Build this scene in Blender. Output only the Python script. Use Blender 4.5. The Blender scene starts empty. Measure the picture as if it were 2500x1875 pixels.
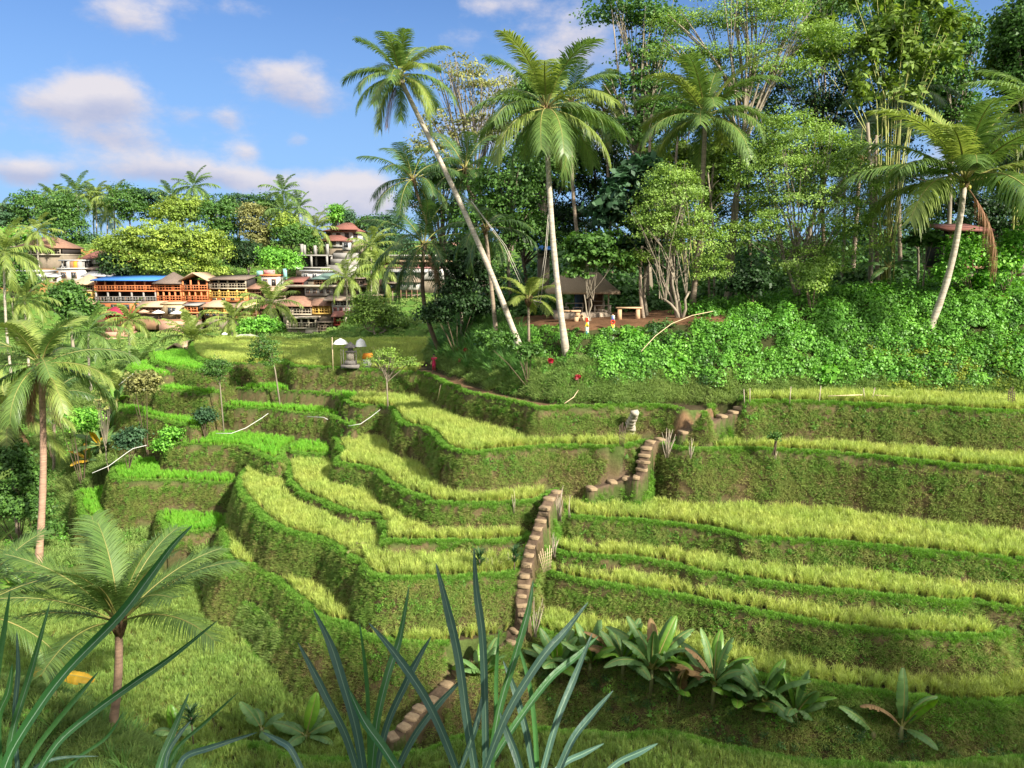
import bpy, math, random
import numpy as np
from mathutils import Vector, Matrix

# ------------------------------------------------------------------ camera
FOC, CX, CY = 1850.0, 1250.0, 937.5          # focal length and centre in pixels of the 2500x1875 photograph
PITCH = math.atan((937.5 - 650.0) / FOC)
SC = bpy.context.scene
COL = SC.collection
cam_d = bpy.data.cameras.new("camera"); cam = bpy.data.objects.new("camera", cam_d); COL.objects.link(cam)
cam_d.sensor_width = 36.0; cam_d.lens = FOC / 2500.0 * 36.0
cam_d.clip_start = 0.05; cam_d.clip_end = 2000.0
cam.rotation_euler = (math.pi / 2 - PITCH, 0, 0)
SC.camera = cam

# ------------------------------------------------------------------ light
SUN_AZ, SUN_EL = math.radians(134), math.radians(33)   # clockwise from the view direction; behind and right of the camera
SUN_STRENGTH, SKY_STRENGTH, EXPOSURE = 4.6, 0.15, 1.25
sun_d = bpy.data.lights.new("sun", 'SUN'); sun = bpy.data.objects.new("sun", sun_d); COL.objects.link(sun)
sun_d.energy = SUN_STRENGTH; sun_d.angle = math.radians(1.5); sun_d.color = (1.0, 0.93, 0.80)
sv = Vector((math.sin(SUN_AZ) * math.cos(SUN_EL), math.cos(SUN_AZ) * math.cos(SUN_EL), math.sin(SUN_EL)))
sun.rotation_euler = sv.to_track_quat('Z', 'Y').to_euler()

SC.view_settings.view_transform = 'Standard'; SC.view_settings.look = 'None'
SC.view_settings.gamma = 1.0; SC.view_settings.exposure = EXPOSURE
SC.cycles.max_bounces = 5; SC.cycles.diffuse_bounces = 3; SC.cycles.transmission_bounces = 4
SC.cycles.transparent_max_bounces = 4; SC.cycles.caustics_reflective = False; SC.cycles.caustics_refractive = False
SC.cycles.use_denoising = True

def ray(px, py):
    x = (px - CX) / FOC; v = -(py - CY) / FOC
    c, s = math.cos(PITCH), math.sin(PITCH)
    yy = c + v * s; zz = -s + v * c
    return x / yy, zz / yy                      # per metre of forward distance
def at_z(px, py, z):
    a, b = ray(px, py); t = z / b
    return Vector((a * t, t, z))
def at_d(px, py, d):
    a, b = ray(px, py)
    return Vector((a * d, d, b * d))

# ------------------------------------------------------------------ sky with clouds
world = bpy.data.worlds.new("World"); SC.world = world; world.use_nodes = True
nt = world.node_tree; nt.nodes.clear()
def N(t, **kw):
    n = nt.nodes.new(t)
    for k, v in kw.items(): setattr(n, k, v)
    return n
def L(a, b): nt.links.new(a, b)
def M(op, a, b=None, c=None, clamp=False):
    n = N('ShaderNodeMath', operation=op); n.use_clamp = clamp
    for i, v in enumerate((a, b, c)):
        if v is None: continue
        if isinstance(v, (int, float)): n.inputs[i].default_value = v
        else: L(v, n.inputs[i])
    return n.outputs[0]
sky = N('ShaderNodeTexSky', sky_type='NISHITA'); sky.sun_disc = False
sky.sun_elevation = SUN_EL; sky.sun_rotation = SUN_AZ; sky.altitude = 300; sky.air_density = 1.0; sky.dust_density = 0.35; sky.ozone_density = 2.2
tc = N('ShaderNodeTexCoord'); sp = N('ShaderNodeSeparateXYZ'); L(tc.outputs['Generated'], sp.inputs[0])
X, Y, Z = sp.outputs
az = M('ARCTAN2', X, Y)
el = M('ARCTAN2', Z, M('SQRT', M('ADD', M('MULTIPLY', X, X), M('MULTIPLY', Y, Y))))
cvec = N('ShaderNodeCombineXYZ'); L(az, cvec.inputs[0]); L(M('MULTIPLY', el, 1.7), cvec.inputs[1])
nz = N('ShaderNodeTexNoise'); nz.inputs['Scale'].default_value = 13; nz.inputs['Detail'].default_value = 9; nz.inputs['Roughness'].default_value = 0.6
L(cvec.outputs[0], nz.inputs['Vector'])
# clouds: centre and half-size in photo pixels, density
CL = [(185, 255, 160, 48, 1.0), (260, 215, 70, 45, .8), (300, 335, 120, 32, .75), (65, 420, 95, 30, .95), (400, 410, 175, 40, 1.0), (690, 185, 110, 50, .85), (760, 250, 110, 40, .7),
      (555, 285, 35, 32, .6), (725, 340, 30, 22, .5), (600, 370, 40, 20, .6), (640, 440, 190, 30, .6), (810, 505, 190, 62, .95), (880, 450, 90, 45, .8), (290, 40, 110, 50, .75),
      (1430, 90, 120, 80, .9), (1240, 190, 90, 80, .6), (1120, 95, 70, 35, .4), (1230, 10, 110, 22, .6), (460, 280, 55, 22, .35), (1180, 330, 120, 60, .8), (1500, 320, 120, 90, .6),
      (2300, 420, 140, 90, .5), (150, 580, 200, 30, .35), (-500, 300, 260, 90, .8), (3100, 250, 300, 90, .8), (520, 20, 120, 25, .35)]
acc = None; shade = None
for cx_, cy_, wx, wy, dn in CL:
    a, b = ray(cx_, cy_); a0 = math.atan(a); e0 = math.atan(b / math.sqrt(1 + a * a))
    dx = M('DIVIDE', M('SUBTRACT', az, a0), wx / FOC); dy = M('DIVIDE', M('SUBTRACT', el, e0), wy / FOC)
    g = M('MULTIPLY', M('EXPONENT', M('MULTIPLY', M('ADD', M('MULTIPLY', dx, dx), M('MULTIPLY', dy, dy)), -1.15)), dn)
    acc = g if acc is None else M('ADD', acc, g)
    sh = M('MULTIPLY', g, dy)
    shade = sh if shade is None else M('ADD', shade, sh)
dens = N('ShaderNodeMapRange'); dens.interpolation_type = 'SMOOTHSTEP'
L(M('ADD', M('MULTIPLY', acc, 0.95), M('MULTIPLY', M('SUBTRACT', nz.outputs['Fac'], 0.5), 1.7)), dens.inputs['Value'])
dens.inputs['From Min'].default_value = 0.17; dens.inputs['From Max'].default_value = 0.95
ccol = N('ShaderNodeMix', data_type='RGBA')
lit = N('ShaderNodeMapRange'); L(M('ADD', shade, M('MULTIPLY', M('SUBTRACT', nz.outputs['Fac'], 0.5), 1.2)), lit.inputs['Value'])
lit.inputs['From Min'].default_value = -0.35; lit.inputs['From Max'].default_value = 0.3
L(lit.outputs[0], ccol.inputs['Factor'])
K = 0.71 / SKY_STRENGTH
ccol.inputs['A'].default_value = (.30 * K, .32 * K, .43 * K, 1); ccol.inputs['B'].default_value = (.50 * K, .47 * K, .49 * K, 1)
mixc = N('ShaderNodeMix', data_type='RGBA'); L(M('MULTIPLY', dens.outputs[0], 0.93), mixc.inputs['Factor'])
hs = N('ShaderNodeMix', data_type='RGBA'); hs.blend_type = 'MULTIPLY'; hs.inputs['Factor'].default_value = 1
L(sky.outputs[0], hs.inputs['A']); hs.inputs['B'].default_value = (0.155, 0.25, 0.40, 1)
air = N('ShaderNodeMix', data_type='RGBA'); af = N('ShaderNodeMapRange'); L(el, af.inputs['Value']); af.inputs['From Min'].default_value = 0.42; af.inputs['From Max'].default_value = -0.02
L(af.outputs[0], air.inputs['Factor']); L(hs.outputs['Result'], air.inputs['A']); air.inputs['B'].default_value = (.22 * K, .365 * K, .57 * K, 1)
L(air.outputs['Result'], mixc.inputs['A']); L(ccol.outputs['Result'], mixc.inputs['B'])
bg = N('ShaderNodeBackground'); bg.inputs['Strength'].default_value = SKY_STRENGTH; # added fill light: unseen bright cloud put overhead and behind the viewpoint
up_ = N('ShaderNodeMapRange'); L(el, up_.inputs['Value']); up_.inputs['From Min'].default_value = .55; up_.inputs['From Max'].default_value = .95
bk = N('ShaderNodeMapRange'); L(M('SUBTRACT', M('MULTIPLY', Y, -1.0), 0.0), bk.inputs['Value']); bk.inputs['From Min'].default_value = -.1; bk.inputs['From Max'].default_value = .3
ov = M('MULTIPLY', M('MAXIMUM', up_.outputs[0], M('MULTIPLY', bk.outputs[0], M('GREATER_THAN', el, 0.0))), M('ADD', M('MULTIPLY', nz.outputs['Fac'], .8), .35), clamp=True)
sky_fill = N('ShaderNodeMix', data_type='RGBA'); L(ov, sky_fill.inputs['Factor']); L(mixc.outputs['Result'], sky_fill.inputs['A']); sky_fill.inputs['B'].default_value = (1.0 * K, .98 * K, .95 * K, 1)
L(sky_fill.outputs['Result'], bg.inputs['Color'])
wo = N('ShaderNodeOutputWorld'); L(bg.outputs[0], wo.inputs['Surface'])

# ------------------------------------------------------------------ helpers
rnd = random.Random(7); rng = np.random.default_rng(11)

def material(name, c1, c2=None, scale=3.0, rough=0.75, trans=0.0, tint=None, bump=0.0, tvar=0.35, spec=0.3, metallic=0.0, inst=False, detail=4, attr=None, stretch=None, bscale=None):
    """procedural surface: two colours mixed by noise in object space, brightness varied per leaf (attribute 'tint') or per instance"""
    m = bpy.data.materials.new(name); m.use_nodes = True
    t = m.node_tree; t.nodes.clear()
    def n(ty, **kw):
        q = t.nodes.new(ty)
        for k, v in kw.items(): setattr(q, k, v)
        return q
    out = n('ShaderNodeOutputMaterial'); p = n('ShaderNodeBsdfPrincipled')
    p.inputs['Roughness'].default_value = rough; p.inputs['Specular IOR Level'].default_value = spec; p.inputs['Metallic'].default_value = metallic
    co = n('ShaderNodeTexCoord'); geo = n('ShaderNodeNewGeometry')
    noise = n('ShaderNodeTexNoise'); noise.inputs['Scale'].default_value = scale; noise.inputs['Detail'].default_value = detail; noise.inputs['Roughness'].default_value = .65
    src = geo.outputs['Position'] if (inst or tint) else co.outputs['Object']
    if stretch:
        mp = n('ShaderNodeMapping'); mp.inputs['Scale'].default_value = stretch; t.links.new(src, mp.inputs['Vector']); src = mp.outputs[0]
    t.links.new(src, noise.inputs['Vector'])
    ramp = n('ShaderNodeMapRange'); t.links.new(noise.outputs['Fac'], ramp.inputs['Value']); ramp.inputs['From Min'].default_value = .33; ramp.inputs['From Max'].default_value = .67
    mx = n('ShaderNodeMix', data_type='RGBA'); mx.inputs['A'].default_value = (*c1, 1); mx.inputs['B'].default_value = (*(c2 or c1), 1)
    t.links.new(ramp.outputs[0], mx.inputs['Factor']); col = mx.outputs['Result']
    if attr:
        at = n('ShaderNodeAttribute'); at.attribute_name = attr
        ml = n('ShaderNodeMix', data_type='RGBA'); ml.blend_type = 'MULTIPLY'; ml.inputs['Factor'].default_value = 1
        t.links.new(col, ml.inputs['A']); t.links.new(at.outputs['Color'], ml.inputs['B']); col = ml.outputs['Result']
    fac = None
    if tint:
        at = n('ShaderNodeAttribute'); at.attribute_name = 'tint'; fac = at.outputs['Fac']
    if inst:
        oi = n('ShaderNodeObjectInfo')
        if fac is None: fac = oi.outputs['Random']
        else:
            ad = n('ShaderNodeMath', operation='ADD'); t.links.new(fac, ad.inputs[0]); t.links.new(oi.outputs['Random'], ad.inputs[1])
            hf = n('ShaderNodeMath', operation='MULTIPLY'); t.links.new(ad.outputs[0], hf.inputs[0]); hf.inputs[1].default_value = .5; fac = hf.outputs[0]
    if fac is not None:
        mr = n('ShaderNodeMapRange'); t.links.new(fac, mr.inputs['Value']); mr.inputs['To Min'].default_value = 1 - tvar; mr.inputs['To Max'].default_value = 1 + tvar
        hsv = n('ShaderNodeHueSaturation'); t.links.new(mr.outputs[0], hsv.inputs['Value']); t.links.new(col, hsv.inputs['Color'])
        m2 = n('ShaderNodeMapRange'); t.links.new(fac, m2.inputs['Value']); m2.inputs['To Min'].default_value = .505; m2.inputs['To Max'].default_value = .49
        t.links.new(m2.outputs[0], hsv.inputs['Hue']); col = hsv.outputs['Color']
    t.links.new(col, p.inputs['Base Color'])
    if bump:
        b = n('ShaderNodeBump'); b.inputs['Strength'].default_value = bump; b.inputs['Distance'].default_value = .05
        bn = noise
        if bscale:
            bn = n('ShaderNodeTexNoise'); bn.inputs['Scale'].default_value = bscale; bn.inputs['Detail'].default_value = 6; t.links.new(src, bn.inputs['Vector'])
        t.links.new(bn.outputs['Fac'], b.inputs['Height']); t.links.new(b.outputs[0], p.inputs['Normal'])
    if trans:
        tr = n('ShaderNodeBsdfTranslucent'); hs_ = n('ShaderNodeHueSaturation'); hs_.inputs['Hue'].default_value = .494; hs_.inputs['Saturation'].default_value = 1.1; hs_.inputs['Value'].default_value = 1.35
        t.links.new(col, hs_.inputs['Color']); t.links.new(hs_.outputs[0], tr.inputs['Color'])
        ms = n('ShaderNodeMixShader'); ms.inputs[0].default_value = trans
        t.links.new(p.outputs[0], ms.inputs[1]); t.links.new(tr.outputs[0], ms.inputs[2]); t.links.new(ms.outputs[0], out.inputs[0])
    else: t.links.new(p.outputs[0], out.inputs[0])
    return m

def mesh_np(name, V, F, tint=None, smooth=False, attrs=None):
    """V (n,3); F (m,k) with k 3 or 4, or list of arrays"""
    V = np.asarray(V, np.float32)
    FL = F if isinstance(F, list) else [F]
    FL = [np.asarray(f, np.int32) for f in FL if len(f)]
    me = bpy.data.meshes.new(name)
    nl = sum(f.size for f in FL); nf = sum(len(f) for f in FL)
    me.vertices.add(len(V)); me.loops.add(nl); me.polygons.add(nf)
    me.vertices.foreach_set('co', V.ravel())
    me.loops.foreach_set('vertex_index', np.concatenate([f.ravel() for f in FL]))
    tot = np.concatenate([np.full(len(f), f.shape[1], np.int32) for f in FL])
    st = np.concatenate([[0], np.cumsum(tot)[:-1]]).astype(np.int32)
    me.polygons.foreach_set('loop_start', st); me.polygons.foreach_set('loop_total', tot)
    if smooth: me.polygons.foreach_set('use_smooth', np.ones(nf, bool))
    me.update(calc_edges=True)
    if tint is not None:
        a = me.attributes.new('tint', 'FLOAT', 'POINT'); a.data.foreach_set('value', np.asarray(tint, np.float32))
    for k, (ty, dat) in (attrs or {}).items():
        a = me.attributes.new(k, ty, 'POINT'); a.data.foreach_set('vector' if ty == 'FLOAT_VECTOR' else 'color' if ty == 'FLOAT_COLOR' else 'value', np.asarray(dat, np.float32).ravel())
    return me

def link(o, parent=None):
    COL.objects.link(o)
    if parent is not None: o.parent = parent
    return o
def obj(name, me, mat_=None, parent=None, loc=None):
    o = bpy.data.objects.new(name, me)
    if mat_ is not None and len(me.materials) == 0: me.materials.append(mat_)
    if loc is not None: o.location = loc
    return link(o, parent)
def tag(o, label, cat, group=None):
    o['label'] = label; o['category'] = cat
    if group: o['group'] = group
    return o
def thing(name, label, cat, loc=(0, 0, 0), rz=0, group=None):
    o = bpy.data.objects.new(name, None); o.empty_display_size = .2; COL.objects.link(o)
    o.location = loc; o.rotation_euler = (0, 0, rz)
    return tag(o, label, cat, group)
def kind(o, k, label=None):
    o['kind'] = k
    if label: o['label'] = label
    return o

class MB:
    """collects primitive shapes into one mesh"""
    def __init__(s): s.V = []; s.F = {3: [], 4: []}; s.n = 0
    def add(s, V, F):
        V = np.asarray(V, float); s.V.append(V)
        for f in F: s.F.setdefault(len(f), []).append([i + s.n for i in f])
        s.n += len(V); return s
    def box(s, c, d, rz=0, taper=1.0, rot=None, jit=0):
        x, y, z = d[0] / 2, d[1] / 2, d[2] / 2
        P = np.array([(-x, -y, -z), (x, -y, -z), (x, y, -z), (-x, y, -z), (-x * taper, -y * taper, z), (x * taper, -y * taper, z), (x * taper, y * taper, z), (-x * taper, y * taper, z)])
        if jit: P += rng.uniform(-jit, jit, P.shape)
        if rz: c_, s_ = math.cos(rz), math.sin(rz); P = P @ np.array([[c_, s_, 0], [-s_, c_, 0], [0, 0, 1]])
        if rot is not None: P = P @ np.array(rot.to_3x3()).T
        return s.add(P + np.array(c), [(0, 3, 2, 1), (4, 5, 6, 7), (0, 1, 5, 4), (1, 2, 6, 5), (2, 3, 7, 6), (3, 0, 4, 7)])
    def span(s, x0, x1, y0, y1, z0, z1): return s.box(((x0 + x1) / 2, (y0 + y1) / 2, (z0 + z1) / 2), (abs(x1 - x0), abs(y1 - y0), abs(z1 - z0)))
    def tube(s, pts, rad, k=6, cap=True):
        pts = [Vector(p) for p in pts]; n = len(pts)
        if not hasattr(rad, '__len__'): rad = [rad] * n
        V = []; up = None
        for i, p in enumerate(pts):
            d = (pts[min(i + 1, n - 1)] - pts[max(i - 1, 0)])
            d = d.normalized() if d.length > 1e-9 else Vector((0, 0, 1))
            if up is None: up = d.orthogonal().normalized()
            up = (up - d * up.dot(d)); up = up.normalized() if up.length > 1e-6 else d.orthogonal().normalized()
            w = d.cross(up)
            for j in range(k):
                a = 2 * math.pi * j / k; V.append(p + (up * math.cos(a) + w * math.sin(a)) * rad[i])
        F = [(i * k + j, i * k + (j + 1) % k, (i + 1) * k + (j + 1) % k, (i + 1) * k + j) for i in range(n - 1) for j in range(k)]
        if cap:
            V.append(pts[0]); V.append(pts[-1]); a, b = n * k, n * k + 1
            F += [(a, (j + 1) % k, j) for j in range(k)] + [(b, (n - 1) * k + j, (n - 1) * k + (j + 1) % k) for j in range(k)]
        return s.add([tuple(v) for v in V], F)
    def bar(s, a, b, w=.05, h=None, k=4): return s.tube([a, b], w / 2 * 1.3, k)
    def poly(s, V, F): return s.add(V, F)
    def ball(s, c, r, sz=None, k=8, m=5, jit=0):
        sz = sz or (1, 1, 1); V = []
        for i in range(1, m):
            t = math.pi * i / m
            for j in range(k):
                a = 2 * math.pi * j / k; V.append((math.sin(t) * math.cos(a), math.sin(t) * math.sin(a), math.cos(t)))
        V += [(0, 0, 1), (0, 0, -1)]
        P = np.array(V) * r * np.array(sz)
        if jit: P *= (1 + rng.uniform(-jit, jit, (len(P), 1)))
        F = [(i * k + j, (i + 1) * k + j, (i + 1) * k + (j + 1) % k, i * k + (j + 1) % k) for i in range(m - 2) for j in range(k)]
        a, b = len(V) - 2, len(V) - 1
        F += [(a, j, (j + 1) % k) for j in range(k)] + [(b, (m - 2) * k + (j + 1) % k, (m - 2) * k + j) for j in range(k)]
        return s.add(P + np.array(c), F)
    def build(s, name, mat_, parent=None, loc=None, smooth=False):
        V = np.concatenate(s.V)
        big = [f for k, fs in s.F.items() if k > 4 for f in fs]
        fl = [np.array(s.F[k]) for k in s.F if s.F[k]]
        return obj(name, mesh_np(name, V, fl, smooth=smooth), mat_, parent, loc)
# ------------------------------------------------------------------ terrain
def vnoise(x, y, s, seed=0):
    x = np.asarray(x) / s + seed * 17.3; y = np.asarray(y) / s - seed * 9.1
    xi = np.floor(x).astype(np.int64); yi = np.floor(y).astype(np.int64); fx = x - xi; fy = y - yi
    fx = fx * fx * (3 - 2 * fx); fy = fy * fy * (3 - 2 * fy)
    def h(a, b):
        v = (a * 374761393 + b * 668265263 + seed * 1442695041) & 0x7fffffff
        v = ((v ^ (v >> 13)) * 1274126177) & 0x7fffffff
        return ((v ^ (v >> 16)) & 0xffff) / 65535.0
    return (h(xi, yi) * (1 - fx) + h(xi + 1, yi) * fx) * (1 - fy) + (h(xi, yi + 1) * (1 - fx) + h(xi + 1, yi + 1) * fx) * fy - .5
def fbm(x, y, s, seed=0): return vnoise(x, y, s, seed) + .5 * vnoise(x, y, s / 2.1, seed + 1) + .25 * vnoise(x, y, s / 4.3, seed + 2)

BACK = [(70, 78), (70, 84), (-14, 84)]
# name, z, lip in photo pixels from left to right, closing world points, steepness of the bank, crop
T = [
 ('path', -9.8, [(560,838),(600,850),(640,862),(702,882),(724,893),(825,897),(880,901),(999,908),(1042,911),(1079,928),(1115,944),(1151,958),(1205,969),(1300,989),(1320,996),(1400,993),(1485,991),(1532,989),(1610,990),(1662,997),(1722,1007)], [(16.2,57),(70,60),(70,92),(-14,104),(-36,100)], 5, 'none'),
 ('upper right', -9.3, [(1822,983),(1863,980),(2000,982),(2134,987),(2279,995),(2459,1004),(2500,1005),(2720,1016)], [(70,50),(70,75),(19,75),(17.2,57)], 5, 'ripe'),
 ('broad left', -12.15, [(554,938),(572,946),(717,955),(811,962),(847,980),(883,989),(948,993),(988,1031),(1039,1045),(1075,1074),(1111,1100),(1187,1103),(1300,1092),(1358,1089),(1516,1092),(1557,1083),(1589,1077),(1637,1089),(1690,1097),(1808,1096),(1989,1103),(2134,1116),(2242,1128),(2387,1139),(2500,1150),(2700,1165)], [(70,50),(70,84),(-28,84)], 6, 'ripe'),
 ('long right', -15.95, [(1385,1190),(1371,1254),(1469,1266),(1548,1270),(1643,1282),(1738,1292),(1801,1307),(1845,1316),(2062,1327),(2242,1345),(2500,1367),(2720,1384)], [(70,45),(70,78),(6,78)], 5, 'ripe'),
 ('mid left', -15.0, [(818,1055),(825,1089),(843,1103),(822,1122),(847,1134),(927,1150),(948,1175),(999,1201),(1042,1222),(1079,1228),(1187,1230),(1300,1224),(1330,1215),(1375,1190)], [(6,62),(6,80),(-10,80)], 5, 'ripe'),
 ('young inner', -16.1, [(681,1078),(702,1100),(724,1105),(800,1108),(818,1085)], [(-12,80),(-20,80)], 5, 'young'),
 ('third left', -16.75, [(690,1100),(702,1128),(706,1157),(721,1190),(746,1208),(825,1239),(862,1250),(909,1257),(934,1273),(945,1291),(938,1313),(956,1320),(1006,1322),(1187,1326),(1238,1320),(1290,1312)], [(2,60),(2,78),(-18,78)], 5, 'ripe'),
 ('second left', -17.6, [(612,1120),(587,1175),(608,1226),(645,1262),(688,1291),(753,1309),(807,1320),(836,1345),(865,1367),(886,1372),(897,1396),(934,1411),(1042,1414),(1151,1409),(1267,1396),(1282,1390)], [(2,58),(2,78),(-18,78)], 3.5, 'ripe'),
 ('third right', -17.55, [(1335,1320),(1352,1342),(1390,1355),(1469,1361),(1532,1361),(1595,1371),(1659,1383),(1706,1399),(1770,1407),(1900,1428),(1997,1440),(2178,1458),(2314,1472),(2381,1469),(2500,1487),(2720,1502)], [(70,44),(70,78),(3.5,78)], 5, 'ripe'),
 ('second right', -18.5, [(1320,1385),(1342,1401),(1421,1418),(1485,1428),(1580,1444),(1675,1459),(1771,1478),(1907,1506),(2042,1530),(2178,1546),(2314,1555),(2427,1558),(2458,1542),(2500,1533),(2720,1525)], [(70,42),(70,78),(2.5,78)], 5, 'ripe'),
 ('lowest right', -20.6, [(1290,1515),(1306,1535),(1342,1548),(1415,1560),(1550,1588),(1700,1620),(1789,1640),(1930,1664),(2042,1682),(2155,1695),(2291,1709),(2404,1716),(2500,1709),(2720,1700)], [(70,38),(70,70),(1.5,70)], 3, 'ripe'),
 ('lowest left', -20.4, [(548,1290),(560,1334),(574,1371),(626,1380),(663,1404),(701,1436),(738,1469),(785,1511),(831,1520),(887,1550),(981,1566),(1031,1572),(1125,1572),(1227,1561),(1262,1540)], [(2,60),(2,75),(-20,75)], 2.2, 'ripe'),
 ('low bench', -22.3, [(560,1400),(600,1450),(660,1510),(720,1560),(800,1595),(880,1620),(960,1640),(1080,1650),(1180,1640),(1225,1600)], [(2,56),(-14,60)], 2.5, 'grass'),
 ('young step a', -13.6, [(545,965),(554,991),(652,998),(717,1007),(804,1013),(854,1038),(865,1024)], [(-14,84),(-27,84)], 5, 'young'),
 ('young step b', -14.7, [(291,980),(297,1001),(358,1014),(443,1036),(481,1042),(500,1023)], [(-26,84),(-38,84)], 4, 'young'),
 ('young step c', -12.3, [(388,922),(396,949),(475,958),(513,962),(554,947)], [(-24,92),(-36,92)], 4, 'young'),
 ('young step d', -11.2, [(316,890),(316,906),(392,916),(421,913),(440,900)], [(-36,95),(-42,95)], 4, 'young'),
 ('young step e', -10.5, [(370,862),(378,883),(427,895),(494,906),(566,905),(600,890)], [(-24,95),(-36,100)], 3, 'young'),
 ('yellow step', -9.9, [(470,850),(481,868),(506,881),(538,889),(611,886),(700,884)], [(-20,95),(-32,104),(-44,104)], 3, 'ripe'),
 ('young bow', -16.0, [(410,1050),(415,1074),(424,1082),(522,1087),(592,1091),(649,1115),(680,1125),(690,1100)], [(-18,80),(-30,80)], 4, 'young'),
 ('young low a', -18.5, [(276,1140),(278,1160),(301,1172),(443,1174),(560,1179),(590,1150)], [(-20,75),(-34,75)], 4, 'young'),
 ('young low b', -21.0, [(392,1240),(406,1296),(467,1301),(537,1287),(570,1240)], [(-22,72),(-30,72)], 4, 'young'),
 ('young low c', -21.4, [(190,1200),(196,1235),(200,1258),(243,1262),(262,1225)], [(-33,72),(-40,72)], 4, 'young'),
 ('valley floor', -24.3, [(-250,1480),(40,1455),(180,1432),(300,1424),(410,1400),(470,1405),(495,1440),(509,1460),(560,1492),(593,1520),(607,1567),(654,1618),(724,1656),(817,1684),(887,1702),(915,1726)], [(-4,37),(-10,26),(-50,26)], 3, 'ripe2'),
 ('near field', -22.4, [(327,1840),(514,1822),(630,1818),(747,1858),(963,1845),(1017,1838),(1071,1822),(1125,1800),(1198,1790),(1270,1776),(1379,1786),(1500,1797),(1635,1792),(1749,1823),(1862,1842),(1952,1860),(2065,1868),(2269,1873),(2359,1864),(2500,1845),(2720,1820)], [(60,22),(60,18),(-18,18),(-18,30)], 2.0, 'near'),
 ('left knoll', -19.0, [(-420,1760),(-250,1700),(0,1680),(110,1735),(250,1830),(340,1890),(430,1960)], [(-11,24),(-11,20),(-60,20)], 1.4, 'rough'),
]
# two flat plots have their lip towards the camera at the far side
BASEP = [(at_z(a, b, z)) for a, b, z in [(200,1360,-27),(130,1330,-27),(260,1395,-27),(60,1300,-27),(270,985,-15.5),(250,1060,-18),(235,1120,-20),(215,1190,-22.5),(330,935,-13),(350,1110,-18.5),(600,1200,-20),
  (340,1230,-21.5),(300,1100,-17.2),(380,1125,-18.2),(500,1125,-18.3),(225,1010,-15.5),(240,1090,-18),(262,1130,-18.9),(420,1220,-20.5),(300,1215,-20.8),(350,1190,-19.8),(500,1230,-20.8),(330,1290,-23),(235,1290,-24),(160,1240,-24),(180,1150,-21.8),(120,1080,-20.8),(420,1350,-24.3),(550,1210,-19.8),(620,1130,-17.6),(450,1330,-23.5),(330,1330,-25.5),(540,1230,-20.5),(100,1150,-24),(20,1100,-22),(-100,1200,-24),(60,1020,-19),(150,1000,-18.5),(200,930,-15),(40,900,-14),(280,880,-12.5),
  (440,850,-10.8),(300,840,-12.5),(200,850,-13.5),(500,1360,-25),(640,1500,-25.6),(750,1640,-25.8),(1000,1720,-25.8),(1300,1740,-25.6),(1800,1790,-25.6),(2400,1830,-25.6),(560,1300,-22.5),(-400,1200,-22),(-400,1000,-17),(-300,900,-12)]]
BASEP += [Vector(p) for p in [(-20,60,-20.5),(0,30,-25.5),(-30,40,-25.6),(40,40,-25.6),(-60,40,-25),(-24,108,-10.2),(-14,112,-8.2),(-14,128,-5.6),(-20,138,-8.5),(-34,112,-11.6),(-50,115,-13.2),(-70,120,-14),(-100,120,-11),(-36,140,-12.4),(-60,142,-12.6),(-100,140,-9),
  (20,120,-2),(60,120,-1),(60,80,-3),(20,140,-3),(-5,140,-5),(-60,95,-16),(-85,90,-15),(-120,80,-12),(-44,98,-13.2),(-32,96,-11),(60,140,0),(120,120,2),(120,60,0)]]
BP = np.array([tuple(p) for p in BASEP])

def sdf(poly, x, y):
    """signed distance, positive inside"""
    P = np.asarray(poly, float); d2 = np.full(x.shape, 1e12); ins = np.zeros(x.shape, bool)
    for i in range(len(P)):
        a, b = P[i], P[(i + 1) % len(P)]; e = b - a; L2 = e @ e + 1e-12
        wx = x - a[0]; wy = y - a[1]
        t = np.clip((wx * e[0] + wy * e[1]) / L2, 0, 1)
        q = (wx - e[0] * t) ** 2 + (wy - e[1] * t) ** 2
        np.minimum(d2, q, out=d2)
        c = (a[1] > y) != (b[1] > y)
        if abs(e[1]) > 1e-9: ins ^= c & (x < a[0] + (y - a[1]) * e[0] / e[1])
    d = np.sqrt(d2); return np.where(ins, d, -d)
def smooth_line(P, k=3):
    """Catmull-Rom through the traced points"""
    P = [np.array(p[:2], float) for p in P]; out = []
    for i in range(len(P) - 1):
        p0, p1, p2, p3 = P[max(i - 1, 0)], P[i], P[i + 1], P[min(i + 2, len(P) - 1)]
        for j in range(k):
            t = j / k; out.append(.5 * ((2 * p1) + (-p0 + p2) * t + (2 * p0 - 5 * p1 + 4 * p2 - p3) * t * t + (-p0 + 3 * p1 - 3 * p2 + p3) * t ** 3))
    out.append(P[-1]); return out
POLY = []
for nm, z, lip, back, sl, crop in T:
    pts = smooth_line([at_z(a, b, z) for a, b in lip], 3)
    POLY.append(np.array([tuple(p) for p in pts] + back))
HILL = np.array([tuple(at_z(a, b, -9.8))[:2] for a, b in [(1030,862),(1050,893),(1083,912),(1150,938),(1217,957),(1300,975),(1362,984),(1506,987),(1640,984),(1790,988),(1900,984),(2100,983),(2300,988),(2500,997),(2750,1005)]]
                + [(75, 56), (130, 60), (130, 170), (-2, 170), (-4, 118), (-9, 100), (-9.5, 88)])
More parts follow.
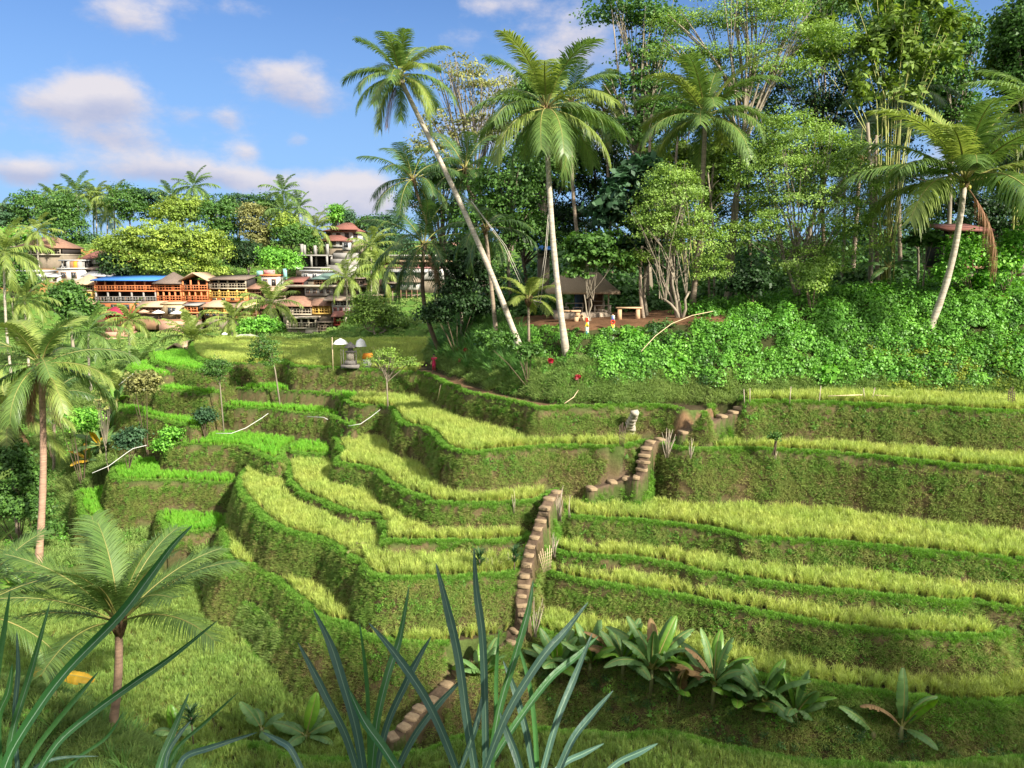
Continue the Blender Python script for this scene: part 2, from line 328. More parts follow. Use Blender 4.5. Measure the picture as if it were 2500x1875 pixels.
# stepping-stone stairs: pixel positions and heights
STAIR = [(959,1792,-23.6),(986,1769,-23.3),(1006,1745,-23.2),(1024,1724,-23.1),(1053,1702,-23.0),(1090,1665,-22.8),(1118,1640,-22.7),(1160,1618,-22.3),(1200,1597,-22.0),(1223,1582,-21.75),(1250,1561,-21.4),(1256,1534,-20.9),
 (1274,1512,-20.4),(1279,1494,-20.0),(1276,1472,-19.6),(1274,1449,-19.15),(1279,1425,-18.65),(1281,1400,-18.15),(1286,1374,-17.8),(1292,1349,-17.45),(1296,1328,-17.1),(1306,1306,-16.7),(1314,1285,-16.3),(1320,1266,-15.95),(1326,1249,-15.6),(1330,1235,-15.3),(1341,1212,-14.95),(1358,1196,-14.75)]
STAIR2 = [(1554,1160,-13.95),(1567,1141,-13.5),(1570,1123,-13.1),(1573,1107,-12.7),(1578,1089,-12.3),(1589,1074,-12.05),(1611,1068,-11.95)]
EXTRA = [(1444,1187,-15.05),(1494,1171,-14.75),(1530,1162,-14.5)]
STAIR3 = [(1668,1050,-11.25),(1702,1036,-10.9),(1726,1026,-10.6),(1762,1011,-10.25),(1790,1001,-10.0),(1806,992,-9.8)]
def stair_pts(S): return [at_z(a, b, z * (.968 if z < -14.4 else .99)) for a, b, z in S]

def height(x, y, full=False):
    x = np.asarray(x, float); y = np.asarray(y, float)
    # base: distance-weighted control heights
    num = np.zeros(x.shape); den = np.zeros(x.shape)
    for p in BP:
        w = 1 / ((x - p[0]) ** 2 + (y - p[1]) ** 2 + 4) ** 2; num += w * p[2]; den += w
    base = num / den + .25 * fbm(x, y, 6, 3)
    # the far side of the valley
    ys = y + 14 * np.clip((-x - 70) / 20, 0, 1) - 6 * np.clip((x + 30) / 30, 0, 1)
    far = np.interp(ys, [100,138,147,152,160,170,182,192,205,240,330], [-13,-12.6,-12,-10,-6.5,-3.5,1.5,4.5,6,8,6]) + .8 * fbm(x, y, 25, 5)
    t = np.clip((y - 136) / 12, 0, 1); t = t * t * (3 - 2 * t); base = base * (1 - t) + far * t
    # small field steps on the green slope right of the village
    tr = (np.abs(x + 20) < 13) & (y > 104) & (y < 140); q = np.round(base / .8) * .8; base = np.where(tr, q + .12 * (base - q), base)
    # our own side, below and behind the camera
    near = -1.75 - .98 * np.maximum(y - .4, -1.2) + .15 * fbm(x, y, 3, 9) + np.clip(-y, 0, 60) * .38
    base = np.maximum(base, near)
    h = base.copy(); who = np.full(x.shape, -1, int); din = np.zeros(x.shape); dout = np.full(x.shape, 9.0)
    wxn = .42 * fbm(x, y, 2.2, 21); wyn = .26 * fbm(x, y, 2.2, 31)
    for i, (nm, z, lip, back, sl, crop) in enumerate(T):
        P = POLY[i]; m_ = (z + 27) / sl + 2
        s = (x > P[:, 0].min() - m_) & (x < P[:, 0].max() + m_) & (y > P[:, 1].min() - m_) & (y < P[:, 1].max() + m_)
        if not s.any(): continue
        xs, yy = x[s] + wxn[s], y[s] + wyn[s]
        d = sdf(P, xs, yy); o = np.maximum(-d, 0)
        r = .16 if sl > 1.5 else 1.5
        hi = z - sl * (np.sqrt(o * o + r * r) - r)
        hh = h[s]; hh = np.where((d > .05) & (who[s] < 0) & (yy < 110), np.minimum(hh, z - .1), hh); w = hi > hh; hh = np.where(w, hi, hh); h[s] = hh
        ws = who[s]; ws[w] = i; who[s] = ws
        a = din[s]; a[w] = np.maximum(d, 0)[w]; din[s] = a
        a = dout[s]; a[w] = o[w]; dout[s] = a
    # the wooded hill on the right
    s = (y > 48) & (x > -16)
    if s.any():
        xs, yy = x[s], y[s]; d = sdf(HILL, xs + wxn[s] * 2, yy + wyn[s] * 2); di = np.maximum(d, 0)
        top = np.interp(xs, [-10, 0, 14, 30, 60], [-5.0, -4.7, -4.1, -2.3, -1.4]) + np.clip(yy - 72, 0, 60) * -.03
        hill = -9.8 + 1.0 * di
        hill = np.where(hill > top - 1, top - np.exp(-(hill - top + 1).clip(0, 20)), hill) + .35 * fbm(xs, yy, 2.4, 41) * np.clip(di, 0, 1) * (hill < top - .6)
        hh = h[s]; w = (hill > hh) & (d > 0); h[s] = np.where(w, hill, hh)
        ws = who[s]; ws[w] = 100; who[s] = ws
        a = din[s]; a[w] = di[w]; din[s] = a
    pad = (who >= 0) & (who < 100) & (din > .26); h = np.where(pad, h - .12, h)
    # stairs cut into the banks
    for S in (STAIR, EXTRA + STAIR2, STAIR3):
        P = stair_pts(S); s = (x > min(p.x for p in P) - 1.2) & (x < max(p.x for p in P) + 1.2) & (y > min(p.y for p in P) - 1.2) & (y < max(p.y for p in P) + 1.2)
        if not s.any(): continue
        bd = np.full(x[s].shape, 9.0); bz = np.zeros(x[s].shape)
        for a, b in zip(P[:-1], P[1:]):
            e = np.array([b.x - a.x, b.y - a.y]); L2 = e @ e + 1e-9
            tt = np.clip(((x[s] - a.x) * e[0] + (y[s] - a.y) * e[1]) / L2, 0, 1)
            dd = np.hypot(x[s] - a.x - e[0] * tt, y[s] - a.y - e[1] * tt); w = dd < bd
            bd = np.where(w, dd, bd); bz = np.where(w, a.z + (b.z - a.z) * tt - .14, bz)
        k = np.clip((bd - .36) / .22, 0, 1); hs_ = h[s]; h[s] = np.where(bd < .58, bz + (hs_ - bz) * k, hs_)
        ws = who[s]; ws[bd < .38] = 200; who[s] = ws
    steep = (who >= 0) & (dout < 8) & (dout > .15)
    h = h + np.where(steep, .17 * fbm(x, y, .9, 51), 0) + .03 * fbm(x, y, .9, 61)
    if full: return h, who, din, dout
    return h
def ground(x, y): return float(height(np.array([x]), np.array([y]))[0])

def grid_rows(a, b, k):
    out = [a]
    while out[-1] < b: out.append(out[-1] * (1 + k))
    return out
rows = np.array(grid_rows(19.0, 24.0, .02) + grid_rows(24.2, 56, .0027)[0:] + grid_rows(56.1, 90, .0036) + grid_rows(90.4, 330, .008))
cols = np.concatenate([np.linspace(-2.6, -.80, 40), np.linspace(-.79, .79, 660), np.linspace(.80, 2.6, 40)])
GX = cols[None, :] * rows[:, None]; GY = np.repeat(rows[:, None], len(cols), 1)
H, WHO, DIN, DOUT = height(GX, GY, True)
nr, nc = GX.shape
Vt = np.stack([GX, GY, H], -1).reshape(-1, 3)
ii = (np.arange(nr - 1)[:, None] * nc + np.arange(nc - 1)[None, :]).ravel()
Ft = np.stack([ii, ii + 1, ii + nc + 1, ii + nc], 1)

# surface kind per vertex
crop_of = np.array([t[5] for t in T])
whoF = WHO.ravel(); dinF = DIN.ravel(); doutF = DOUT.ravel(); xF, yF, hF = Vt.T
gy_, gx_ = np.gradient(H, axis=0) / np.gradient(GY, axis=0), np.gradient(H, axis=1) / np.gradient(GX, axis=1)
slopeF = np.hypot(gx_, gy_).ravel()
isT = (whoF >= 0) & (whoF < 100)
cr = np.where(isT, crop_of[np.clip(whoF, 0, len(T) - 1)], 'base')
paddy = isT & (dinF > .28) & (slopeF < .6)
C = np.zeros((len(Vt), 3)); nzv = fbm(xF, yF, 1.3, 71)[:, None]
C[:] = (.075, .105, .028)                                       # rough grass
bank = isT & (doutF > .1) & (doutF < 8.9)
C[bank] = (.13, .10, .05)
C[paddy] = (.07, .055, .03)
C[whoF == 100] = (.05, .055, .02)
C[(whoF == 100) & (slopeF < .45)] = (.16, .085, .045)
far = (whoF == -1) & (yF > 95); C[far] = (.085, .17, .03)
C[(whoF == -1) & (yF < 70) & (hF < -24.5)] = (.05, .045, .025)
C[(whoF == 200)] = (.13, .09, .06)
# trodden earth path along the foot of the hill
pathline = np.array([tuple(at_z(a, b, -9.8))[:2] for a, b in [(1040,903),(1075,915),(1110,932),(1150,946),(1210,962),(1290,979),(1350,987),(1400,988)]])
def line_dist(P, x, y):
    d = np.full(x.shape, 1e9)
    for a, b in zip(P[:-1], P[1:]):
        e = b - a; t = np.clip(((x - a[0]) * e[0] + (y - a[1]) * e[1]) / (e @ e), 0, 1); d = np.minimum(d, np.hypot(x - a[0] - e[0] * t, y - a[1] - e[1] * t))
    return d
pd = line_dist(pathline, xF, yF) + .2 * fbm(xF, yF, 1, 5)
pl2 = np.array([tuple(at_z(a, b, -9.8))[:2] for a, b in [(1655,1000),(1700,1000),(1760,997),(1800,992)]])
pd2 = line_dist(pl2, xF, yF)
dirt = ((pd < .5) | (pd2 < .22)) & ((whoF == 0) | (whoF == 100)) & (hF < -9.0)
C[dirt] = (.21, .13, .07)
C *= (1 + .5 * nzv)
# orange earth slope under the farmhouse far left
org = (xF < -84) & (xF > -104) & (yF > 150) & (yF < 176) & (slopeF > .15); C[org] = (.38, .2, .07)
tm = material('ground_earth_and_grass', (1, 1, 1), (.62, .62, .6), scale=4.5, rough=.95, bump=.6, attr='col', spec=.1, bscale=9)
C4 = np.concatenate([np.clip(C, .005, 1), np.ones((len(C), 1))], 1)
# drop the quads out at the sides only kept for other viewpoints: keep all
terrain = obj('terrain', mesh_np('terrain', Vt, Ft, smooth=True, attrs={'col': ('FLOAT_COLOR', C4)}), tm)
kind(terrain, 'structure')
# ground under and behind the camera
gx = np.linspace(-90, 90, 91); gy = np.linspace(-70, 19.4, 80); A, B = np.meshgrid(gx, gy)
Hn = height(A, B); Vn = np.stack([A, B, Hn], -1).reshape(-1, 3)
i2 = (np.arange(len(gy) - 1)[:, None] * len(gx) + np.arange(len(gx) - 1)[None, :]).ravel()
nearme = mesh_np('near_slope', Vn, np.stack([i2, i2 + 1, i2 + len(gx) + 1, i2 + len(gx)], 1), smooth=True, attrs={'col': ('FLOAT_COLOR', np.tile((.06, .09, .025, 1), (len(Vn), 1)))})
kind(obj('near_slope_ground', nearme, tm), 'structure')

# ------------------------------------------------------------------ scatter
face_c = Vt[Ft].mean(1); e1 = Vt[Ft[:, 2]] - Vt[Ft[:, 0]]; e2 = Vt[Ft[:, 3]] - Vt[Ft[:, 1]]
fn = np.cross(e1, e2); fa = np.linalg.norm(fn, axis=1) / 2; fn = fn / (2 * fa[:, None] + 1e-12)
inview = (np.abs(face_c[:, 0]) < face_c[:, 1] * .73 + 1)
def scatter_points(mask_v, density, r):
    """random points over the faces whose four corners satisfy mask_v, weighted by true area"""
    mf = mask_v[Ft].all(1) & inview; idx = np.nonzero(mf)[0]
    a = fa[idx] * (density[Ft[idx]].mean(1) if hasattr(density, '__len__') else density); n = r.poisson(a.sum()) if a.sum() > 0 else 0
    c = np.cumsum(a); k = idx[np.clip(np.searchsorted(c, r.uniform(0, c[-1], n)), 0, len(idx) - 1)] if n else np.zeros(0, int)
    u, v = r.uniform(0, 1, (n, 1)), r.uniform(0, 1, (n, 1)); q = Vt[Ft[k]]
    P = (q[:, 0] * (1 - u) + q[:, 1] * u) * (1 - v) + (q[:, 3] * (1 - u) + q[:, 2] * u) * v
    return P, fn[k], k
def source_set(name, meshes):
    c = bpy.data.collections.new(name)
    for i, me in enumerate(meshes): c.objects.link(bpy.data.objects.new(name + '_%02d' % i, me))
    return c
def scatter(name, P, rot, scl, coll, nvar, label=None, idx=None):
    n = len(P)
    if n == 0: return None
    me = mesh_np(name, P, np.zeros((0, 3), int), attrs={'rot': ('FLOAT_VECTOR', rot), 'scl': ('FLOAT_VECTOR', scl)}) if False else bpy.data.meshes.new(name)
    me.vertices.add(n); me.vertices.foreach_set('co', np.asarray(P, np.float32).ravel())
    for k, d in (('rot', rot), ('scl', scl)):
        a = me.attributes.new(k, 'FLOAT_VECTOR', 'POINT'); a.data.foreach_set('vector', np.asarray(d, np.float32).ravel())
    a = me.attributes.new('var', 'INT', 'POINT'); a.data.foreach_set('value', (rng.integers(0, nvar, n) if idx is None else idx).astype(np.int32))
    o = obj(name, me); o['kind'] = 'stuff'
    if label: o['label'] = label
    g = bpy.data.node_groups.new(name, 'GeometryNodeTree')
    g.interface.new_socket('Geometry', in_out='INPUT', socket_type='NodeSocketGeometry'); g.interface.new_socket('Geometry', in_out='OUTPUT', socket_type='NodeSocketGeometry')
    gi = g.nodes.new('NodeGroupInput'); go = g.nodes.new('NodeGroupOutput'); ip = g.nodes.new('GeometryNodeInstanceOnPoints'); ci = g.nodes.new('GeometryNodeCollectionInfo')
    ci.inputs['Collection'].default_value = coll; ci.inputs['Separate Children'].default_value = True; ci.inputs['Reset Children'].default_value = True
    def na(nm, ty):
        q = g.nodes.new('GeometryNodeInputNamedAttribute'); q.data_type = ty; q.inputs['Name'].default_value = nm; return q.outputs[0]
    e = g.nodes.new('FunctionNodeEulerToRotation'); g.links.new(na('rot', 'FLOAT_VECTOR'), e.inputs[0])
    g.links.new(gi.outputs[0], ip.inputs['Points']); g.links.new(ci.outputs[0], ip.inputs['Instance']); ip.inputs['Pick Instance'].default_value = True
    g.links.new(na('var', 'INT'), ip.inputs['Instance Index']); g.links.new(e.outputs[0], ip.inputs['Rotation']); g.links.new(na('scl', 'FLOAT_VECTOR'), ip.inputs['Scale'])
    g.links.new(ip.outputs[0], go.inputs[0])
    mod = o.modifiers.new('scatter', 'NODES'); mod.node_group = g
    return o

def blade_tuft(n, h, w, spread, droop, r, curl=0.6, head=0.0):
    """a tuft of narrow arching blades, three segments each"""
    V = []; F3 = []; F4 = []; tint = []
    for i in range(n):
        a = r.uniform(0, 2 * math.pi); rr = r.uniform(0, 1) ** .7 * spread; hh = h * r.uniform(.65, 1.1); dr = droop * r.uniform(.4, 1.4)
        bx, by = math.cos(a) * rr, math.sin(a) * rr; a2 = a + r.uniform(-.7, .7); dx, dy = math.cos(a2), math.sin(a2); ww = w * r.uniform(.7, 1.2)
        px_, py_ = -dy, dx; tw = r.uniform(-.6, .6); px_, py_ = px_ * math.cos(tw) + dx * math.sin(tw), py_ * math.cos(tw) + dy * math.sin(tw)
        k = len(V); ts = (0, .45, .8, 1.0)
        for t in ts[:-1]:
            out = dr * t ** 2; z = hh * (t - curl * .35 * dr / max(h, .01) * t ** 3); c = ww * (1 - .35 * t)
            V.append((bx + dx * out - px_ * c, by + dy * out - py_ * c, z)); V.append((bx + dx * out + px_ * c, by + dy * out + py_ * c, z))
        z = hh * (1 - curl * (.35 + .5 * r.random()) * dr / max(h, .01)); V.append((bx + dx * dr * 1.15, by + dy * dr * 1.15, z))
        F4 += [(k, k + 1, k + 3, k + 2), (k + 2, k + 3, k + 5, k + 4)]; F3.append((k + 4, k + 5, k + 6)); tt = r.random(); tint += [tt] * 7
    return np.array(V), [np.array(F4), np.array(F3)], tint
def leaf_tuft(n, size, rad, flat, r, long=1.0):
    """a clump of small broad leaves"""
    d = r.normal(0, 1, (n, 3)); d /= np.linalg.norm(d, axis=1)[:, None]; d[:, 2] = np.abs(d[:, 2]) * flat
    c = d * rad * r.uniform(.35, 1, (n, 1)); nrm = d + r.normal(0, .5, (n, 3)) + (0, 0, .5); nrm /= np.linalg.norm(nrm, axis=1)[:, None]
    return leaf_quads(c, nrm, size * r.uniform(.6, 1.25, n), r, long)
def leaf_quads(c, nrm, s, r, long=1.0):
    n = len(c); t = r.normal(0, 1, (n, 3)); u = np.cross(nrm, t); u /= np.linalg.norm(u, axis=1)[:, None] + 1e-9; v = np.cross(nrm, u)
    s = s[:, None]; u = u * s * long; v = v * s * .5
    dr = np.array([0, 0, -1.0]) * s * .25
    V = np.stack([c - u * .5, c + v * .9 + u * .05, c + u * .5 + dr, c - v * .9 + u * .05], 1).reshape(-1, 3)
    return V, np.arange(4 * n).reshape(-1, 4), np.repeat(r.random(n), 4)

r_ = np.random.default_rng(5)
m_ripe = material('ripe_rice_leaf', (.43, .50, .12), (.35, .47, .105), scale=.35, rough=.6, trans=.35, tint=True, inst=True, tvar=.45)
m_ripe2 = material('green_rice_leaf', (.27, .37, .085), (.20, .33, .07), scale=.35, rough=.6, trans=.35, tint=True, inst=True, tvar=.5)
m_young = material('young_rice_leaf', (.17, .46, .045), (.22, .48, .05), scale=.3, rough=.55, trans=.4, tint=True, inst=True, tvar=.3)
m_lip = material('lip_grass_blade', (.13, .31, .035), (.18, .35, .05), scale=.8, rough=.7, trans=.35, tint=True, inst=True, tvar=.35)
m_bank = material('bank_grass_blade', (.22, .25, .065), (.12, .23, .035), scale=.55, rough=.8, trans=.3, tint=True, inst=True, tvar=.5)
m_dry = material('dry_grass_blade', (.27, .22, .09), (.18, .19, .055), scale=1.1, rough=.85, trans=.25, tint=True, inst=True, tvar=.45)
m_bleaf = material('creeper_leaf', (.09, .24, .035), (.13, .30, .04), scale=.5, rough=.55, trans=.3, tint=True, inst=True, tvar=.5)
m_straw = material('rice_stalk', (.34, .24, .07), (.22, .17, .05), scale=1.2, rough=.8, trans=.2, tint=True, inst=True, tvar=.35)
def rice_set(name, ml, n, h, w, droop, var=4, stalks=True):
    out = []
    for i in range(var):
        V, F, t = blade_tuft(n, h, w, .09, droop, r_, curl=1.0)
        if stalks:
            V2, F2, t2 = blade_tuft(n // 2, h * .55, w * .8, .08, .05, r_)
            me = mesh_np(name, np.concatenate([V, V2]), [F[0], F[1], F2[0] + len(V), F2[1] + len(V)], tint=list(t) + list(t2))
            me.materials.append(ml); me.materials.append(m_straw)
            mi = np.zeros(len(me.polygons), np.int32); mi[len(F[0]) + len(F[1]):] = 1; me.polygons.foreach_set('material_index', mi)
        else:
            me = mesh_np(name, V, F, tint=t); me.materials.append(ml)
        out.append(me)
    return source_set(name, out)
S_ripe = rice_set('ripe_rice_hill', m_ripe, 24, .80, .0105, .26)
S_ripe2 = rice_set('green_rice_hill', m_ripe2, 22, .58, .010, .16)
S_young = rice_set('young_rice_hill', m_young, 22, .62, .011, .10)
def tufts(name, ml, n, h, w, spread, droop, var=4): 
    out = []
    for i in range(var):
        V, F, t = blade_tuft(n, h, w, spread, droop, r_); me = mesh_np(name, V, F, tint=t); me.materials.append(ml); out.append(me)
    return source_set(name, out)
def clumps(name, ml, n, size, rad, flat, var=4, long=1.0):
    out = []
    for i in range(var):
        V, F, t = leaf_tuft(n, size, rad, flat, r_, long); me = mesh_np(name, V, F, tint=t); me.materials.append(ml); out.append(me)
    return source_set(name, out)
S_lip = tufts('lip_tuft', m_lip, 22, .20, .010, .16, .09)
S_bank = tufts('bank_tuft', m_bank, 16, .26, .011, .16, .16)
S_dry = tufts('dry_tuft', m_dry, 14, .24, .010, .16, .14)
S_creep = clumps('creeper_clump', m_bleaf, 30, .10, .22, .6)

def put(name, mask, dens, coll, sc, label, r, nvar=4, align=.0, lean=0.15, jit=0, zo=0.0):
    P, Nn, k = scatter_points(mask, dens, r); n = len(P)
    if n == 0: return
    rz = r.uniform(0, 6.283, n); s = r.uniform(sc[0], sc[1], n)
    rx = r.normal(0, lean, n); ry = r.normal(0, lean, n)
    rot = np.stack([rx, ry, rz], 1)
    if align:
        # tilt towards the bank's normal: rotation = Rz(a) Ry(tilt) Rz(spin), as XYZ euler
        A = np.arctan2(Nn[:, 1], Nn[:, 0]); th = np.arccos(np.clip(Nn[:, 2], -1, 1)) * align
        ca, sa, ct, st_, cp, spn = np.cos(A), np.sin(A), np.cos(th), np.sin(th), np.cos(rz), np.sin(rz)
        R11 = ca * ct * cp - sa * spn; R21 = sa * ct * cp + ca * spn; R31 = -st_ * cp; R32 = st_ * spn; R33 = ct
        rot = np.stack([np.arctan2(R32, R33), -np.arcsin(np.clip(R31, -1, 1)), np.arctan2(R21, R11)], 1)
    P = P + np.array([0, 0, zo])
    S = np.stack([s, s, s * r.uniform(.85, 1.15, n)], 1)
    print('scatter', name, n)
    return scatter(name, P, rot, S, coll, nvar, label)
rs = np.random.default_rng(21)
not_stair = whoF != 200
near_stair = np.zeros(len(Vt), bool)
for S in (STAIR, EXTRA + STAIR2, STAIR3):
    near_stair |= line_dist(np.array([tuple(p)[:2] for p in stair_pts(S)]), xF, yF) < .42
ok = ~near_stair & ~dirt
pad_ok = paddy & ok
for nm, group_ in (('left', [2, 4, 6, 7, 11, 18]), ('right', [1, 3, 8, 9, 10])):
    msk = pad_ok & np.isin(whoF, group_) & (cr == 'ripe')
    if nm == 'left': 
        yb = msk & ~((whoF == 2) & (xF < -14.5)); put('ripe_rice', yb, 21, S_ripe, (.85, 1.12), 'yellow ripening rice on the terraces left of the stone stairs', rs)
    else: put('ripe_rice', msk, 21, S_ripe, (.85, 1.12), 'yellow ripening rice on the terraces right of the stone stairs', rs)
put('young_rice', pad_ok & ((cr == 'young') | ((whoF == 2) & (xF < -14.5))), 20, S_young, (.8, 1.1), 'bright green young rice on the upper left terraces', rs)
put('valley_rice', pad_ok & (cr == 'ripe2'), 30, S_ripe2, (.85, 1.15), 'olive green rice on the valley floor at lower left', rs)
put('near_rice', pad_ok & (cr == 'near'), 26, S_ripe2, (.85, 1.15), 'green rice in the nearest field along the bottom edge', rs)
put('far_rice', (whoF == 0) & paddy & ok & (yF > 62) & (xF < -9), 14, S_ripe, (.7, .9), 'pale rice in the wide far field behind the shrine', rs)
nz1 = fbm(xF, yF, 2.5, 81)
nz3 = fbm(xF * 1.6, yF * 1.6 + hF * .7, 1.4, 88)
drop = np.where(isT, np.array([t[1] for t in T])[np.clip(whoF, 0, len(T) - 1)] - hF, 0)
lipm = isT & ok & ~paddy & (cr != 'rough') & (drop < .45)
put('lip_grass', lipm & (yF < 100), 70, S_lip, (.7, 1.2), 'short bright grass along the terrace lips', rs, align=.45)
put('upper_bank_grass', isT & ok & (cr != 'rough') & (drop > .3) & (drop < 1.7), 30 * np.clip(1.7 - drop, 0, 1) * np.clip(.9 + 1.3 * nz1, .15, 1.4), S_lip, (.8, 1.3), 'green grass hanging on the upper part of the banks', rs, align=.6)
bankm = bank & ok & (cr != 'rough')
yb_ = np.clip(.5 + nz1, 0, 1)
put('bank_grass', bankm, 36 * (1 - .4 * yb_) * np.clip(1.1 + 2.2 * nz3, .12, 1.3), S_bank, (.7, 1.3), 'olive grass hanging on the terrace banks', rs, align=.75)
put('dry_bank_grass', bankm & (drop > .8), 20 * yb_, S_dry, (.7, 1.3), 'dry brownish grass low on the terrace banks', rs, align=.75)
put('bank_creeper', bankm & (drop < 2), 14 * np.clip(.15 - nz1 * 2, 0, 1), S_creep, (.6, 1.3), 'leafy creepers on the terrace banks', rs, align=.6)
# ------------------------------------------------------------------ undergrowth (uncountable)
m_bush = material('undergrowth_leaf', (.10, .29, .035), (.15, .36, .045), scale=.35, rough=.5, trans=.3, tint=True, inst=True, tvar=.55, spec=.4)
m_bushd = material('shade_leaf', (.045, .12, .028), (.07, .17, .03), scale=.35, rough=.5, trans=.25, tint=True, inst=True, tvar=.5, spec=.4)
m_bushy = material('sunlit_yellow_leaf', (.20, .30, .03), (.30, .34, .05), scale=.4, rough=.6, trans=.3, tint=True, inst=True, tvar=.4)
m_reed = material('long_reed_blade', (.09, .24, .05), (.14, .29, .06), scale=.6, rough=.5, trans=.3, tint=True, inst=True, tvar=.45)
m_meadow = material('meadow_grass_blade', (.16, .28, .06), (.22, .31, .08), scale=.15, rough=.8, trans=.3, tint=True, inst=True, tvar=.35)
S_bush = clumps('undergrowth_clump', m_bush, 190, .13, .62, 1.1, var=5)
S_bushd = clumps('shade_clump', m_bushd, 200, .12, .62, .9, var=4)
S_bushy = clumps('yellow_clump', m_bushy, 130, .10, .5, .9, var=3, long=1.5)
S_thicket = clumps('thicket_clump', m_bushd, 1100, .30, 3.2, 1.1, var=3)
S_reed = tufts('reed_tuft', m_reed, 26, 1.1, .016, .25, .6, var=4)
S_wild = tufts('wild_grass_tuft', m_meadow, 26, .45, .016, .3, .3, var=4)
S_wildc = clumps('meadow_clump', m_bush, 34, .13, .32, .6, var=4)
S_far = clumps('far_clump', m_meadow, 40, .30, .8, .5, var=4)
hl = (whoF == 100) & ok
nz2 = fbm(xF, yF, 5, 91)
slopeh = hl & (slopeF > .42)
right_h = xF > 6
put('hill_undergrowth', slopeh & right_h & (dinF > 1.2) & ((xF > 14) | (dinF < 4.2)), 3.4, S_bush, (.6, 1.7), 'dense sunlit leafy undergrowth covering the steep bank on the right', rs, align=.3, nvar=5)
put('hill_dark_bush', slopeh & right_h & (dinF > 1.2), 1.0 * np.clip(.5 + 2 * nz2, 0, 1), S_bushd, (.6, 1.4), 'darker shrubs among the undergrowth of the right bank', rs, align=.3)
put('hill_creeper', slopeh & (xF > -2) & (xF < 12), 7, S_creep, (.9, 1.9), 'low creepers on the bank below the thatched hut', rs, align=.7)
put('hill_grass', slopeh & (xF < 14) & (dinF < 3), 12, S_wild, (.6, 1.2), 'wild grass at the foot of the wooded bank', rs, align=.6)
put('hill_reed', slopeh & (xF < 1.5) & (dinF > .8), 3.2, S_reed, (.7, 1.3), 'long arching reeds on the left nose of the wooded bank', rs, align=.5)
put('hill_shrub', slopeh & (xF < -1.5) & (dinF > 2.2), 1.3, S_bushd, (.6, 1.1), 'dark shrubs high on the left nose of the wooded bank', rs, align=.3)
put('hill_mixed', slopeh & (xF < 8) & (dinF > 1.5), 1.2 * np.clip(.4 + nz2, 0, 1), S_bush, (.45, .9), 'patches of leafy weeds below the hut', rs, align=.5, nvar=5)
put('bank_foot_grass', slopeh & right_h & (dinF < 1.9), 14, S_wild, (.7, 1.4), 'rough grass along the foot of the bushy bank', rs, align=.5)
put('bank_foot_yellow', hl & (xF > 27) & (dinF < 4), 4, S_bushy, (.7, 1.4), 'yellow sunlit shrubs at the far right edge', rs, nvar=3)
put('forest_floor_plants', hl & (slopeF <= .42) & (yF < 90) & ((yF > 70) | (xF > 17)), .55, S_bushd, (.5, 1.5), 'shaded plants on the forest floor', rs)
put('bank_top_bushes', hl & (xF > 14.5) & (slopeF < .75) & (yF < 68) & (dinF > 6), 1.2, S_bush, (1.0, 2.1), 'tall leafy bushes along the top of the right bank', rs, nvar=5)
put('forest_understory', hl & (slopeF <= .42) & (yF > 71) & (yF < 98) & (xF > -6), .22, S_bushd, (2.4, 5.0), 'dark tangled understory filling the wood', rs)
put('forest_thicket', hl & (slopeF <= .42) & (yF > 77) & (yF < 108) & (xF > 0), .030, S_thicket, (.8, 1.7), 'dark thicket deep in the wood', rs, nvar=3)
put('far_wood', (yF > 96) & (yF < 150) & (xF > 2) & (xF < 120), .012, S_thicket, (1.6, 3.0), 'dark wood far behind the hill', rs, nvar=3)
base_m = (whoF == -1) & ok
put('valley_grass', base_m & (yF > 26) & (yF < 100) & (xF < -3), 6, S_wild, (.8, 1.6), 'rough grass on the left valley slopes', rs, align=.5)
put('valley_weeds', base_m & (yF > 26) & (yF < 100) & (xF < -3), 1.6 * np.clip(.5 + nz2, 0, 1), S_wildc, (.8, 2.0), 'leafy weeds on the left valley slopes', rs, align=.4)
put('valley_bush', base_m & (yF > 60) & (yF < 105) & (xF < -26), .16 * np.clip(.4 + nz2 * 2, 0, 1), S_bush, (.7, 1.6), 'bushes scattered over the left valley slopes', rs, nvar=5)
put('gully_plants', base_m & (yF < 50) & (yF > 30) & (xF > -14) & (hF < -22), 3.0, S_bushd, (.4, .9), 'dark plants in the gully behind the nearest field', rs)
put('low_bank_leaves', (whoF == 10) & ok & (drop > .5), 3.5, S_wildc, (.5, 1.1), 'leafy plants on the lowest bank behind the bananas', rs, align=.5)
put('low_bank_dark', (whoF == 10) & ok & (drop > 1.3), 1.5, S_bushd, (.3, .7), 'dark leafy plants low on the bank behind the bananas', rs, align=.4)
put('bench_grass', (cr == 'grass') & ok, 14, S_wild, (.5, 1.0), 'rough grass on the low bench left of the stairs', rs, align=.6)
put('bench_weeds', (cr == 'grass') & ok, 5, S_creep, (.8, 1.6), 'leafy weeds on the low bench left of the stairs', rs, align=.6)
put('knoll_grass', ((cr == 'rough') & ok) & (yF < 42), 12, S_wild, (.6, 1.2), 'rough grass on the near knoll at lower left', rs, align=.5)
put('knoll_reeds', ((cr == 'rough') & ok) & (yF < 42), .7, S_reed, (.5, 1.0), 'arching reeds on the near knoll at lower left', rs, align=.3)
put('knoll_shade_plants', ((cr == 'rough') & ok) & (yF < 42), .8 * np.clip(.4 + 2 * nz2, 0, 1), S_bushd, (.4, .9), 'dark broad plants on the near knoll at lower left', rs, align=.3)
put('knoll_weeds', ((cr == 'rough') & ok) & (yF < 42), 2.2, S_wildc, (.6, 1.5), 'leafy weeds on the near knoll at lower left', rs, align=.3)
put('far_slope_grass', base_m & (yF >= 98) & (yF < 205) & (hF < 8), .8, S_far, (.5, 1.1), 'grass and scrub on the far valley slope', rs)

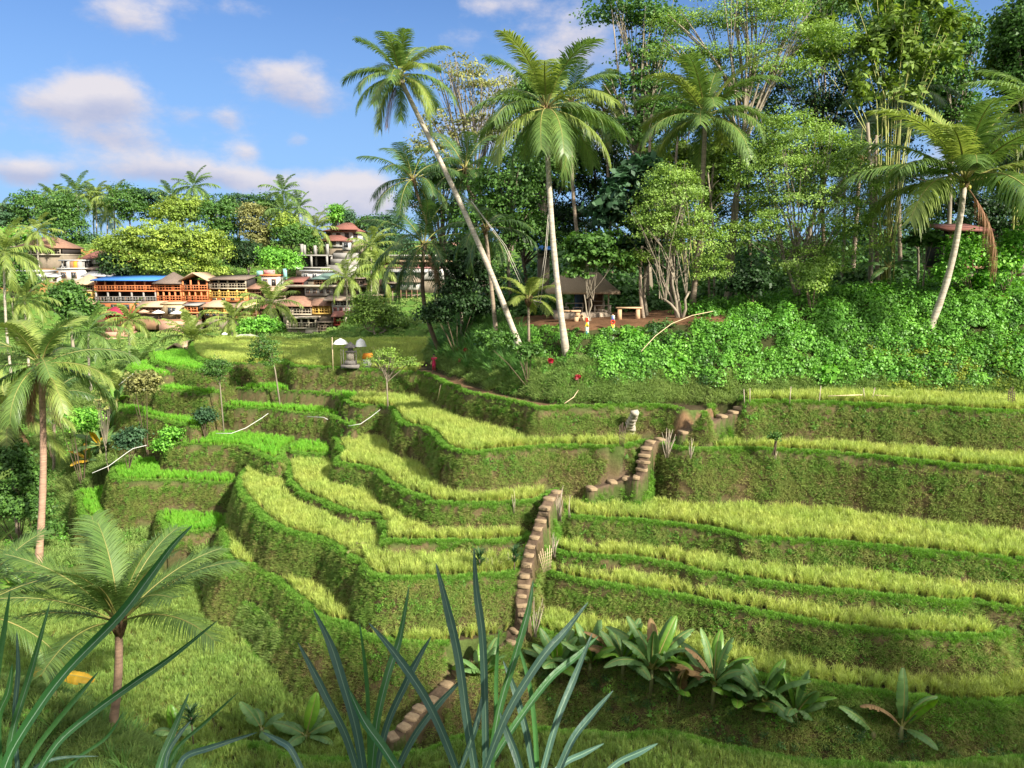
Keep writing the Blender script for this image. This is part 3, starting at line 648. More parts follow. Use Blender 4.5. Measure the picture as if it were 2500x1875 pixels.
# ------------------------------------------------------------------ palms
m_frond = material('palm_frond_green', (.10, .19, .045), (.15, .24, .055), scale=.5, rough=.42, trans=.35, tint=True, tvar=.3, spec=.5)
m_frondy = material('palm_frond_yellowgreen', (.24, .31, .07), (.20, .28, .06), scale=.5, rough=.45, trans=.35, tint=True, tvar=.3, spec=.4)
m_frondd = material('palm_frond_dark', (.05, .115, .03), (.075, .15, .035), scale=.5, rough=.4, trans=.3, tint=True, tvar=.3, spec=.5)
m_frondb = material('palm_frond_withered', (.36, .20, .12), (.30, .18, .10), scale=.8, rough=.8, trans=.2, tint=True, tvar=.3)
m_rach = material('palm_leaf_stem', (.22, .24, .06), (.28, .24, .08), scale=2, rough=.5)
m_nut = material('green_coconut', (.30, .33, .06), (.42, .36, .08), scale=5, rough=.4)
m_trunk = material('palm_trunk_bark', (.34, .27, .20), (.20, .155, .115), scale=1.0, rough=.9, bump=.8, stretch=(1.2, 1.2, 7), spec=.15)
m_trunkw = material('pale_palm_trunk_bark', (.52, .47, .38), (.30, .25, .19), scale=1.0, rough=.9, bump=.8, stretch=(1.2, 1.2, 7), spec=.15)
m_trunkp = material('pinkish_palm_trunk_bark', (.48, .31, .21), (.28, .18, .13), scale=1.0, rough=.9, bump=.8, stretch=(1.2, 1.2, 7), spec=.15)
m_fibre = material('palm_crown_fibre', (.20, .12, .06), (.09, .055, .03), scale=6, rough=.9, bump=.8)
def frond_mesh(name, Lg, elev, droop, n, w, hang, seed, seg=3, mats=None, width=.85):
    r = np.random.default_rng(seed); ns = 14; P = [(0, 0)]; A = []
    for i in range(ns):
        t = (i + .5) / ns; a = elev - droop * t ** 1.4; A.append(a); x, z = P[-1]; P.append((x + math.cos(a) * Lg / ns, z + math.sin(a) * Lg / ns))
    def at(t):
        f = min(t * ns, ns - 1e-6); i = int(f); u = f - i; return P[i][0] * (1 - u) + P[i + 1][0] * u, P[i][1] * (1 - u) + P[i + 1][1] * u, A[i]
    V = []; F = []; tt = []
    for i in range(n):
        t = .16 + .84 * (i + .5) / n; x, z, a = at(t)
        ll = Lg * .30 * width * (math.sin(math.pi * min(1, (t - .08) * .98)) ** .6 * .8 + .25) * (1.0 if t < .93 else .75)
        for sd in (-1, 1):
            l = ll * r.uniform(.85, 1.1); fw = .55 + .5 * t + r.uniform(-.12, .12)
            d = np.array([math.cos(a) * fw - math.sin(a) * .25, sd * 1.0, math.sin(a) * fw + math.cos(a) * .25]); d /= np.linalg.norm(d)
            h = hang * r.uniform(.7, 1.4); b = np.array([x, 0, z]); k = len(V); wd = w * r.uniform(.8, 1.1)
            ax = np.array([math.cos(a), 0, math.sin(a)])
            for j in range(seg + 1):
                u = j / seg; p = b + d * l * u * (1 - .35 * h * u) + np.array([0, 0, -1]) * l * h * u * u * .95
                ww = wd * (1 - .75 * u ** 2) * (1 if j else .6)
                if j < seg: V += [p - ax * ww, p + ax * ww]
                else: V += [p - ax * wd * .1, p + ax * wd * .1]
            F += [(k + 2 * j, k + 2 * j + 1, k + 2 * j + 3, k + 2 * j + 2) for j in range(seg)]; tt += [r.random()] * (2 * seg + 2)
    nb = len(F); k0 = len(V)
    m_ = MB(); m_.tube([(p[0], 0, p[1]) for p in P], [max(.012, .055 * Lg / 5 * (1 - .85 * i / ns)) for i in range(ns + 1)], 4, False)
    V2 = m_.V[0]; F += [tuple(i + k0 for i in f) for f in m_.F[4]]; tt += [.5] * len(V2)
    me = mesh_np(name, np.concatenate([np.array(V), V2]), np.array(F), tint=tt)
    for q in (mats or (m_frond, m_rach)): me.materials.append(q)
    mi = np.zeros(len(F), np.int32); mi[nb:] = 1; me.polygons.foreach_set('material_index', mi)
    return me
ELEV = [1.35, 1.05, .75, .45, .15, -.2, -.6]
FM = {}
def frond_set(key, mats, n, w, seg, width=.85, hangk=1.0, droopk=1.0):
    FM[key] = [[frond_mesh('frond_%s' % key, 1.0 * 6, e, (.85 + .5 * (1.35 - e) * .5) * droopk * (.9 + .25 * v), n, w, (.28 + .30 * (1.3 - e)) * hangk, 100 + i * 7 + v, seg, mats, width) for v in range(2)] for i, e in enumerate(ELEV)]
frond_set('near', (m_frond, m_rach), 100, .034, 3, hangk=.65, droopk=.75)
frond_set('mid', (m_frond, m_rach), 76, .058, 3, hangk=.85)
frond_set('midy', (m_frondy, m_rach), 76, .058, 3, hangk=.85)
frond_set('midd', (m_frondd, m_rach), 56, .055, 3)
frond_set('far', (m_frondy, m_rach), 22, .15, 2, hangk=1.2)
dead_mesh = frond_mesh('withered_frond', 6, -.9, .75, 50, .05, 1.3, 5, 3, (m_frondb, m_fibre), .7)
def curve_pts(a, b, bend, n=10):
    a, b = Vector(a), Vector(b); out = []
    for i in range(n + 1):
        t = i / n; p = a.lerp(b, t); s = math.sin(math.pi * t)
        out.append(p + Vector(bend) * s)
    return out
def palm(label, base, crown, L_=6.0, key='mid', n=20, seed=0, bend=(0, 0, 0), rad=.2, trunkm=None, dead=0, nuts=0, group=None, name='coconut_palm', elevs=None, azoff=0, flare=1.35, lowest=-.6, trunkpts=None):
    r = random.Random(seed); base, crown = Vector(base), Vector(crown)
    t = thing(name, label, 'palm tree', base, 0, group)
    pts = trunkpts or curve_pts(base - Vector((0, 0, .6)), crown, bend, 12); N_ = len(pts)
    loc = [p - base for p in pts]
    m_ = MB(); m_.tube([tuple(p) for p in loc], [rad * (1.0 + (flare - 1) * max(0, 1 - i / (N_ - 1) * 6)) * (1 - .25 * i / (N_ - 1)) * (1 + .05 * math.sin(i * 9)) for i in range(N_)], 9)
    m_.build('trunk', trunkm or m_trunk, t, smooth=True)
    c = crown - base
    m2 = MB()
    for i in range(9):
        a = i * .7; m2.tube([tuple(c + Vector((0, 0, -.55))), tuple(c + Vector((math.cos(a) * .25, math.sin(a) * .25, -.05))), tuple(c + Vector((math.cos(a) * .32, math.sin(a) * .32, .45)))], [rad * .7, .09, .03], 4)
    m2.build('crown_fibre', m_fibre, t)
    for i in range(n):
        a = azoff + i * 2.39996 + r.uniform(-.2, .2); u = (i + .5) / n
        e = 1.4 - (1.4 - lowest) * u ** .85 + r.uniform(-.1, .1)
        ei = min(range(7), key=lambda q: abs(ELEV[q] - e)); s = L_ / 6 * r.uniform(.85, 1.08) * (.8 if ei == 0 else 1)
        k2 = 'midy' if key == 'mid' and r.random() < .3 else key
        o = bpy.data.objects.new('frond', FM[k2][ei][r.randint(0, 1)]); o.location = c + Vector((0, 0, .1)); o.rotation_euler = (r.uniform(-.15, .15), 0, a); o.scale = (s, s, s); link(o, t)
    for i in range(dead):
        o = bpy.data.objects.new('frond', dead_mesh); a = r.uniform(0, 6.28) if dead > 1 else azoff; o.location = c - Vector((0, 0, .1)); o.rotation_euler = (0, 0, a); s = L_ / 6 * .75; o.scale = (s, s, s); o['label'] = 'withered brown frond hanging down'; link(o, t)
    for i in range(nuts):
        a = i * 1.9 + seed; mb = MB(); mb.ball((c.x + math.cos(a) * .33, c.y + math.sin(a) * .33, c.z - .25 - .13 * (i % 3)), .15, (1, 1, 1.25), 7, 5); mb.build('coconut', m_nut, t, smooth=True)
    return t
def far_palm(label, base, crown, L_=5, seed=0, group=None, n=19, young=False, rad=.17):
    """a palm too far off to show its fronds one by one: trunk and crown"""
    r = random.Random(seed); base, crown = Vector(base), Vector(crown); t = thing('coconut_palm', label, 'palm tree', base, 0, group)
    if not young or (crown - base).length > 1: 
        m_ = MB(); m_.tube([tuple(p - base) for p in curve_pts(base - Vector((0, 0, .8)), crown, (r.uniform(-.4, .4), 0, 0), 6)], [rad * 1.2, rad, rad, rad * .95, rad * .9, rad * .85, rad * .8], 6); m_.build('trunk', m_trunkw, t, smooth=True)
    Vs, Fs, ts, k = [], [], [], 0
    for i in range(n):
        a = i * 2.4 + r.uniform(-.2, .2); e = 1.4 - (1.0 if young else 2.0) * ((i + .5) / n) ** .85; ei = min(range(7), key=lambda q: abs(ELEV[q] - e)); key = (ei, r.randint(0, 1))
        if key not in FARC:
            me = FM['far'][key[0]][key[1]]; v = np.zeros(len(me.vertices) * 3, np.float32); me.vertices.foreach_get('co', v); f = np.zeros(len(me.polygons) * 4, np.int32); me.polygons.foreach_get('vertices', f); tn = np.zeros(len(me.vertices), np.float32); me.attributes['tint'].data.foreach_get('value', tn); FARC[key] = (v.reshape(-1, 3), f.reshape(-1, 4), tn)
        v, f, tn = FARC[key]; s = L_ / 6 * r.uniform(.85, 1.1); ca, sa = math.cos(a) * s, math.sin(a) * s
        Vs.append(np.stack([v[:, 0] * ca - v[:, 1] * sa, v[:, 0] * sa + v[:, 1] * ca, v[:, 2] * s], 1)); Fs.append(f + k); ts.append(tn); k += len(v)
    me = mesh_np('palm_crown', np.concatenate(Vs), np.concatenate(Fs), tint=np.concatenate(ts)); obj('crown', me, m_frondy if r.random() < .65 else m_frond, t, crown - base)
    return t
FARC = {}

# ------------------------------------------------------------------ broadleaf trees
LM = {}
def leafmat(key, a, b, **k):
    LM[key] = material('leaf_' + key, a, b, scale=k.pop('scale', .5), rough=k.pop('rough', .55), trans=k.pop('trans', .3), tint=True, tvar=k.pop('tvar', .45), spec=.4)
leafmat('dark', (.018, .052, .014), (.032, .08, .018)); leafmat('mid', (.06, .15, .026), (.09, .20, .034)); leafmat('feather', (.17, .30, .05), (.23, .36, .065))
leafmat('pale', (.22, .26, .07), (.28, .28, .09)); leafmat('yellow', (.20, .31, .045), (.27, .36, .055), scale=.12); leafmat('bright', (.13, .38, .04), (.19, .42, .055)); leafmat('blue', (.045, .115, .05), (.07, .15, .065)); leafmat('bronze', (.20, .21, .07), (.27, .28, .09)); leafmat('red', (.45, .02, .04), (.35, .03, .03))
m_barkp = material('pale_grey_bark', (.33, .28, .21), (.19, .16, .115), scale=2, rough=.9, bump=.5, stretch=(1, 1, .35)); m_barkd = material('brown_bark', (.16, .115, .075), (.09, .07, .045), scale=2, rough=.95, bump=.5, stretch=(1, 1, .35))
def crown_mesh(blobs, ncl, per, leaf, rc, flat=.5, seed=0, long=1.0, shell=.55, gap=0):
    r = np.random.default_rng(seed); blobs = np.array(blobs, float); vol = (blobs[:, 3] * blobs[:, 4] * blobs[:, 5]) ** .8
    bi = r.choice(len(blobs), ncl, p=vol / vol.sum()); d = r.normal(0, 1, (ncl, 3)); d /= np.linalg.norm(d, axis=1)[:, None]; d[:, 2] = np.where(d[:, 2] < -.5, -d[:, 2] * .6, d[:, 2])
    rad = shell + (1.05 - shell) * r.uniform(0, 1, (ncl, 1)) ** .6
    cc = blobs[bi, :3] + d * blobs[bi, 3:6] * rad; out = d / blobs[bi, 3:6]; out /= np.linalg.norm(out, axis=1)[:, None]
    cs = r.uniform(.6, 1.25, ncl); k = np.repeat(np.arange(ncl), per); n = len(k)
    off = r.normal(0, 1, (n, 3)) * np.array([1, 1, flat]) * rc * cs[k][:, None] * .62
    nrm = out[k] * .7 + np.array([0, 0, .6]) + r.normal(0, .55, (n, 3)); nrm /= np.linalg.norm(nrm, axis=1)[:, None]
    V, F, _ = leaf_quads(cc[k] + off, nrm, leaf * r.uniform(.65, 1.3, n), r, long)
    tint = np.repeat(np.clip(.5 + .25 * r.normal(0, 1, ncl)[k] + r.uniform(-.25, .25, n), 0, 1), 4)
    return mesh_np('crown', V, F, tint=tint), cc
def tree(label, base, blobs, ncl=220, per=34, leaf=.28, rc=.8, flat=.5, lm='mid', bark=None, rad=.22, stems=1, seed=0, limbs=12, name='broadleaf_tree', cat='tree', group=None, long=1.0, shell=.55, fork=.5, lean=None, mesh=None, trunkpts=None, limbrad=.35):
    """blobs relative to base: (x, y, z, rx, ry, rz)"""
    r = random.Random(seed + 5); base = Vector(base); t = thing(name, label, cat, base, 0, group)
    me, cc = crown_mesh(blobs, ncl, per, leaf, rc, flat, seed, long, shell)
    cb = np.array(blobs)[:, :3].mean(0); top = Vector(cb)
    for s in range(stems):
        m_ = MB(); off = Vector((r.uniform(-.35, .35), r.uniform(-.35, .35), 0)) * (stems > 1)
        tgt = Vector(tuple(blobs[s % len(blobs)][:3])); f = Vector((tgt.x * fork, tgt.y * fork, tgt.z * (.55 if stems == 1 else .35)))
        if trunkpts: P = [Vector(q) for q in trunkpts]; f = P[-1]
        else: P = [off * .6 - Vector((0, 0, .5)), off + f * .33 + Vector((r.uniform(-.2, .2), 0, 0)), off + f * .7 + Vector((r.uniform(-.2, .2), 0, 0)), off + f]
        rr = rad * (1 if stems == 1 else .7); m_.tube([tuple(p) for p in P], [rr * 1.3] + [rr * (1 - .45 * i / (len(P) - 1)) for i in range(1, len(P))], 7)
        nl = max(2, limbs // stems); idx = [r.randrange(len(cc)) for _ in range(nl * 3)]
        idx.sort(key=lambda i: (Vector(cc[i]) - tgt).length)
        for i in idx[::3][:nl]:
            e = Vector(cc[i]); q = f.lerp(P[-2], r.uniform(0, .6)); mid = q.lerp(e, .5) + Vector((r.uniform(-.3, .3), r.uniform(-.3, .3), r.uniform(0, .5))) * (e - q).length * .18
            m_.tube([tuple(q), tuple(mid), tuple(e)], [rr * limbrad, rr * limbrad * .65, rr * .12], 5, False)
            for _ in range(2):
                e2 = e + Vector((r.uniform(-1, 1), r.uniform(-1, 1), r.uniform(-.2, 1))) * rc * 1.4; m_.tube([tuple(mid), tuple(mid.lerp(e2, .5) + Vector((0, 0, .1))), tuple(e2)], [rr * .3 * limbrad * 1.5, rr * .15, rr * .06], 4, False)
        m_.build('trunk', bark or m_barkp, t, smooth=True)
    obj('crown', me, LM[lm], t)
    return t
def shrub(label, base, blobs, ncl, per, leaf, rc, lm, name='shrub', cat='shrub', seed=0, group=None, flat=.6, long=1.0):
    t = thing(name, label, cat, base, 0, group); me, cc = crown_mesh(blobs, ncl, per, leaf, rc, flat, seed, long, .3)
    m_ = MB(); r = random.Random(seed)
    for i in range(7):
        e = Vector(cc[r.randrange(len(cc))]); m_.tube([(r.uniform(-.1, .1), r.uniform(-.1, .1), -.3), tuple(e * .5 + Vector((0, 0, .1))), tuple(e)], [.04, .03, .012], 4, False)
    m_.build('stem', m_barkd, t); obj('foliage', me, LM[lm], t); return t

# ------------------------------------------------------------------ bananas
m_ban = material('banana_leaf', (.11, .23, .07), (.16, .29, .08), scale=1.5, rough=.5, trans=.3, tint=True, tvar=.3, spec=.5)
m_bany = material('bright_banana_leaf', (.18, .36, .04), (.15, .32, .04), scale=1.5, rough=.4, trans=.4, tint=True, tvar=.25, spec=.5)
m_banw = material('withered_banana_leaf', (.30, .20, .09), (.20, .13, .06), scale=1.5, rough=.85, trans=.2, tint=True, tvar=.3)
m_bany2 = material('yellow_banana_leaf', (.70, .42, .03), (.55, .35, .04), scale=1.5, rough=.6, trans=.3, tint=True, tvar=.3)
m_bstem = material('banana_stem', (.20, .23, .08), (.14, .11, .06), scale=3, rough=.6, stretch=(1, 1, .3))
def banana_leaf(Lg, elev, droop, hw, seed, tear=.25, mt=None, stalk=.18):
    r = random.Random(seed); n = 18; V = []; F = []; tt = []; x = z = 0; P = []
    for i in range(n + 1):
        t = i / n; a = elev - droop * t ** 1.5; P.append((x, z, a)); x += math.cos(a) * Lg / n; z += math.sin(a) * Lg / n
    m_ = MB(); m_.tube([(p[0], 0, p[1]) for p in P], [.045 * (1 - .8 * i / n) * Lg / 2.4 for i in range(n + 1)], 5, False)
    Vr = m_.V[0]; Fr = m_.F[4]
    s0 = int(n * stalk)
    for sd in (-1, 1):
        sag = 0.0
        for i in range(s0, n):
            torn = r.random() < tear
            if torn: sag = r.uniform(0, .5)
            t0, t1 = (i - s0) / (n - s0), (i + 1 - s0) / (n - s0)
            w = lambda t: hw * (max(0, math.sin(math.pi * min(1, .10 + .88 * t))) ** .55)
            p, q = P[i], P[i + 1]; k = len(V); fold = -.25 - .5 * sag
            for (u, tq, pp) in ((0, t0, p), (1, t1, q)):
                ww = w(tq); nx, nz_ = -math.sin(pp[2]), math.cos(pp[2])
                if torn and u == 0: ww *= .9
                V.append((pp[0], 0, pp[1]))
                V.append((pp[0] + nx * .22 * ww, sd * ww * .55, pp[1] + nz_ * .22 * ww))
                fx = ww * .15
                V.append((pp[0] + nx * fold * ww + math.cos(pp[2]) * .12 * ww, sd * ww, pp[1] + nz_ * fold * ww * .4 - sag * ww * .6))
            F += [(k, k + 3, k + 4, k + 1), (k + 1, k + 4, k + 5, k + 2)]; tt += [r.random() * .3 + .35 * (sd > 0)] * 6
    k0 = len(V); nf = len(F); F += [tuple(i + k0 for i in f) for f in Fr]; tt += [.9] * len(Vr)
    me = mesh_np('banana_leaf', np.concatenate([np.array(V), Vr]), np.array(F), tint=tt, smooth=False)
    me.materials.append(mt or m_ban); me.materials.append(m_rach); mi = np.zeros(len(F), np.int32); mi[nf:] = 1; me.polygons.foreach_set('material_index', mi)
    return me
BL = {}
def banana(label, base, Hs, Lg, leaves, seed=0, group=None, name='banana_plant', rad=.13, hw=.34, lean=(0, 0)):
    """leaves: list of (azimuth from camera-right, elevation, droop, length factor, kind)"""
    t = thing(name, label, 'banana plant', base, 0, group); m_ = MB(); top = Vector((lean[0], lean[1], Hs))
    m_.tube([(0, 0, -.4), (lean[0] * .4, lean[1] * .4, Hs * .5), tuple(top)], [rad * 1.2, rad, rad * .6], 8); m_.build('stem', m_bstem, t, smooth=True)
    for i, (a, e, d, f, k) in enumerate(leaves):
        mt = {'g': m_ban, 'b': m_bany, 'w': m_banw, 'y': m_bany2}[k]
        me = banana_leaf(Lg * f, e, d, hw * (.75 + .25 * f), seed * 31 + i, .1 if k == 'b' else .35 if k == 'g' else .5, mt)
        o = obj('leaf', me, None, t, top + Vector((0, 0, -.1))); o.rotation_euler = ((seed * 7 + i * 13) % 10 * .08 - .4, 0, a)
    return t
# ------------------------------------------------------------------ planting: palms on the wooded hill
def on(px, py, d):
    p = at_d(px, py, d); p.z = ground(p.x, p.y); return p
def hpt(px, d, z=None):
    a, _ = ray(px, 700); p = Vector((a * d, d, 0)); p.z = ground(p.x, p.y) if z is None else z; return p
def rel(base, px, py, d): return at_d(px, py, d) - Vector(base)
b = hpt(1285, 60.5); palm('tall slender palm leaning far to the left against open sky', b, at_d(975, 190, 63), 5.2, 'mid', 22, 1, bend=(1.0, 0, -1.2), rad=.24, trunkm=m_trunkw, dead=1, nuts=6, azoff=2.6)
b = hpt(1386, 58.0); palm('tall palm with a white lower trunk in front of the thatched hut', b, at_d(1333, 268, 60), 6.6, 'mid', 24, 2, bend=(-.3, 0, 0), rad=.25, trunkm=m_trunkw, nuts=9, dead=1, azoff=.5)
b = hpt(1690, 66); palm('palm with upright fronds and green nuts rising above the feathery trees', b, at_d(1722, 285, 66), 7.0, 'mid', 22, 3, bend=(.2, 0, 0), rad=.25, trunkm=m_trunk, nuts=8, azoff=1.1, lowest=-.2)
b = hpt(2268, 58); palm('leaning palm at the right with a long withered frond hanging beside its trunk', b, at_d(2355, 445, 58), 9.4, 'mid', 24, 4, bend=(.5, 0, -.3), rad=.27, trunkm=m_trunkw, nuts=4, dead=1, azoff=-.2, lowest=.0)
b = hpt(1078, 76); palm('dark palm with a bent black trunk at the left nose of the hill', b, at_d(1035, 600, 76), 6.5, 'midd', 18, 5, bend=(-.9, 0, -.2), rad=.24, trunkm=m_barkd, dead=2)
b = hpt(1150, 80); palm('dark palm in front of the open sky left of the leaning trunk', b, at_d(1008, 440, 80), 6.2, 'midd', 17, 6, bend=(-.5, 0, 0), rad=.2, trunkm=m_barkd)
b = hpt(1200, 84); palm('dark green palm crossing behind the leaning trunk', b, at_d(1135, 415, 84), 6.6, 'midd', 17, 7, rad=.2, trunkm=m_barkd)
b = hpt(1445, 72); palm('slim palm with an S-curved trunk right of the white trunked palm', b, at_d(1393, 250, 72), 5.6, 'midd', 16, 8, bend=(-.6, 0, 0), rad=.19, dead=1)
b = hpt(1500, 86); palm('yellowish palm in the gap between the tall trees', b, at_d(1478, 275, 86), 5.6, 'midy', 16, 9, rad=.18, nuts=3)
b = hpt(1215, 66); palm('palm with a bare straight trunk just left of the leaning palm', b, at_d(1185, 560, 66), 4.6, 'midd', 13, 10, rad=.2, trunkm=m_trunk)
b = hpt(1292, 62); palm('young bright palm with a short trunk beside the swing', b, at_d(1290, 735, 62), 3.2, 'midy', 12, 11, rad=.12, name='young_palm', lowest=.1)
b = hpt(2540, 60); palm('palm whose fronds enter the frame at the right edge', b, at_d(2580, 300, 60), 7.5, 'mid', 18, 12, rad=.25)
b = hpt(2080, 74); palm('dark palm half hidden behind the big feathery tree', b, at_d(2100, 390, 74), 6.5, 'midd', 16, 13, rad=.22)
b = hpt(2200, 80); palm('tall palm behind the bamboo with drooping dark fronds', b, at_d(2190, 240, 80), 6.5, 'midd', 18, 14, rad=.22)

# trees of the hill ------------------------------------------------
def E(base, lst, d):
    """crown ellipsoids given in photo pixels (cx, cy, rx, ry) at distance d"""
    out = []
    for cx_, cy_, rx, ry, *o in lst:
        dd = d + (o[0] if o else 0); q = rel(base, cx_, cy_, dd); k = dd / FOC; out.append((q.x, q.y, q.z, rx * k, (rx + ry) * .45 * k, ry * k))
    return out
b = hpt(1660, 62); tree('feathery light green tree on several thin stems right of the benches', b, E(b, [(1640,500,95,75),(1590,560,70,60),(1700,590,80,65),(1640,440,60,45),(1560,640,50,40),(1730,660,50,45)], 62), 330, 60, .13, .75, .35, 'feather', seed=1, stems=5, rad=.2, limbs=30, long=1.3, shell=.45, name='feathery_tree')
b = hpt(1950, 63); tree('big rounded feathery tree with bare twigs showing inside', b, E(b, [(1960,370,130,90),(1880,430,110,90),(2050,450,110,100),(1960,520,150,90),(1850,580,90,70),(2080,590,80,80),(1980,640,100,60),(1930,310,80,50)], 63), 760, 60, .13, .8, .35, 'feather', seed=2, stems=4, rad=.24, limbs=46, long=1.3, shell=.45, name='feathery_tree', bark=m_barkp)
b = hpt(1450, 62.5); tree('small leafy tree shading the front of the thatched hut', b, E(b, [(1450,630,55,38),(1425,600,45,30),(1500,645,40,32),(1410,665,24,16),(1480,590,40,30)], 62.5), 150, 26, .30, .6, .4, 'mid', seed=3, rad=.11, limbs=10, long=1.4, stems=2)
b = hpt(1582, 65); tree('tree with large dark drooping leaves right of the hut', b, E(b, [(1555,470,60,60),(1500,520,45,60),(1600,560,50,55),(1540,620,50,40),(1580,410,40,30)], 65), 160, 20, .62, .8, .5, 'blue', seed=4, rad=.17, limbs=12, long=1.25)
b = hpt(1245, 76); tree('dense leafy tree filling the space behind the white trunked palm', b, E(b, [(1240,470,85,80),(1190,560,80,80),(1290,580,80,70),(1270,400,60,50),(1160,640,60,60)], 76), 420, 34, .30, .9, .5, 'mid', seed=5, rad=.25)
b = hpt(1120, 74); tree('dark bushy tree on the left nose of the hill', b, E(b, [(1135,640,50,60),(1120,705,40,45),(1170,690,50,50),(1100,750,30,28)], 74), 260, 30, .26, .7, .45, 'dark', seed=6, rad=.2)
b = hpt(1180, 92); tree('pale feathery tree with open limbs against the sky', b, E(b, [(1130,190,70,50),(1200,230,80,50),(1080,300,60,45),(1170,320,80,50),(1050,370,60,40),(1230,330,60,50)], 92), 330, 24, .24, .9, .3, 'pale', seed=7, rad=.35, limbs=34, long=1.2, shell=.5, name='feathery_tree')
b = hpt(1100, 88); tree('dark feathery tree beneath the pale crown on the left', b, E(b, [(1050,430,65,45),(1115,440,70,50),(1010,495,40,35),(1090,530,65,50)], 88), 330, 28, .24, .9, .4, 'mid', seed=8, rad=.3, limbs=24)
b = hpt(1590, 82); tree('very tall tree whose leafy boughs reach left across the sky', b, E(b, [(1520,15,90,28),(1470,40,55,22),(1600,60,80,50),(1580,140,70,45),(1560,220,75,50),(1610,290,80,60),(1545,330,60,50)], 82), 470, 26, .30, .9, .32, 'mid', seed=9, rad=.4, limbs=30, bark=m_barkp, shell=.4)
b = hpt(1800, 68); tree('tall spreading tree with a pale forked trunk and a flat olive crown', b, E(b, [(1700,60,120,32),(1850,40,150,35),(1980,90,120,32),(1780,140,120,28),(1900,170,110,28),(1650,130,80,28),(1830,-40,160,40)], 68), 620, 46, .14, .9, .22, 'feather', seed=10, rad=.32, limbs=26, long=1.2, shell=.3, name='spreading_tree', bark=m_barkp,
    trunkpts=[(0, 0, -.6), tuple(rel(b, 1778, 640, 68)), tuple(rel(b, 1800, 450, 68)), tuple(rel(b, 1822, 260, 68))], limbrad=.36)
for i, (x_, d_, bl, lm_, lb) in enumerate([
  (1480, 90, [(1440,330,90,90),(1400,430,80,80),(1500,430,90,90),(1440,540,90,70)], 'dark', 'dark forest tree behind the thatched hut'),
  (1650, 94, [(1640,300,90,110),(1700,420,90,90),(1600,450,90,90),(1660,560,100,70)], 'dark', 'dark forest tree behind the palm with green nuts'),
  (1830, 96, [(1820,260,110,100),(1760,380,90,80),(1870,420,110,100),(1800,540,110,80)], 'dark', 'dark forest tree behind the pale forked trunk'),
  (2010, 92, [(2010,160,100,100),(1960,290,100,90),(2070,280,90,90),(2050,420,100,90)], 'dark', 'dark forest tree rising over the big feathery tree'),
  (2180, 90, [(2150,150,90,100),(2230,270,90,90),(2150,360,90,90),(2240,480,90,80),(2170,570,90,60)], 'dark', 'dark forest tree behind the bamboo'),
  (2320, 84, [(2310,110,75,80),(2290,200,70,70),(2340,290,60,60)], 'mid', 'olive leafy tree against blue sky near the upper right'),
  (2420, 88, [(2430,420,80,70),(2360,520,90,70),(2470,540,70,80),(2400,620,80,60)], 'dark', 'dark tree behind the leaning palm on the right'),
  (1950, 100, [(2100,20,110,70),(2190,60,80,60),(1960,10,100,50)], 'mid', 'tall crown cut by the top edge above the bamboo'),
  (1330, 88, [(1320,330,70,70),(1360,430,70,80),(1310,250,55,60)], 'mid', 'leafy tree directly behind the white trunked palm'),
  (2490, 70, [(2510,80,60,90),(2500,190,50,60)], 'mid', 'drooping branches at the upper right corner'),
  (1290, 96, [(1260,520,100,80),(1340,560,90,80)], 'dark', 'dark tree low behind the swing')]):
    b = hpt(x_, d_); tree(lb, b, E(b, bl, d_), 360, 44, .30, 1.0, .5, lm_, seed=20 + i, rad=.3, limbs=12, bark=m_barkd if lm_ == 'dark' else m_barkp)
# bare trunks seen in the dark below the canopy
for i, (x0, x1, y1, d_, r0, lb) in enumerate([(1768,1800,470,67,.20,'grey leaning bare trunk right of the feathery tree'),(1735,1742,400,70,.10,'thin straight trunk in the dark wood'),(1745,1728,420,71,.09,'thin trunk beside the grey leaning one'),(1640,1655,330,74,.14,'slim trunk behind the feathery tree'),
   (2125,2118,300,68,.18,'knotty trunk wrapped in climbers left of the bamboo'),(2148,2140,330,70,.16,'reddish straight trunk beside the bamboo'),(2052,2060,420,72,.13,'pale trunk inside the feathery crown'),(1585,1590,280,76,.16,'trunk of a tall tree above the large-leaved one'),(2240,2232,520,66,.1,'thin trunk left of the leaning palm'),(1575,1568,600,63,.14,'short trunk just right of the long bench')]):
    b = hpt(x0, d_); tp = rel(b, x1, y1, d_); t = thing('tree_trunk', lb, 'tree trunk', b); m_ = MB(); P = curve_pts((0, 0, -.5), tp, (.25 * (-1) ** i, 0, 0), 7)
    m_.tube([tuple(p) for p in P], [r0 * (1.2 - .4 * k / 7) for k in range(8)], 7); m_.build('bark', m_barkp if i % 2 == 0 else m_trunk, t, smooth=True)
    m3 = MB()
    for k in range(5):
        q = Vector(P[4 + k % 3]); e = q + Vector((rnd.uniform(-2, 2), rnd.uniform(-1, 1), rnd.uniform(.5, 2.2))); m3.tube([tuple(q), tuple(q.lerp(e, .5) + Vector((0, 0, .2))), tuple(e)], [r0 * .3, r0 * .2, .02], 4, False)
    m3.build('branch', m_barkp, t)
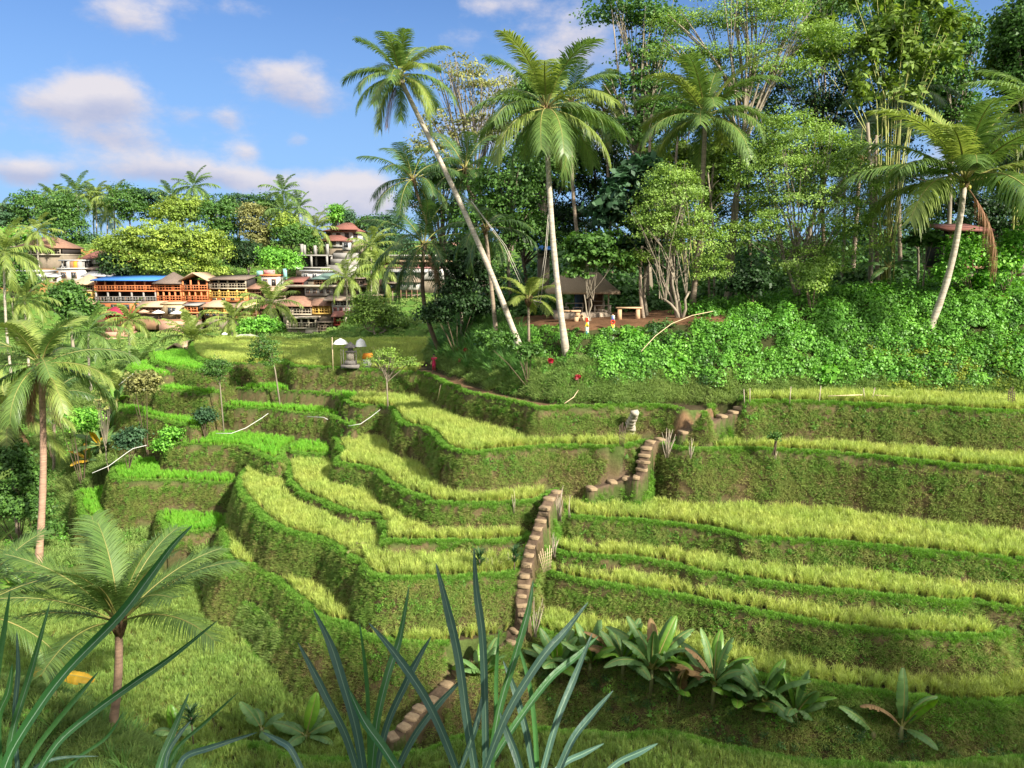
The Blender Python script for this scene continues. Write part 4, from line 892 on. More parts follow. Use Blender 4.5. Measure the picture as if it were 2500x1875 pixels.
# bamboo: a clump of long culms with hanging leaves
m_culm = material('bamboo_culm', (.25, .30, .07), (.36, .33, .12), scale=2, rough=.4)
LM['bam'] = material('bamboo_leaf', (.10, .19, .03), (.17, .25, .04), scale=.5, rough=.5, trans=.35, tint=True, tvar=.4)
for (x_, d_, tops, lb, sd_) in [(2160, 70, [(2010,20),(2060,-40),(2120,-60),(2160,-30),(2210,30),(2260,-20),(2330,20),(1990,90),(2290,90),(2100,60)], 'clump of tall bamboo with long culms fanning out at the top right', 1),
                                (1700, 80, [(1560,420),(1600,380),(1760,360),(1650,330),(1790,420)], 'bamboo clump in the dark wood behind the feathery tree', 2),
                                (2470, 72, [(2440,150),(2480,60),(2520,80),(2550,160)], 'bamboo clump at the right edge', 3)]:
    b = hpt(x_, d_); t = thing('bamboo_clump', lb, 'bamboo', b); r = random.Random(sd_); bl = []
    for (tx, ty) in tops * 2:
        e = rel(b, tx + r.uniform(-25, 25), ty + r.uniform(-30, 30), d_ + r.uniform(-2, 3)); o = Vector((r.uniform(-.6, .6), r.uniform(-.6, .6), -.3)); m_ = MB()
        mid = Vector((o.x + e.x * .30, o.y + e.y * .3, e.z * .62)); P = [o, o.lerp(mid, .5), mid, mid.lerp(e, .55) + Vector((0, 0, .4)), e]
        m_.tube([tuple(p) for p in P], [.06, .055, .045, .028, .012], 5); m_.build('culm', m_culm, t)
        bl.append((e.x * .95, e.y, e.z * .95, 1.4, 1.2, 1.2)); bl.append((mid.x * 1.5, mid.y, e.z * .8, 1.0, 1.0, 1.6))
    me, _ = crown_mesh(bl, 220, 24, .34, .7, .9, sd_, 2.0, .2); obj('foliage', me, LM['bam'], t)
# undergrowth individuals on the hill
b = hpt(2170, 63); banana('banana plant in the dark gap left of the leaning palm', b, 2.4, 2.6, [(0.3,.5,1.2,1,'g'),(3.0,.4,1.3,1,'g'),(2.4,1.1,.8,.9,'g'),(.9,1.2,.7,.9,'g'),(3.6,-.1,1.0,.9,'g'),(-.6,.1,1.2,.9,'g')], 3)
b = hpt(2258, 62.5); tree('slender papaya like tree with a leaf umbrella on top', b, E(b, [(2258,590,45,22)], 62.5), 40, 26, .42, .5, .3, 'mid', seed=61, rad=.09, limbs=8, name='papaya_tree')
b = hpt(2380, 60); shrub('tall mound of leafy creeper beside the leaning palm', b, E(b, [(2350,620,45,55),(2320,670,40,30)], 60), 160, 26, .22, .6, 'bright', seed=62)
b = hpt(2460, 60); shrub('bright leafy shrub at the right edge under the palm fronds', b, E(b, [(2450,640,50,40),(2490,600,40,50),(2420,680,40,25)], 60), 170, 26, .24, .6, 'bright', seed=63)
b = hpt(1850, 61); shrub('dark coffee like shrub under the big feathery tree', b, E(b, [(1850,690,55,35),(1810,700,35,30)], 61), 120, 28, .26, .5, 'dark', seed=64)
b = hpt(1985, 60); shrub('light green fern like shrub at the foot of the feathery tree', b, E(b, [(1985,680,40,50),(2010,650,25,30)], 60), 120, 26, .18, .5, 'feather', seed=65)
b = hpt(1115, 71); shrub('dark shrub hanging over the left nose of the hill', b, E(b, [(1120,745,55,35),(1060,770,40,35),(1175,750,35,25)], 71), 220, 28, .24, .6, 'dark', seed=66)
b = hpt(1290, 57); shrub('patch of broad leaved weeds beneath the leaning palm', b, E(b, [(1210,830,50,25),(1290,860,40,22)], 57), 90, 22, .24, .4, 'mid', seed=67)
for i, (x_, y_, d_) in enumerate([(1345,822,57.5),(1125,808,68),(1137,802,68.5),(1412,878,55),(1120,770,71)]):
    b = on(x_, y_ + 12, d_); shrub(['red leaved ti plant in front of the white palm trunk', 'lower left red ti plant at the left end of the bank', 'upper red ti plant at the left end of the bank', 'small red ti plant low on the bank', 'red ti plant behind the leaning trunk'][i], b, [(0, 0, .6, .12, .12, .2)], 9, 10, .18, .10, 'red', name='ti_plant', cat='plant', seed=70 + i, long=1.6)
b = on(1540, 808, 58); shrub('cabbage like plant with big pale leaves in front of the long bench', b, [(0, 0, .35, .7, .6, .3)], 22, 6, .42, .3, 'bright', name='taro_plant', cat='plant', seed=80)
b = on(1655, 858, 56.5); shrub('taro with large dark leaves on the green bank', b, [(0, 0, .4, .8, .6, .3)], 24, 6, .5, .3, 'bright', name='taro_plant', cat='plant', seed=81)
b = on(2015, 850, 56); shrub('heart leaved climber in the middle of the bushy bank', b, [(0, -.6, .4, .8, .4, .6)], 24, 6, .42, .35, 'bright', name='climber_plant', cat='plant', seed=82)

# ------------------------------------------------------------------ left side palms and trees
def lefts(px, py, d): return on(px, py, d)
b = at_d(268, 1818, 30); b.z = ground(b.x, b.y); palm('near palm with a stout ringed trunk at the lower left', b, at_d(290, 1525, 30), 5.4, 'near', 19, 31, bend=(.15, 0, 0), rad=.20, trunkm=m_trunkp, lowest=.4, dead=0, azoff=.35, flare=1.7)
b = on(86, 1350, 55); palm('tall palm with a smooth pale trunk at the left edge', b, at_d(100, 893, 55), 6.0, 'mid', 20, 32, bend=(.3, 0, 0), rad=.27, trunkm=m_trunkp, dead=3, nuts=6, azoff=.2, lowest=-.35)
b = on(-70, 1640, 28); palm('palm mostly outside the frame whose fronds hang in at the lower left edge', b, at_d(-75, 1500, 28), 4.6, 'near', 15, 33, rad=.17, azoff=.1, lowest=-.3)
b = on(33, 1200, 66); palm('shorter palm behind the tall one at the left edge', b, at_d(20, 1010, 66), 6.0, 'midy', 16, 34, rad=.2, dead=1)
b = on(130, 1150, 78); palm('palm with a thin straight trunk behind the tall left palm', b, at_d(133, 960, 78), 4.5, 'midd', 13, 35, rad=.15)
for i, (x_, yb, yc, d_, l_, lb) in enumerate([(313,832,782,108,4.2,'small palm below the red parasol roof'),(338,846,846,95,4.0,'stemless young palm on the slope below the restaurants'),(468,846,846,100,4.4,'stemless young palm beside the small thatched field hut'),(294,905,905,88,3.6,'low young palm at the head of the left terraces'),
   (566,818,780,118,5.0,'palm left of the round bright tree'),(660,800,742,124,5.6,'palm in front of the low brown roofs'),(842,800,678,130,4.6,'slim palm standing before the restaurant terraces'),(923,760,655,132,5.6,'lower of the two bushy palms right of the restaurants'),(904,720,600,140,5.4,'upper of the two bushy palms right of the restaurants'),
   (8,720,615,100,5.6,'palm at the left edge level with the farmhouse'),(58,775,735,105,4.6,'young palm in the scrub left of the small tower hut'),(215,850,810,96,4.4,'young palm behind the tall left palm')]):
    b = on(x_, yb, d_); far_palm(lb, b if yc < yb else b, at_d(x_ + 2, yc, d_) if yc < yb else b + Vector((0, 0, .6)), l_, 40 + i, young=yc >= yb, group='palms on the valley slopes')
RP = [(127,560,484,200,'leftmost palm rising over the domed tree on the ridge'),(158,560,482,203,'palm crown behind the dense ridge tree'),(187,572,472,198,'tall ridge palm left of the open sky gap'),(235,572,480,200,'tall ridge palm inside the open sky gap'),(228,572,492,206,'palm just behind the one in the sky gap'),(279,570,488,196,'bushy ridge palm right of the sky gap'),(264,570,526,205,'small distant palm in the sky gap'),
      (418,560,480,195,'left palm of the pair above the yellow domed tree'),(472,560,456,192,'right and taller palm of the pair above the yellow domed tree'),(5,600,520,190,'palm on the ridge at the left edge'),(690,612,470,186,'tallest palm in the middle of the ridge'),(693,612,518,180,'palm standing just in front of the tallest one'),(731,600,508,196,'slender palm right of the tallest one'),
      (823,575,535,196,'low palm left of the white ridge villa'),(770,600,560,180,'palm on the slope left of the villa'),(100,506,500,210,'far palm behind the ridge at the left')]
for i, (x_, yb, yc, d_, lb) in enumerate(RP):
    b = on(x_, yb, d_); far_palm(lb, b, at_d(x_, yc, d_), 5.2 + (i % 3) * .5, 60 + i, group='palms along the ridge')
b = on(93, 612, 160); far_palm('yellow palm in front of the farmhouse', b, at_d(91, 566, 160), 5.0, 90)
# far trees: photo pixels (cx, cy, rx, ry) lists
FT = [(70,190,[(70,510,38,45),(45,540,30,35)],'mid','rounded tree on the ridge near the left edge'),(20,188,[(15,540,35,35)],'blue','dark tree at the left end of the ridge'),(160,182,[(155,510,42,40),(165,560,45,45),(140,540,35,40),(180,600,30,25)],'mid','tall dense tree right of the farmhouse'),
 (225,185,[(225,595,40,22)],'blue','low bluish tree under the sky gap'),(320,190,[(310,490,45,40),(340,520,45,35)],'mid','tree left of the ridge palm pair'),(370,192,[(365,490,45,25)],'blue','distant dark tree crown on the ridge'),(450,186,[(440,515,55,35),(490,520,45,40),(410,530,40,30)],'yellow','light green tree under the palm pair'),
 (400,160,[(300,600,60,35),(370,580,75,40),(450,590,80,45),(520,610,45,45),(340,640,80,30),(430,650,90,30),(510,665,50,22)],'yellow','huge spreading yellow green tree above the restaurants'),(545,182,[(535,530,42,55),(550,570,35,40)],'mid','tall green tree right of the spreading tree'),(580,200,[(590,485,40,12),(575,505,40,20),(560,500,20,15)],'blue','thin layered tree standing above the ridge'),
 (622,180,[(615,530,35,35),(625,570,35,35),(640,590,25,25)],'bronze','brownish yellow tree in the middle of the ridge'),(655,190,[(650,510,25,35)],'mid','green tree behind the brownish one'),(700,176,[(715,580,40,35),(745,590,30,30)],'mid','leafy trees below the slender palm'),(607,166,[(605,625,38,35),(580,640,25,20)],'dark','dark rounded tree beside the green slope'),
 (820,190,[(820,535,14,18),(820,515,9,16)],'bright','conical tree on the ridge left of the villa'),(850,192,[(850,535,9,18)],'blue','narrow dark tree behind the villa roof'),(893,188,[(895,548,22,18)],'mid','tree right of the villa roof'),(940,176,[(940,560,40,35),(970,600,35,30),(930,600,30,25)],'blue','leafy tree between the villa and the dark palms'),(760,180,[(755,580,22,22)],'blue','small tree left of the villa'),
 (265,158,[(268,640,22,25),(290,660,35,20)],'dark','shaded tree beside the dark red roof'),(40,170,[(35,575,45,18)],'bright','banana grove left of the farmhouse'),(690,160,[(690,640,45,28),(665,625,30,22)],'bright','bright green bushes on the slope left of the concrete frame'),(30,130,[(20,640,35,35),(50,690,35,30)],'mid','leafy tree at the left edge below the farmhouse'),
 (175,120,[(165,720,32,30),(190,760,30,35),(140,740,30,25)],'mid','green trees left of the small tower huts'),(720,178,[(700,560,30,40)],'yellow','pale tree behind the front ridge palm')]
for i, (x_, d_, bl, lm_, lb) in enumerate(FT):
    yb = max(q[1] + q[3] * .6 for q in bl); b = on(x_, yb, d_); b.z = min(b.z, at_d(x_, yb, d_).z); n_ = sum(q[2] * q[3] for q in bl)
    tree(lb, b, E(b, bl, d_), int(min(900, 80 + n_ / 18)), 26, .44, 1.2, .4, lm_, seed=200 + i, rad=.28, limbs=8)
b = on(920, 838, 108); tree('feathery tree on white forked stems below the small terraces', b, E(b, [(910,765,60,30),(870,780,35,22),(960,785,40,25),(900,735,40,20)], 108), 300, 24, .28, .7, .35, 'feather', seed=230, stems=3, rad=.2, limbs=24, name='feathery_tree')
b = on(640, 815, 110); tree('round bright green tree in front of the low brown roofs', b, E(b, [(630,795,45,22),(655,800,30,20),(610,805,28,18)], 110), 220, 26, .32, .6, .5, 'bright', seed=231)
b = on(683, 948, 73); tree('sapling with a leaning thin trunk beside the bright rice', b, E(b, [(645,850,32,34),(655,880,28,22),(630,875,26,20)], 73), 90, 40, .14, .45, .45, 'mid', seed=232, rad=.08, limbs=12, trunkpts=[(0,0,-.3),tuple(rel(b,672,905,73)),tuple(rel(b,665,875,73))])
b = on(543, 985, 71); tree('sapling with a straight pale stem left of the bright rice', b, E(b, [(528,895,36,24),(540,915,30,16),(510,910,20,15)], 71), 80, 40, .14, .45, .4, 'mid', seed=233, rad=.07, limbs=12, trunkpts=[(0,0,-.3),tuple(rel(b,538,950,71)),tuple(rel(b,536,925,71))])
b = on(947, 991, 65); tree('open sapling with radiating branches in front of the path bank', b, E(b, [(915,885,35,16),(985,885,38,16),(945,865,35,14),(1000,890,16,10)], 65), 70, 34, .13, .4, .3, 'feather', seed=234, rad=.07, limbs=22, trunkpts=[(0,0,-.3),tuple(rel(b,945,950,65)),tuple(rel(b,944,912,65))], limbrad=.6)
b = on(253, 1060, 68); tree('thin bare sapling on the left slope', b, E(b, [(255,985,18,25)], 68), 22, 14, .18, .3, .5, 'pale', seed=235, rad=.06, limbs=12, name='sapling')
for i, (x_, y_, d_, bl, lm_, lb) in enumerate([(310,1105,67,[(312,1075,28,26),(330,1060,18,18)],'blue','bluish feathery bush on the left slope'),(190,1060,72,[(175,1020,36,24),(205,1040,32,26),(220,1015,24,20)],'bright','bright bush between the left slope and the palms'),(500,1035,69,[(502,1018,18,18)],'blue','pale blue green shrub between the terraces'),
   (352,980,72,[(345,940,32,32),(365,925,25,20)],'bronze','half dried shrub at the end of the upper terraces'),(30,1180,62,[(20,1120,50,50),(70,1170,40,45),(0,1230,50,50)],'mid','dark leafy trees at the left edge below the palm fronds'),(120,1000,80,[(100,950,50,35),(60,980,45,30)],'dark','dark trees in the hollow at the left'),
   (90,1260,60,[(80,1240,45,35),(115,1290,25,25)],'mid','bush beside the foot of the tall left palm'),(465,1092,68,[(420,1060,25,14),(400,1085,22,15)],'bright','leafy creepers left of the curved young rice'),(885,1385,45,[(885,1360,16,22)],'bronze','dried shrub at the notch of the terraces'),(1000,870,96,[(985,850,25,15),(1010,870,22,14)],'dark','dark bush at the end of the wide far field')]):
    b = on(x_, y_, d_); shrub(lb, b, E(b, bl, d_), int(30 + sum(q[2] * q[3] for q in bl) / 14), 26, .24, .5, lm_, seed=300 + i)
# bananas -----------------------------------------------------------
def fan(n, seed, e0=1.25, e1=.25, kinds='g', f=1.0, az0=None):
    r = random.Random(seed); out = []
    for i in range(n):
        u = (i + .5) / n; a = (az0 if az0 is not None else 0) + i * 2.4 + r.uniform(-.25, .25)
        out.append((a, e0 + (e1 - e0) * u + r.uniform(-.12, .12), .3 + .75 * u + r.uniform(-.1, .3), f * (.85 + .25 * r.random()), kinds[i % len(kinds)]))
    return out
def bspot(px):
    a, _ = ray(px, 1700); d = 32.5
    while d < 44 and ground(a * d, d) < -21.6 or d < 33: d += .2
    while d > 33 and ground(a * d, d) > -21.6: d -= .2
    d -= .15; return Vector((a * d, d, ground(a * d, d)))
BN = [(1590,1735,37.5,1.5,2.7,11,'gggbggw','tallest banana plant in the clump behind the nearest field'),(1520,1745,38,1.0,2.3,8,'ggbgw','banana plant at the left of the big clump'),(1742,1710,38,1.3,2.5,9,'gggbw','banana plant with an upright leaf right of the tallest one'),
      (1660,1760,37,.6,2.1,7,'ggwb','lower banana plant filling the middle of the clump'),(1865,1790,36.3,.9,2.4,9,'gggbg','banana plant with a broad dark upright leaf'),(1945,1790,36.5,.6,2.1,7,'gbgg','banana plant at the right end of the clump'),(1800,1770,36.8,.4,1.9,6,'gbg','low banana plant under the broad dark leaf'),
      (1360,1705,38.6,.9,2.2,8,'ggbg','banana plant right of the stairs'),(1180,1730,38,.5,1.8,7,'gbgg','banana plant beside the bottom steps'),(1440,1745,38,.7,2.0,7,'ggb','banana plant with a bright new leaf')]
for i, (x_, y_, d_, hs_, lg_, n_, kd_, lb) in enumerate(BN):
    b = bspot(x_); banana(lb, b, hs_ * 1.05, lg_ * 1.12, fan(n_ + 3, 400 + i, 1.5, .55, kd_), 10 + i, hw=.33, group='bananas behind the nearest field')
b = bspot(2208); banana('lone banana plant with a torn upright leaf at the lower right', b, 1.1, 2.5, [(1.9,1.45,.25,1.12,'g'),(-1.3,1.3,.5,.95,'b'),(.1,1.0,.9,.95,'g'),(.6,.8,.9,.9,'g'),(3.1,.9,1.2,.9,'w'),(-.9,.2,.9,.7,'g')], 41)
b = bspot(2140); banana('small banana plant leaning left of the lone one', b, .3, 2.1, [(2.9,.9,.7,1.0,'g'),(2.6,.6,.9,.8,'g'),(.4,1.1,.6,.6,'b')], 42)
b = bspot(1995); banana('tiny banana shoot in front of the gully', b, .15, 1.2, [(1.5,1.3,.4,1,'b'),(2.7,.9,.6,1,'g'),(.3,.9,.8,.8,'g')], 43)
b = at_d(748, 1815, 36); banana('banana plant with one tall upright leaf left of the bottom steps', b, .5, 2.0, [(1.6,1.45,.2,1.15,'b'),(3.0,.8,.9,.95,'g'),(2.6,.5,1.0,.8,'g'),(.2,.7,1.0,.95,'g'),(-.4,.3,.9,.9,'g'),(-2,.6,1.0,.8,'g'),(.9,1.0,.7,.8,'g')], 44)
b = at_d(640, 1800, 36); banana('banana plant bending left beside the one with the upright leaf', b, .5, 1.7, [(2.9,1.1,.6,1.1,'g'),(2.2,.7,1.0,.9,'g'),(.3,.8,.8,.8,'g'),(-1,.4,.9,.8,'g')], 45)
b = at_d(425, 1740, 36); b.z = ground(b.x, b.y); banana('small banana plant on the near knoll', b, .6, 1.5, [(1.7,1.4,.3,1.0,'b'),(3.1,.4,.9,.8,'g'),(.2,.5,.9,.7,'g')], 46)
b = at_d(130, 1690, 31); b.z = ground(b.x, b.y); banana('banana plant with a golden withered leaf at the lower left', b, 1.5, 1.8, [(.1,-.1,.5,1.0,'y'),(2.8,.1,.6,.8,'y'),(1.2,1.1,.7,.9,'g'),(-.7,.6,.9,.9,'g'),(2.2,1.0,.8,.9,'g')], 47)
for i, (x_, y_, d_, s_, k_, lb) in enumerate([(235,985,75,1.0,'ggyg','banana plant with yellow leaves behind the left slope'),(262,960,78,1.0,'ggb','banana plant beside the one with yellow leaves'),(205,990,76,.9,'gyg','banana plant left of the one with yellow leaves'),(20,1330,52,.9,'bgb','bright banana plant at the left edge'),(50,1345,52,.8,'bbg','bright banana plant beside the foot of the tall left palm'),(280,930,80,.9,'gb','banana plant at the head of the left slope')]):
    b = on(x_, y_, d_); banana(lb, b, 1.6 * s_, 2.6 * s_, fan(8, 440 + i, 1.35, .3, k_), 60 + i)
# spiky dracaenas
m_drac = material('dracaena_leaf', (.035, .09, .03), (.05, .12, .035), scale=2, rough=.4, trans=.2, tint=True, tvar=.4)
for i, (x_, y_, d_, h_, lb) in enumerate([(470,1790,34.5,1.3,'dark spiky dracaena on the near knoll'),(1172,1528,42,1.0,'spiky dracaena beside the lowest left rice'),(1256,1520,42,1.1,'spiky dracaena at the edge of the stairs')]):
    b = on(x_, y_, d_); b.z = max(b.z, at_d(x_, y_, d_).z - .3); t = thing('dracaena', lb, 'plant', b); m_ = MB(); m_.tube([(0, 0, -.3), (0, 0, h_)], [.04, .03], 5); m_.build('stem', m_barkd, t)
    V, F, tt = blade_tuft(60, .75, .03, .06, .5, r_); me = mesh_np('leaves', np.concatenate([V, V * (1, 1, .7) - (0, 0, .4)]), [np.concatenate([F[0], F[0] + len(V)]), np.concatenate([F[1], F[1] + len(V)])], tint=list(tt) * 2); obj('foliage', me, m_drac, t, (0, 0, h_ - .1))

# trees on our own hillside, right of and behind the camera; they shade the nearest field and leaves
for i, (x_, y_, h_, r_c, lb) in enumerate([(9, -7, 13, 4.5, 'dense tree on the near slope just behind the viewpoint'), (17, -3, 14, 5, 'dense tree on the near slope right of the viewpoint'), (26, 2, 15, 5.2, 'tall dense tree further right on the near slope'), (36, 4, 15.5, 5.5, 'broad dense tree on the near slope far right'), (47, 5, 15.5, 5.5, 'outermost but one dense tree on the near slope'), (58, 6, 15, 5.5, 'outermost dense tree on the near slope'), (21, 6, 12, 4.2, 'lower tree in front of the taller ones on the near slope')]):
    b = Vector((x_, y_, ground(x_, y_))); tree(lb, b, [(0, 0, h_ - 3, r_c, r_c, 3.2), (r_c * .6, 1, h_ - 5.5, r_c * .7, r_c * .7, 2.5), (-r_c * .6, -1, h_ - 5, r_c * .7, r_c * .7, 2.5)], 120, 14, .5, 1.3, .5, 'mid', seed=500 + i, rad=.35, limbs=10)
# ------------------------------------------------------------------ buildings on the far side of the valley
def pm(name, c, c2=None, **k): return material(name, c, c2 or tuple(v * .58 for v in c), rough=k.pop('rough', .85), scale=k.pop('scale', .8), **k)
B = dict(found=pm('weathered_footing', (.24, .19, .14), (.15, .13, .09)), white=pm('white_plaster', (.60, .58, .54), (.50, .48, .44)), cream=pm('cream_plaster', (.52, .45, .34)), orange=pm('orange_paint', (.62, .22, .08), (.55, .19, .08)), red=pm('red_paint', (.42, .07, .05)), yellow=pm('yellow_paint', (.70, .47, .12), (.62, .40, .12)),
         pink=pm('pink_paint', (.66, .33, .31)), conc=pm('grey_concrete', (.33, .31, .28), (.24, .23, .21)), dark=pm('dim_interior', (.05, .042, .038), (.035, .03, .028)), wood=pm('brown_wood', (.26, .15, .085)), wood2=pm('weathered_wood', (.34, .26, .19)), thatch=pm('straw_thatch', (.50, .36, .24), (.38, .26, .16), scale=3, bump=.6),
         thatchd=pm('dark_thatch', (.20, .15, .12), (.13, .10, .08), scale=3, bump=.6), tile=pm('brown_roof_tile', (.30, .17, .11), (.20, .11, .08), scale=2, bump=.4), tiler=pm('maroon_roof_tile', (.24, .10, .075), (.17, .07, .055), scale=2, bump=.4), blue=pm('blue_metal_roof', (.05, .20, .55), (.05, .17, .48), rough=.5), metal=pm('grey_sheet_roof', (.42, .42, .42), (.33, .33, .34), rough=.6),
         canopy=pm('maroon_canvas', (.40, .03, .07)), brick=pm('pink_brick', (.52, .30, .21), (.42, .24, .17), scale=5), glass=pm('window_glass', (.05, .06, .07), rough=.15), green=pm('green_roof_sheet', (.17, .26, .22)), bamboo=pm('bamboo_matting', (.55, .44, .27), (.45, .35, .2)), teal=pm('teal_board', (.30, .62, .55)), ocloth=pm('orange_cloth', (.80, .28, .03)), wcloth=pm('white_canvas', (.80, .79, .76), (.74, .73, .70)))
def px_x(px, d): return (px - CX) / FOC * d
def py_z(py, d): return at_d(CX, py, d).z
def hip(m_, x0, x1, y0, y1, ze, zr, ridge=.3, th=.12, curve=0):
    """hip roof: eaves at ze, ridge at zr; ridge = share of the length"""
    cx_, cy_ = (x0 + x1) / 2, (y0 + y1) / 2; hl_ = (x1 - x0) / 2 * ridge
    e = [(x0, y0, ze), (x1, y0, ze), (x1, y1, ze), (x0, y1, ze)]; r_2 = [(cx_ - hl_, cy_, zr), (cx_ + hl_, cy_, zr)]
    if curve:
        k = .45; mid = [(a[0] + (b[0] - a[0]) * k, a[1] + (b[1] - a[1]) * k, a[2] + (b[2] - a[2]) * (k - curve)) for a, b in zip(e, (r_2[0], r_2[1], r_2[1], r_2[0]))]
        V = e + mid + r_2; F = [(0, 1, 5, 4), (1, 2, 6, 5), (2, 3, 7, 6), (3, 0, 4, 7), (4, 5, 9, 8), (5, 6, 9), (6, 7, 8, 9), (7, 4, 8)]
    else: V = e + r_2; F = [(0, 1, 5, 4), (1, 2, 5), (2, 3, 4, 5), (3, 0, 4)]
    n = len(V); V = V + [(a[0], a[1], a[2] - th) for a in e]; F += [(0, n, n + 1, 1), (1, n + 1, n + 2, 2), (2, n + 2, n + 3, 3), (3, n + 3, n, 0), (n + 3, n + 2, n + 1, n)]
    return m_.poly(V, F)
def gable(m_, x0, x1, y0, y1, ze, zr, th=.15, front=True):
    """gable roof with its triangular end towards the camera (front) or its slope towards it"""
    if front:
        c = (x0 + x1) / 2; V = [(x0, y0, ze), (c, y0, zr), (x1, y0, ze), (x0, y1, ze), (c, y1, zr), (x1, y1, ze)]
    else:
        c = (y0 + y1) / 2; V = [(x1, y0, ze), (x1, c, zr), (x1, y1, ze), (x0, y0, ze), (x0, c, zr), (x0, y1, ze)]
    V2 = [(a, b, z - th) for a, b, z in V]
    return m_.poly(V + V2, [(0, 1, 4, 3), (1, 2, 5, 4), (6, 9, 10, 7), (7, 10, 11, 8), (0, 6, 7, 1), (1, 7, 8, 2), (3, 4, 10, 9), (4, 5, 11, 10), (0, 3, 9, 6), (2, 8, 11, 5)])
def building(label, d, px0, px1, floors, roof=None, depth=6, name='restaurant', cat='building', below=2.5, group=None):
    """floors: (py_bottom, py_top, style, wall material, detail material, columns)"""
    x0, x1 = px_x(px0, d), px_x(px1, d); zb = py_z(max(f[0] for f in floors), d); cx_ = (x0 + x1) / 2
    t = thing(name, label, cat, (cx_, d + depth / 2, zb), 0, group); O = Vector((cx_, d + depth / 2, zb))
    def put_(nm, m_, mt, par=None): 
        V = np.concatenate(m_.V) - np.array(O); m_.V = [V]; return m_.build(nm, mt, par if par is not None else t)
    zmin = min(py_z(f[0], d) for f in floors)
    m_ = MB(); m_.span(x0 + .05, x1 - .05, d + .4, d + depth, zmin - below, zmin - .02); put_('foundation', m_, B['found'])
    for (yb, yt, st, wm, dm, nc_) in floors:
        z0, z1 = py_z(yb, d), py_z(yt, d)
        if st == 'open':
            m_ = MB(); m_.span(x0, x1, d - .15, d + depth, z0 - .22, z0); put_('floor_slab', m_, B[dm])
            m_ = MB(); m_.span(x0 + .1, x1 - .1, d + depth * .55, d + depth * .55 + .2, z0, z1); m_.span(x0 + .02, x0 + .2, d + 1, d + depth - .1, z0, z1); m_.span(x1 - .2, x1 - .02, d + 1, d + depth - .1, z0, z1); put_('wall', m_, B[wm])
            for i in range(nc_):
                m_ = MB(); xx = x0 + .15 + (x1 - x0 - .3) * i / max(1, nc_ - 1); m_.span(xx - .14, xx + .14, d + .05, d + .33, z0, z1); put_('column', m_, B['conc' if dm in ('conc', 'white') else dm])
            m_ = MB(); m_.span(x0, x1, d - .1, d - .02, z0 + .85, z0 + .98); m_.span(x0, x1, d - .09, d - .03, z0 + .42, z0 + .5); k = int((x1 - x0) / .55)
            for i in range(k + 1): xx = x0 + .04 + (x1 - x0 - .08) * i / max(1, k); m_.span(xx - .035, xx + .035, d - .085, d - .035, z0 + .004, z0 + .846)
            put_('railing', m_, B[dm])
            # tables seen over the railing
            for i in range(max(1, int((x1 - x0) / 2.6))):
                m_ = MB(); xx = x0 + 1.2 + i * 2.5; m_.span(xx - .5, xx + .5, d + .8, d + 1.5, z0 + .72, z0 + .78); m_.span(xx - .06, xx + .06, d + 1.1, d + 1.2, z0, z0 + .72); m_.span(xx + .65, xx + .72, d + .9, d + 1.3, z0, z0 + .95); m_.span(xx - .8, xx - .73, d + .9, d + 1.3, z0, z0 + .95)
                if xx + .8 < x1: put_('table', m_, B['wood2' if i % 2 else 'wood'])
        elif st == 'wall':
            m_ = MB(); m_.span(x0 + .03, x1 - .03, d + .02, d + depth, z0, z1); put_('wall', m_, B[wm])
            for i in range(nc_):
                w_ = (x1 - x0) / nc_; xx = x0 + w_ * (i + .5); hh = (z1 - z0); m_ = MB(); m_.span(xx - w_ * .26, xx + w_ * .26, d - .05, d + .06, z0 + hh * .28, z0 + hh * .80); fr = put_('window', m_, B[dm])
                m_ = MB(); m_.span(xx - w_ * .20, xx - .03, d - .07, d - .045, z0 + hh * .34, z0 + hh * .74); m_.span(xx + .03, xx + w_ * .20, d - .07, d - .045, z0 + hh * .34, z0 + hh * .74); q = put_('pane', m_, B['glass']); q.parent = fr
        elif st == 'frame':
            m_ = MB(); m_.span(x0, x1, d, d + depth, z0 - .3, z0); m_.span(x0, x1, d, d + depth, z1 - .25, z1); put_('floor_slab', m_, B['conc'])
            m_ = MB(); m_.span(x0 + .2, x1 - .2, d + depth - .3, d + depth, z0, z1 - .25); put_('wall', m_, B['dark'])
            for i in range(nc_):
                for yy in (d + .04, d + depth * .6):
                    m_ = MB(); xx = x0 + .2 + (x1 - x0 - .4) * i / (nc_ - 1); m_.span(xx - .2, xx + .2, yy, yy + .4, z0, z1 - .25); put_('column', m_, B['conc'])
        elif st == 'stilt':
            for i in range(nc_): m_ = MB(); xx = x0 + .15 + (x1 - x0 - .3) * i / max(1, nc_ - 1); m_.span(xx - .07, xx + .07, d + .1, d + .24, z0 - 1, z1); put_('post', m_, B[dm])
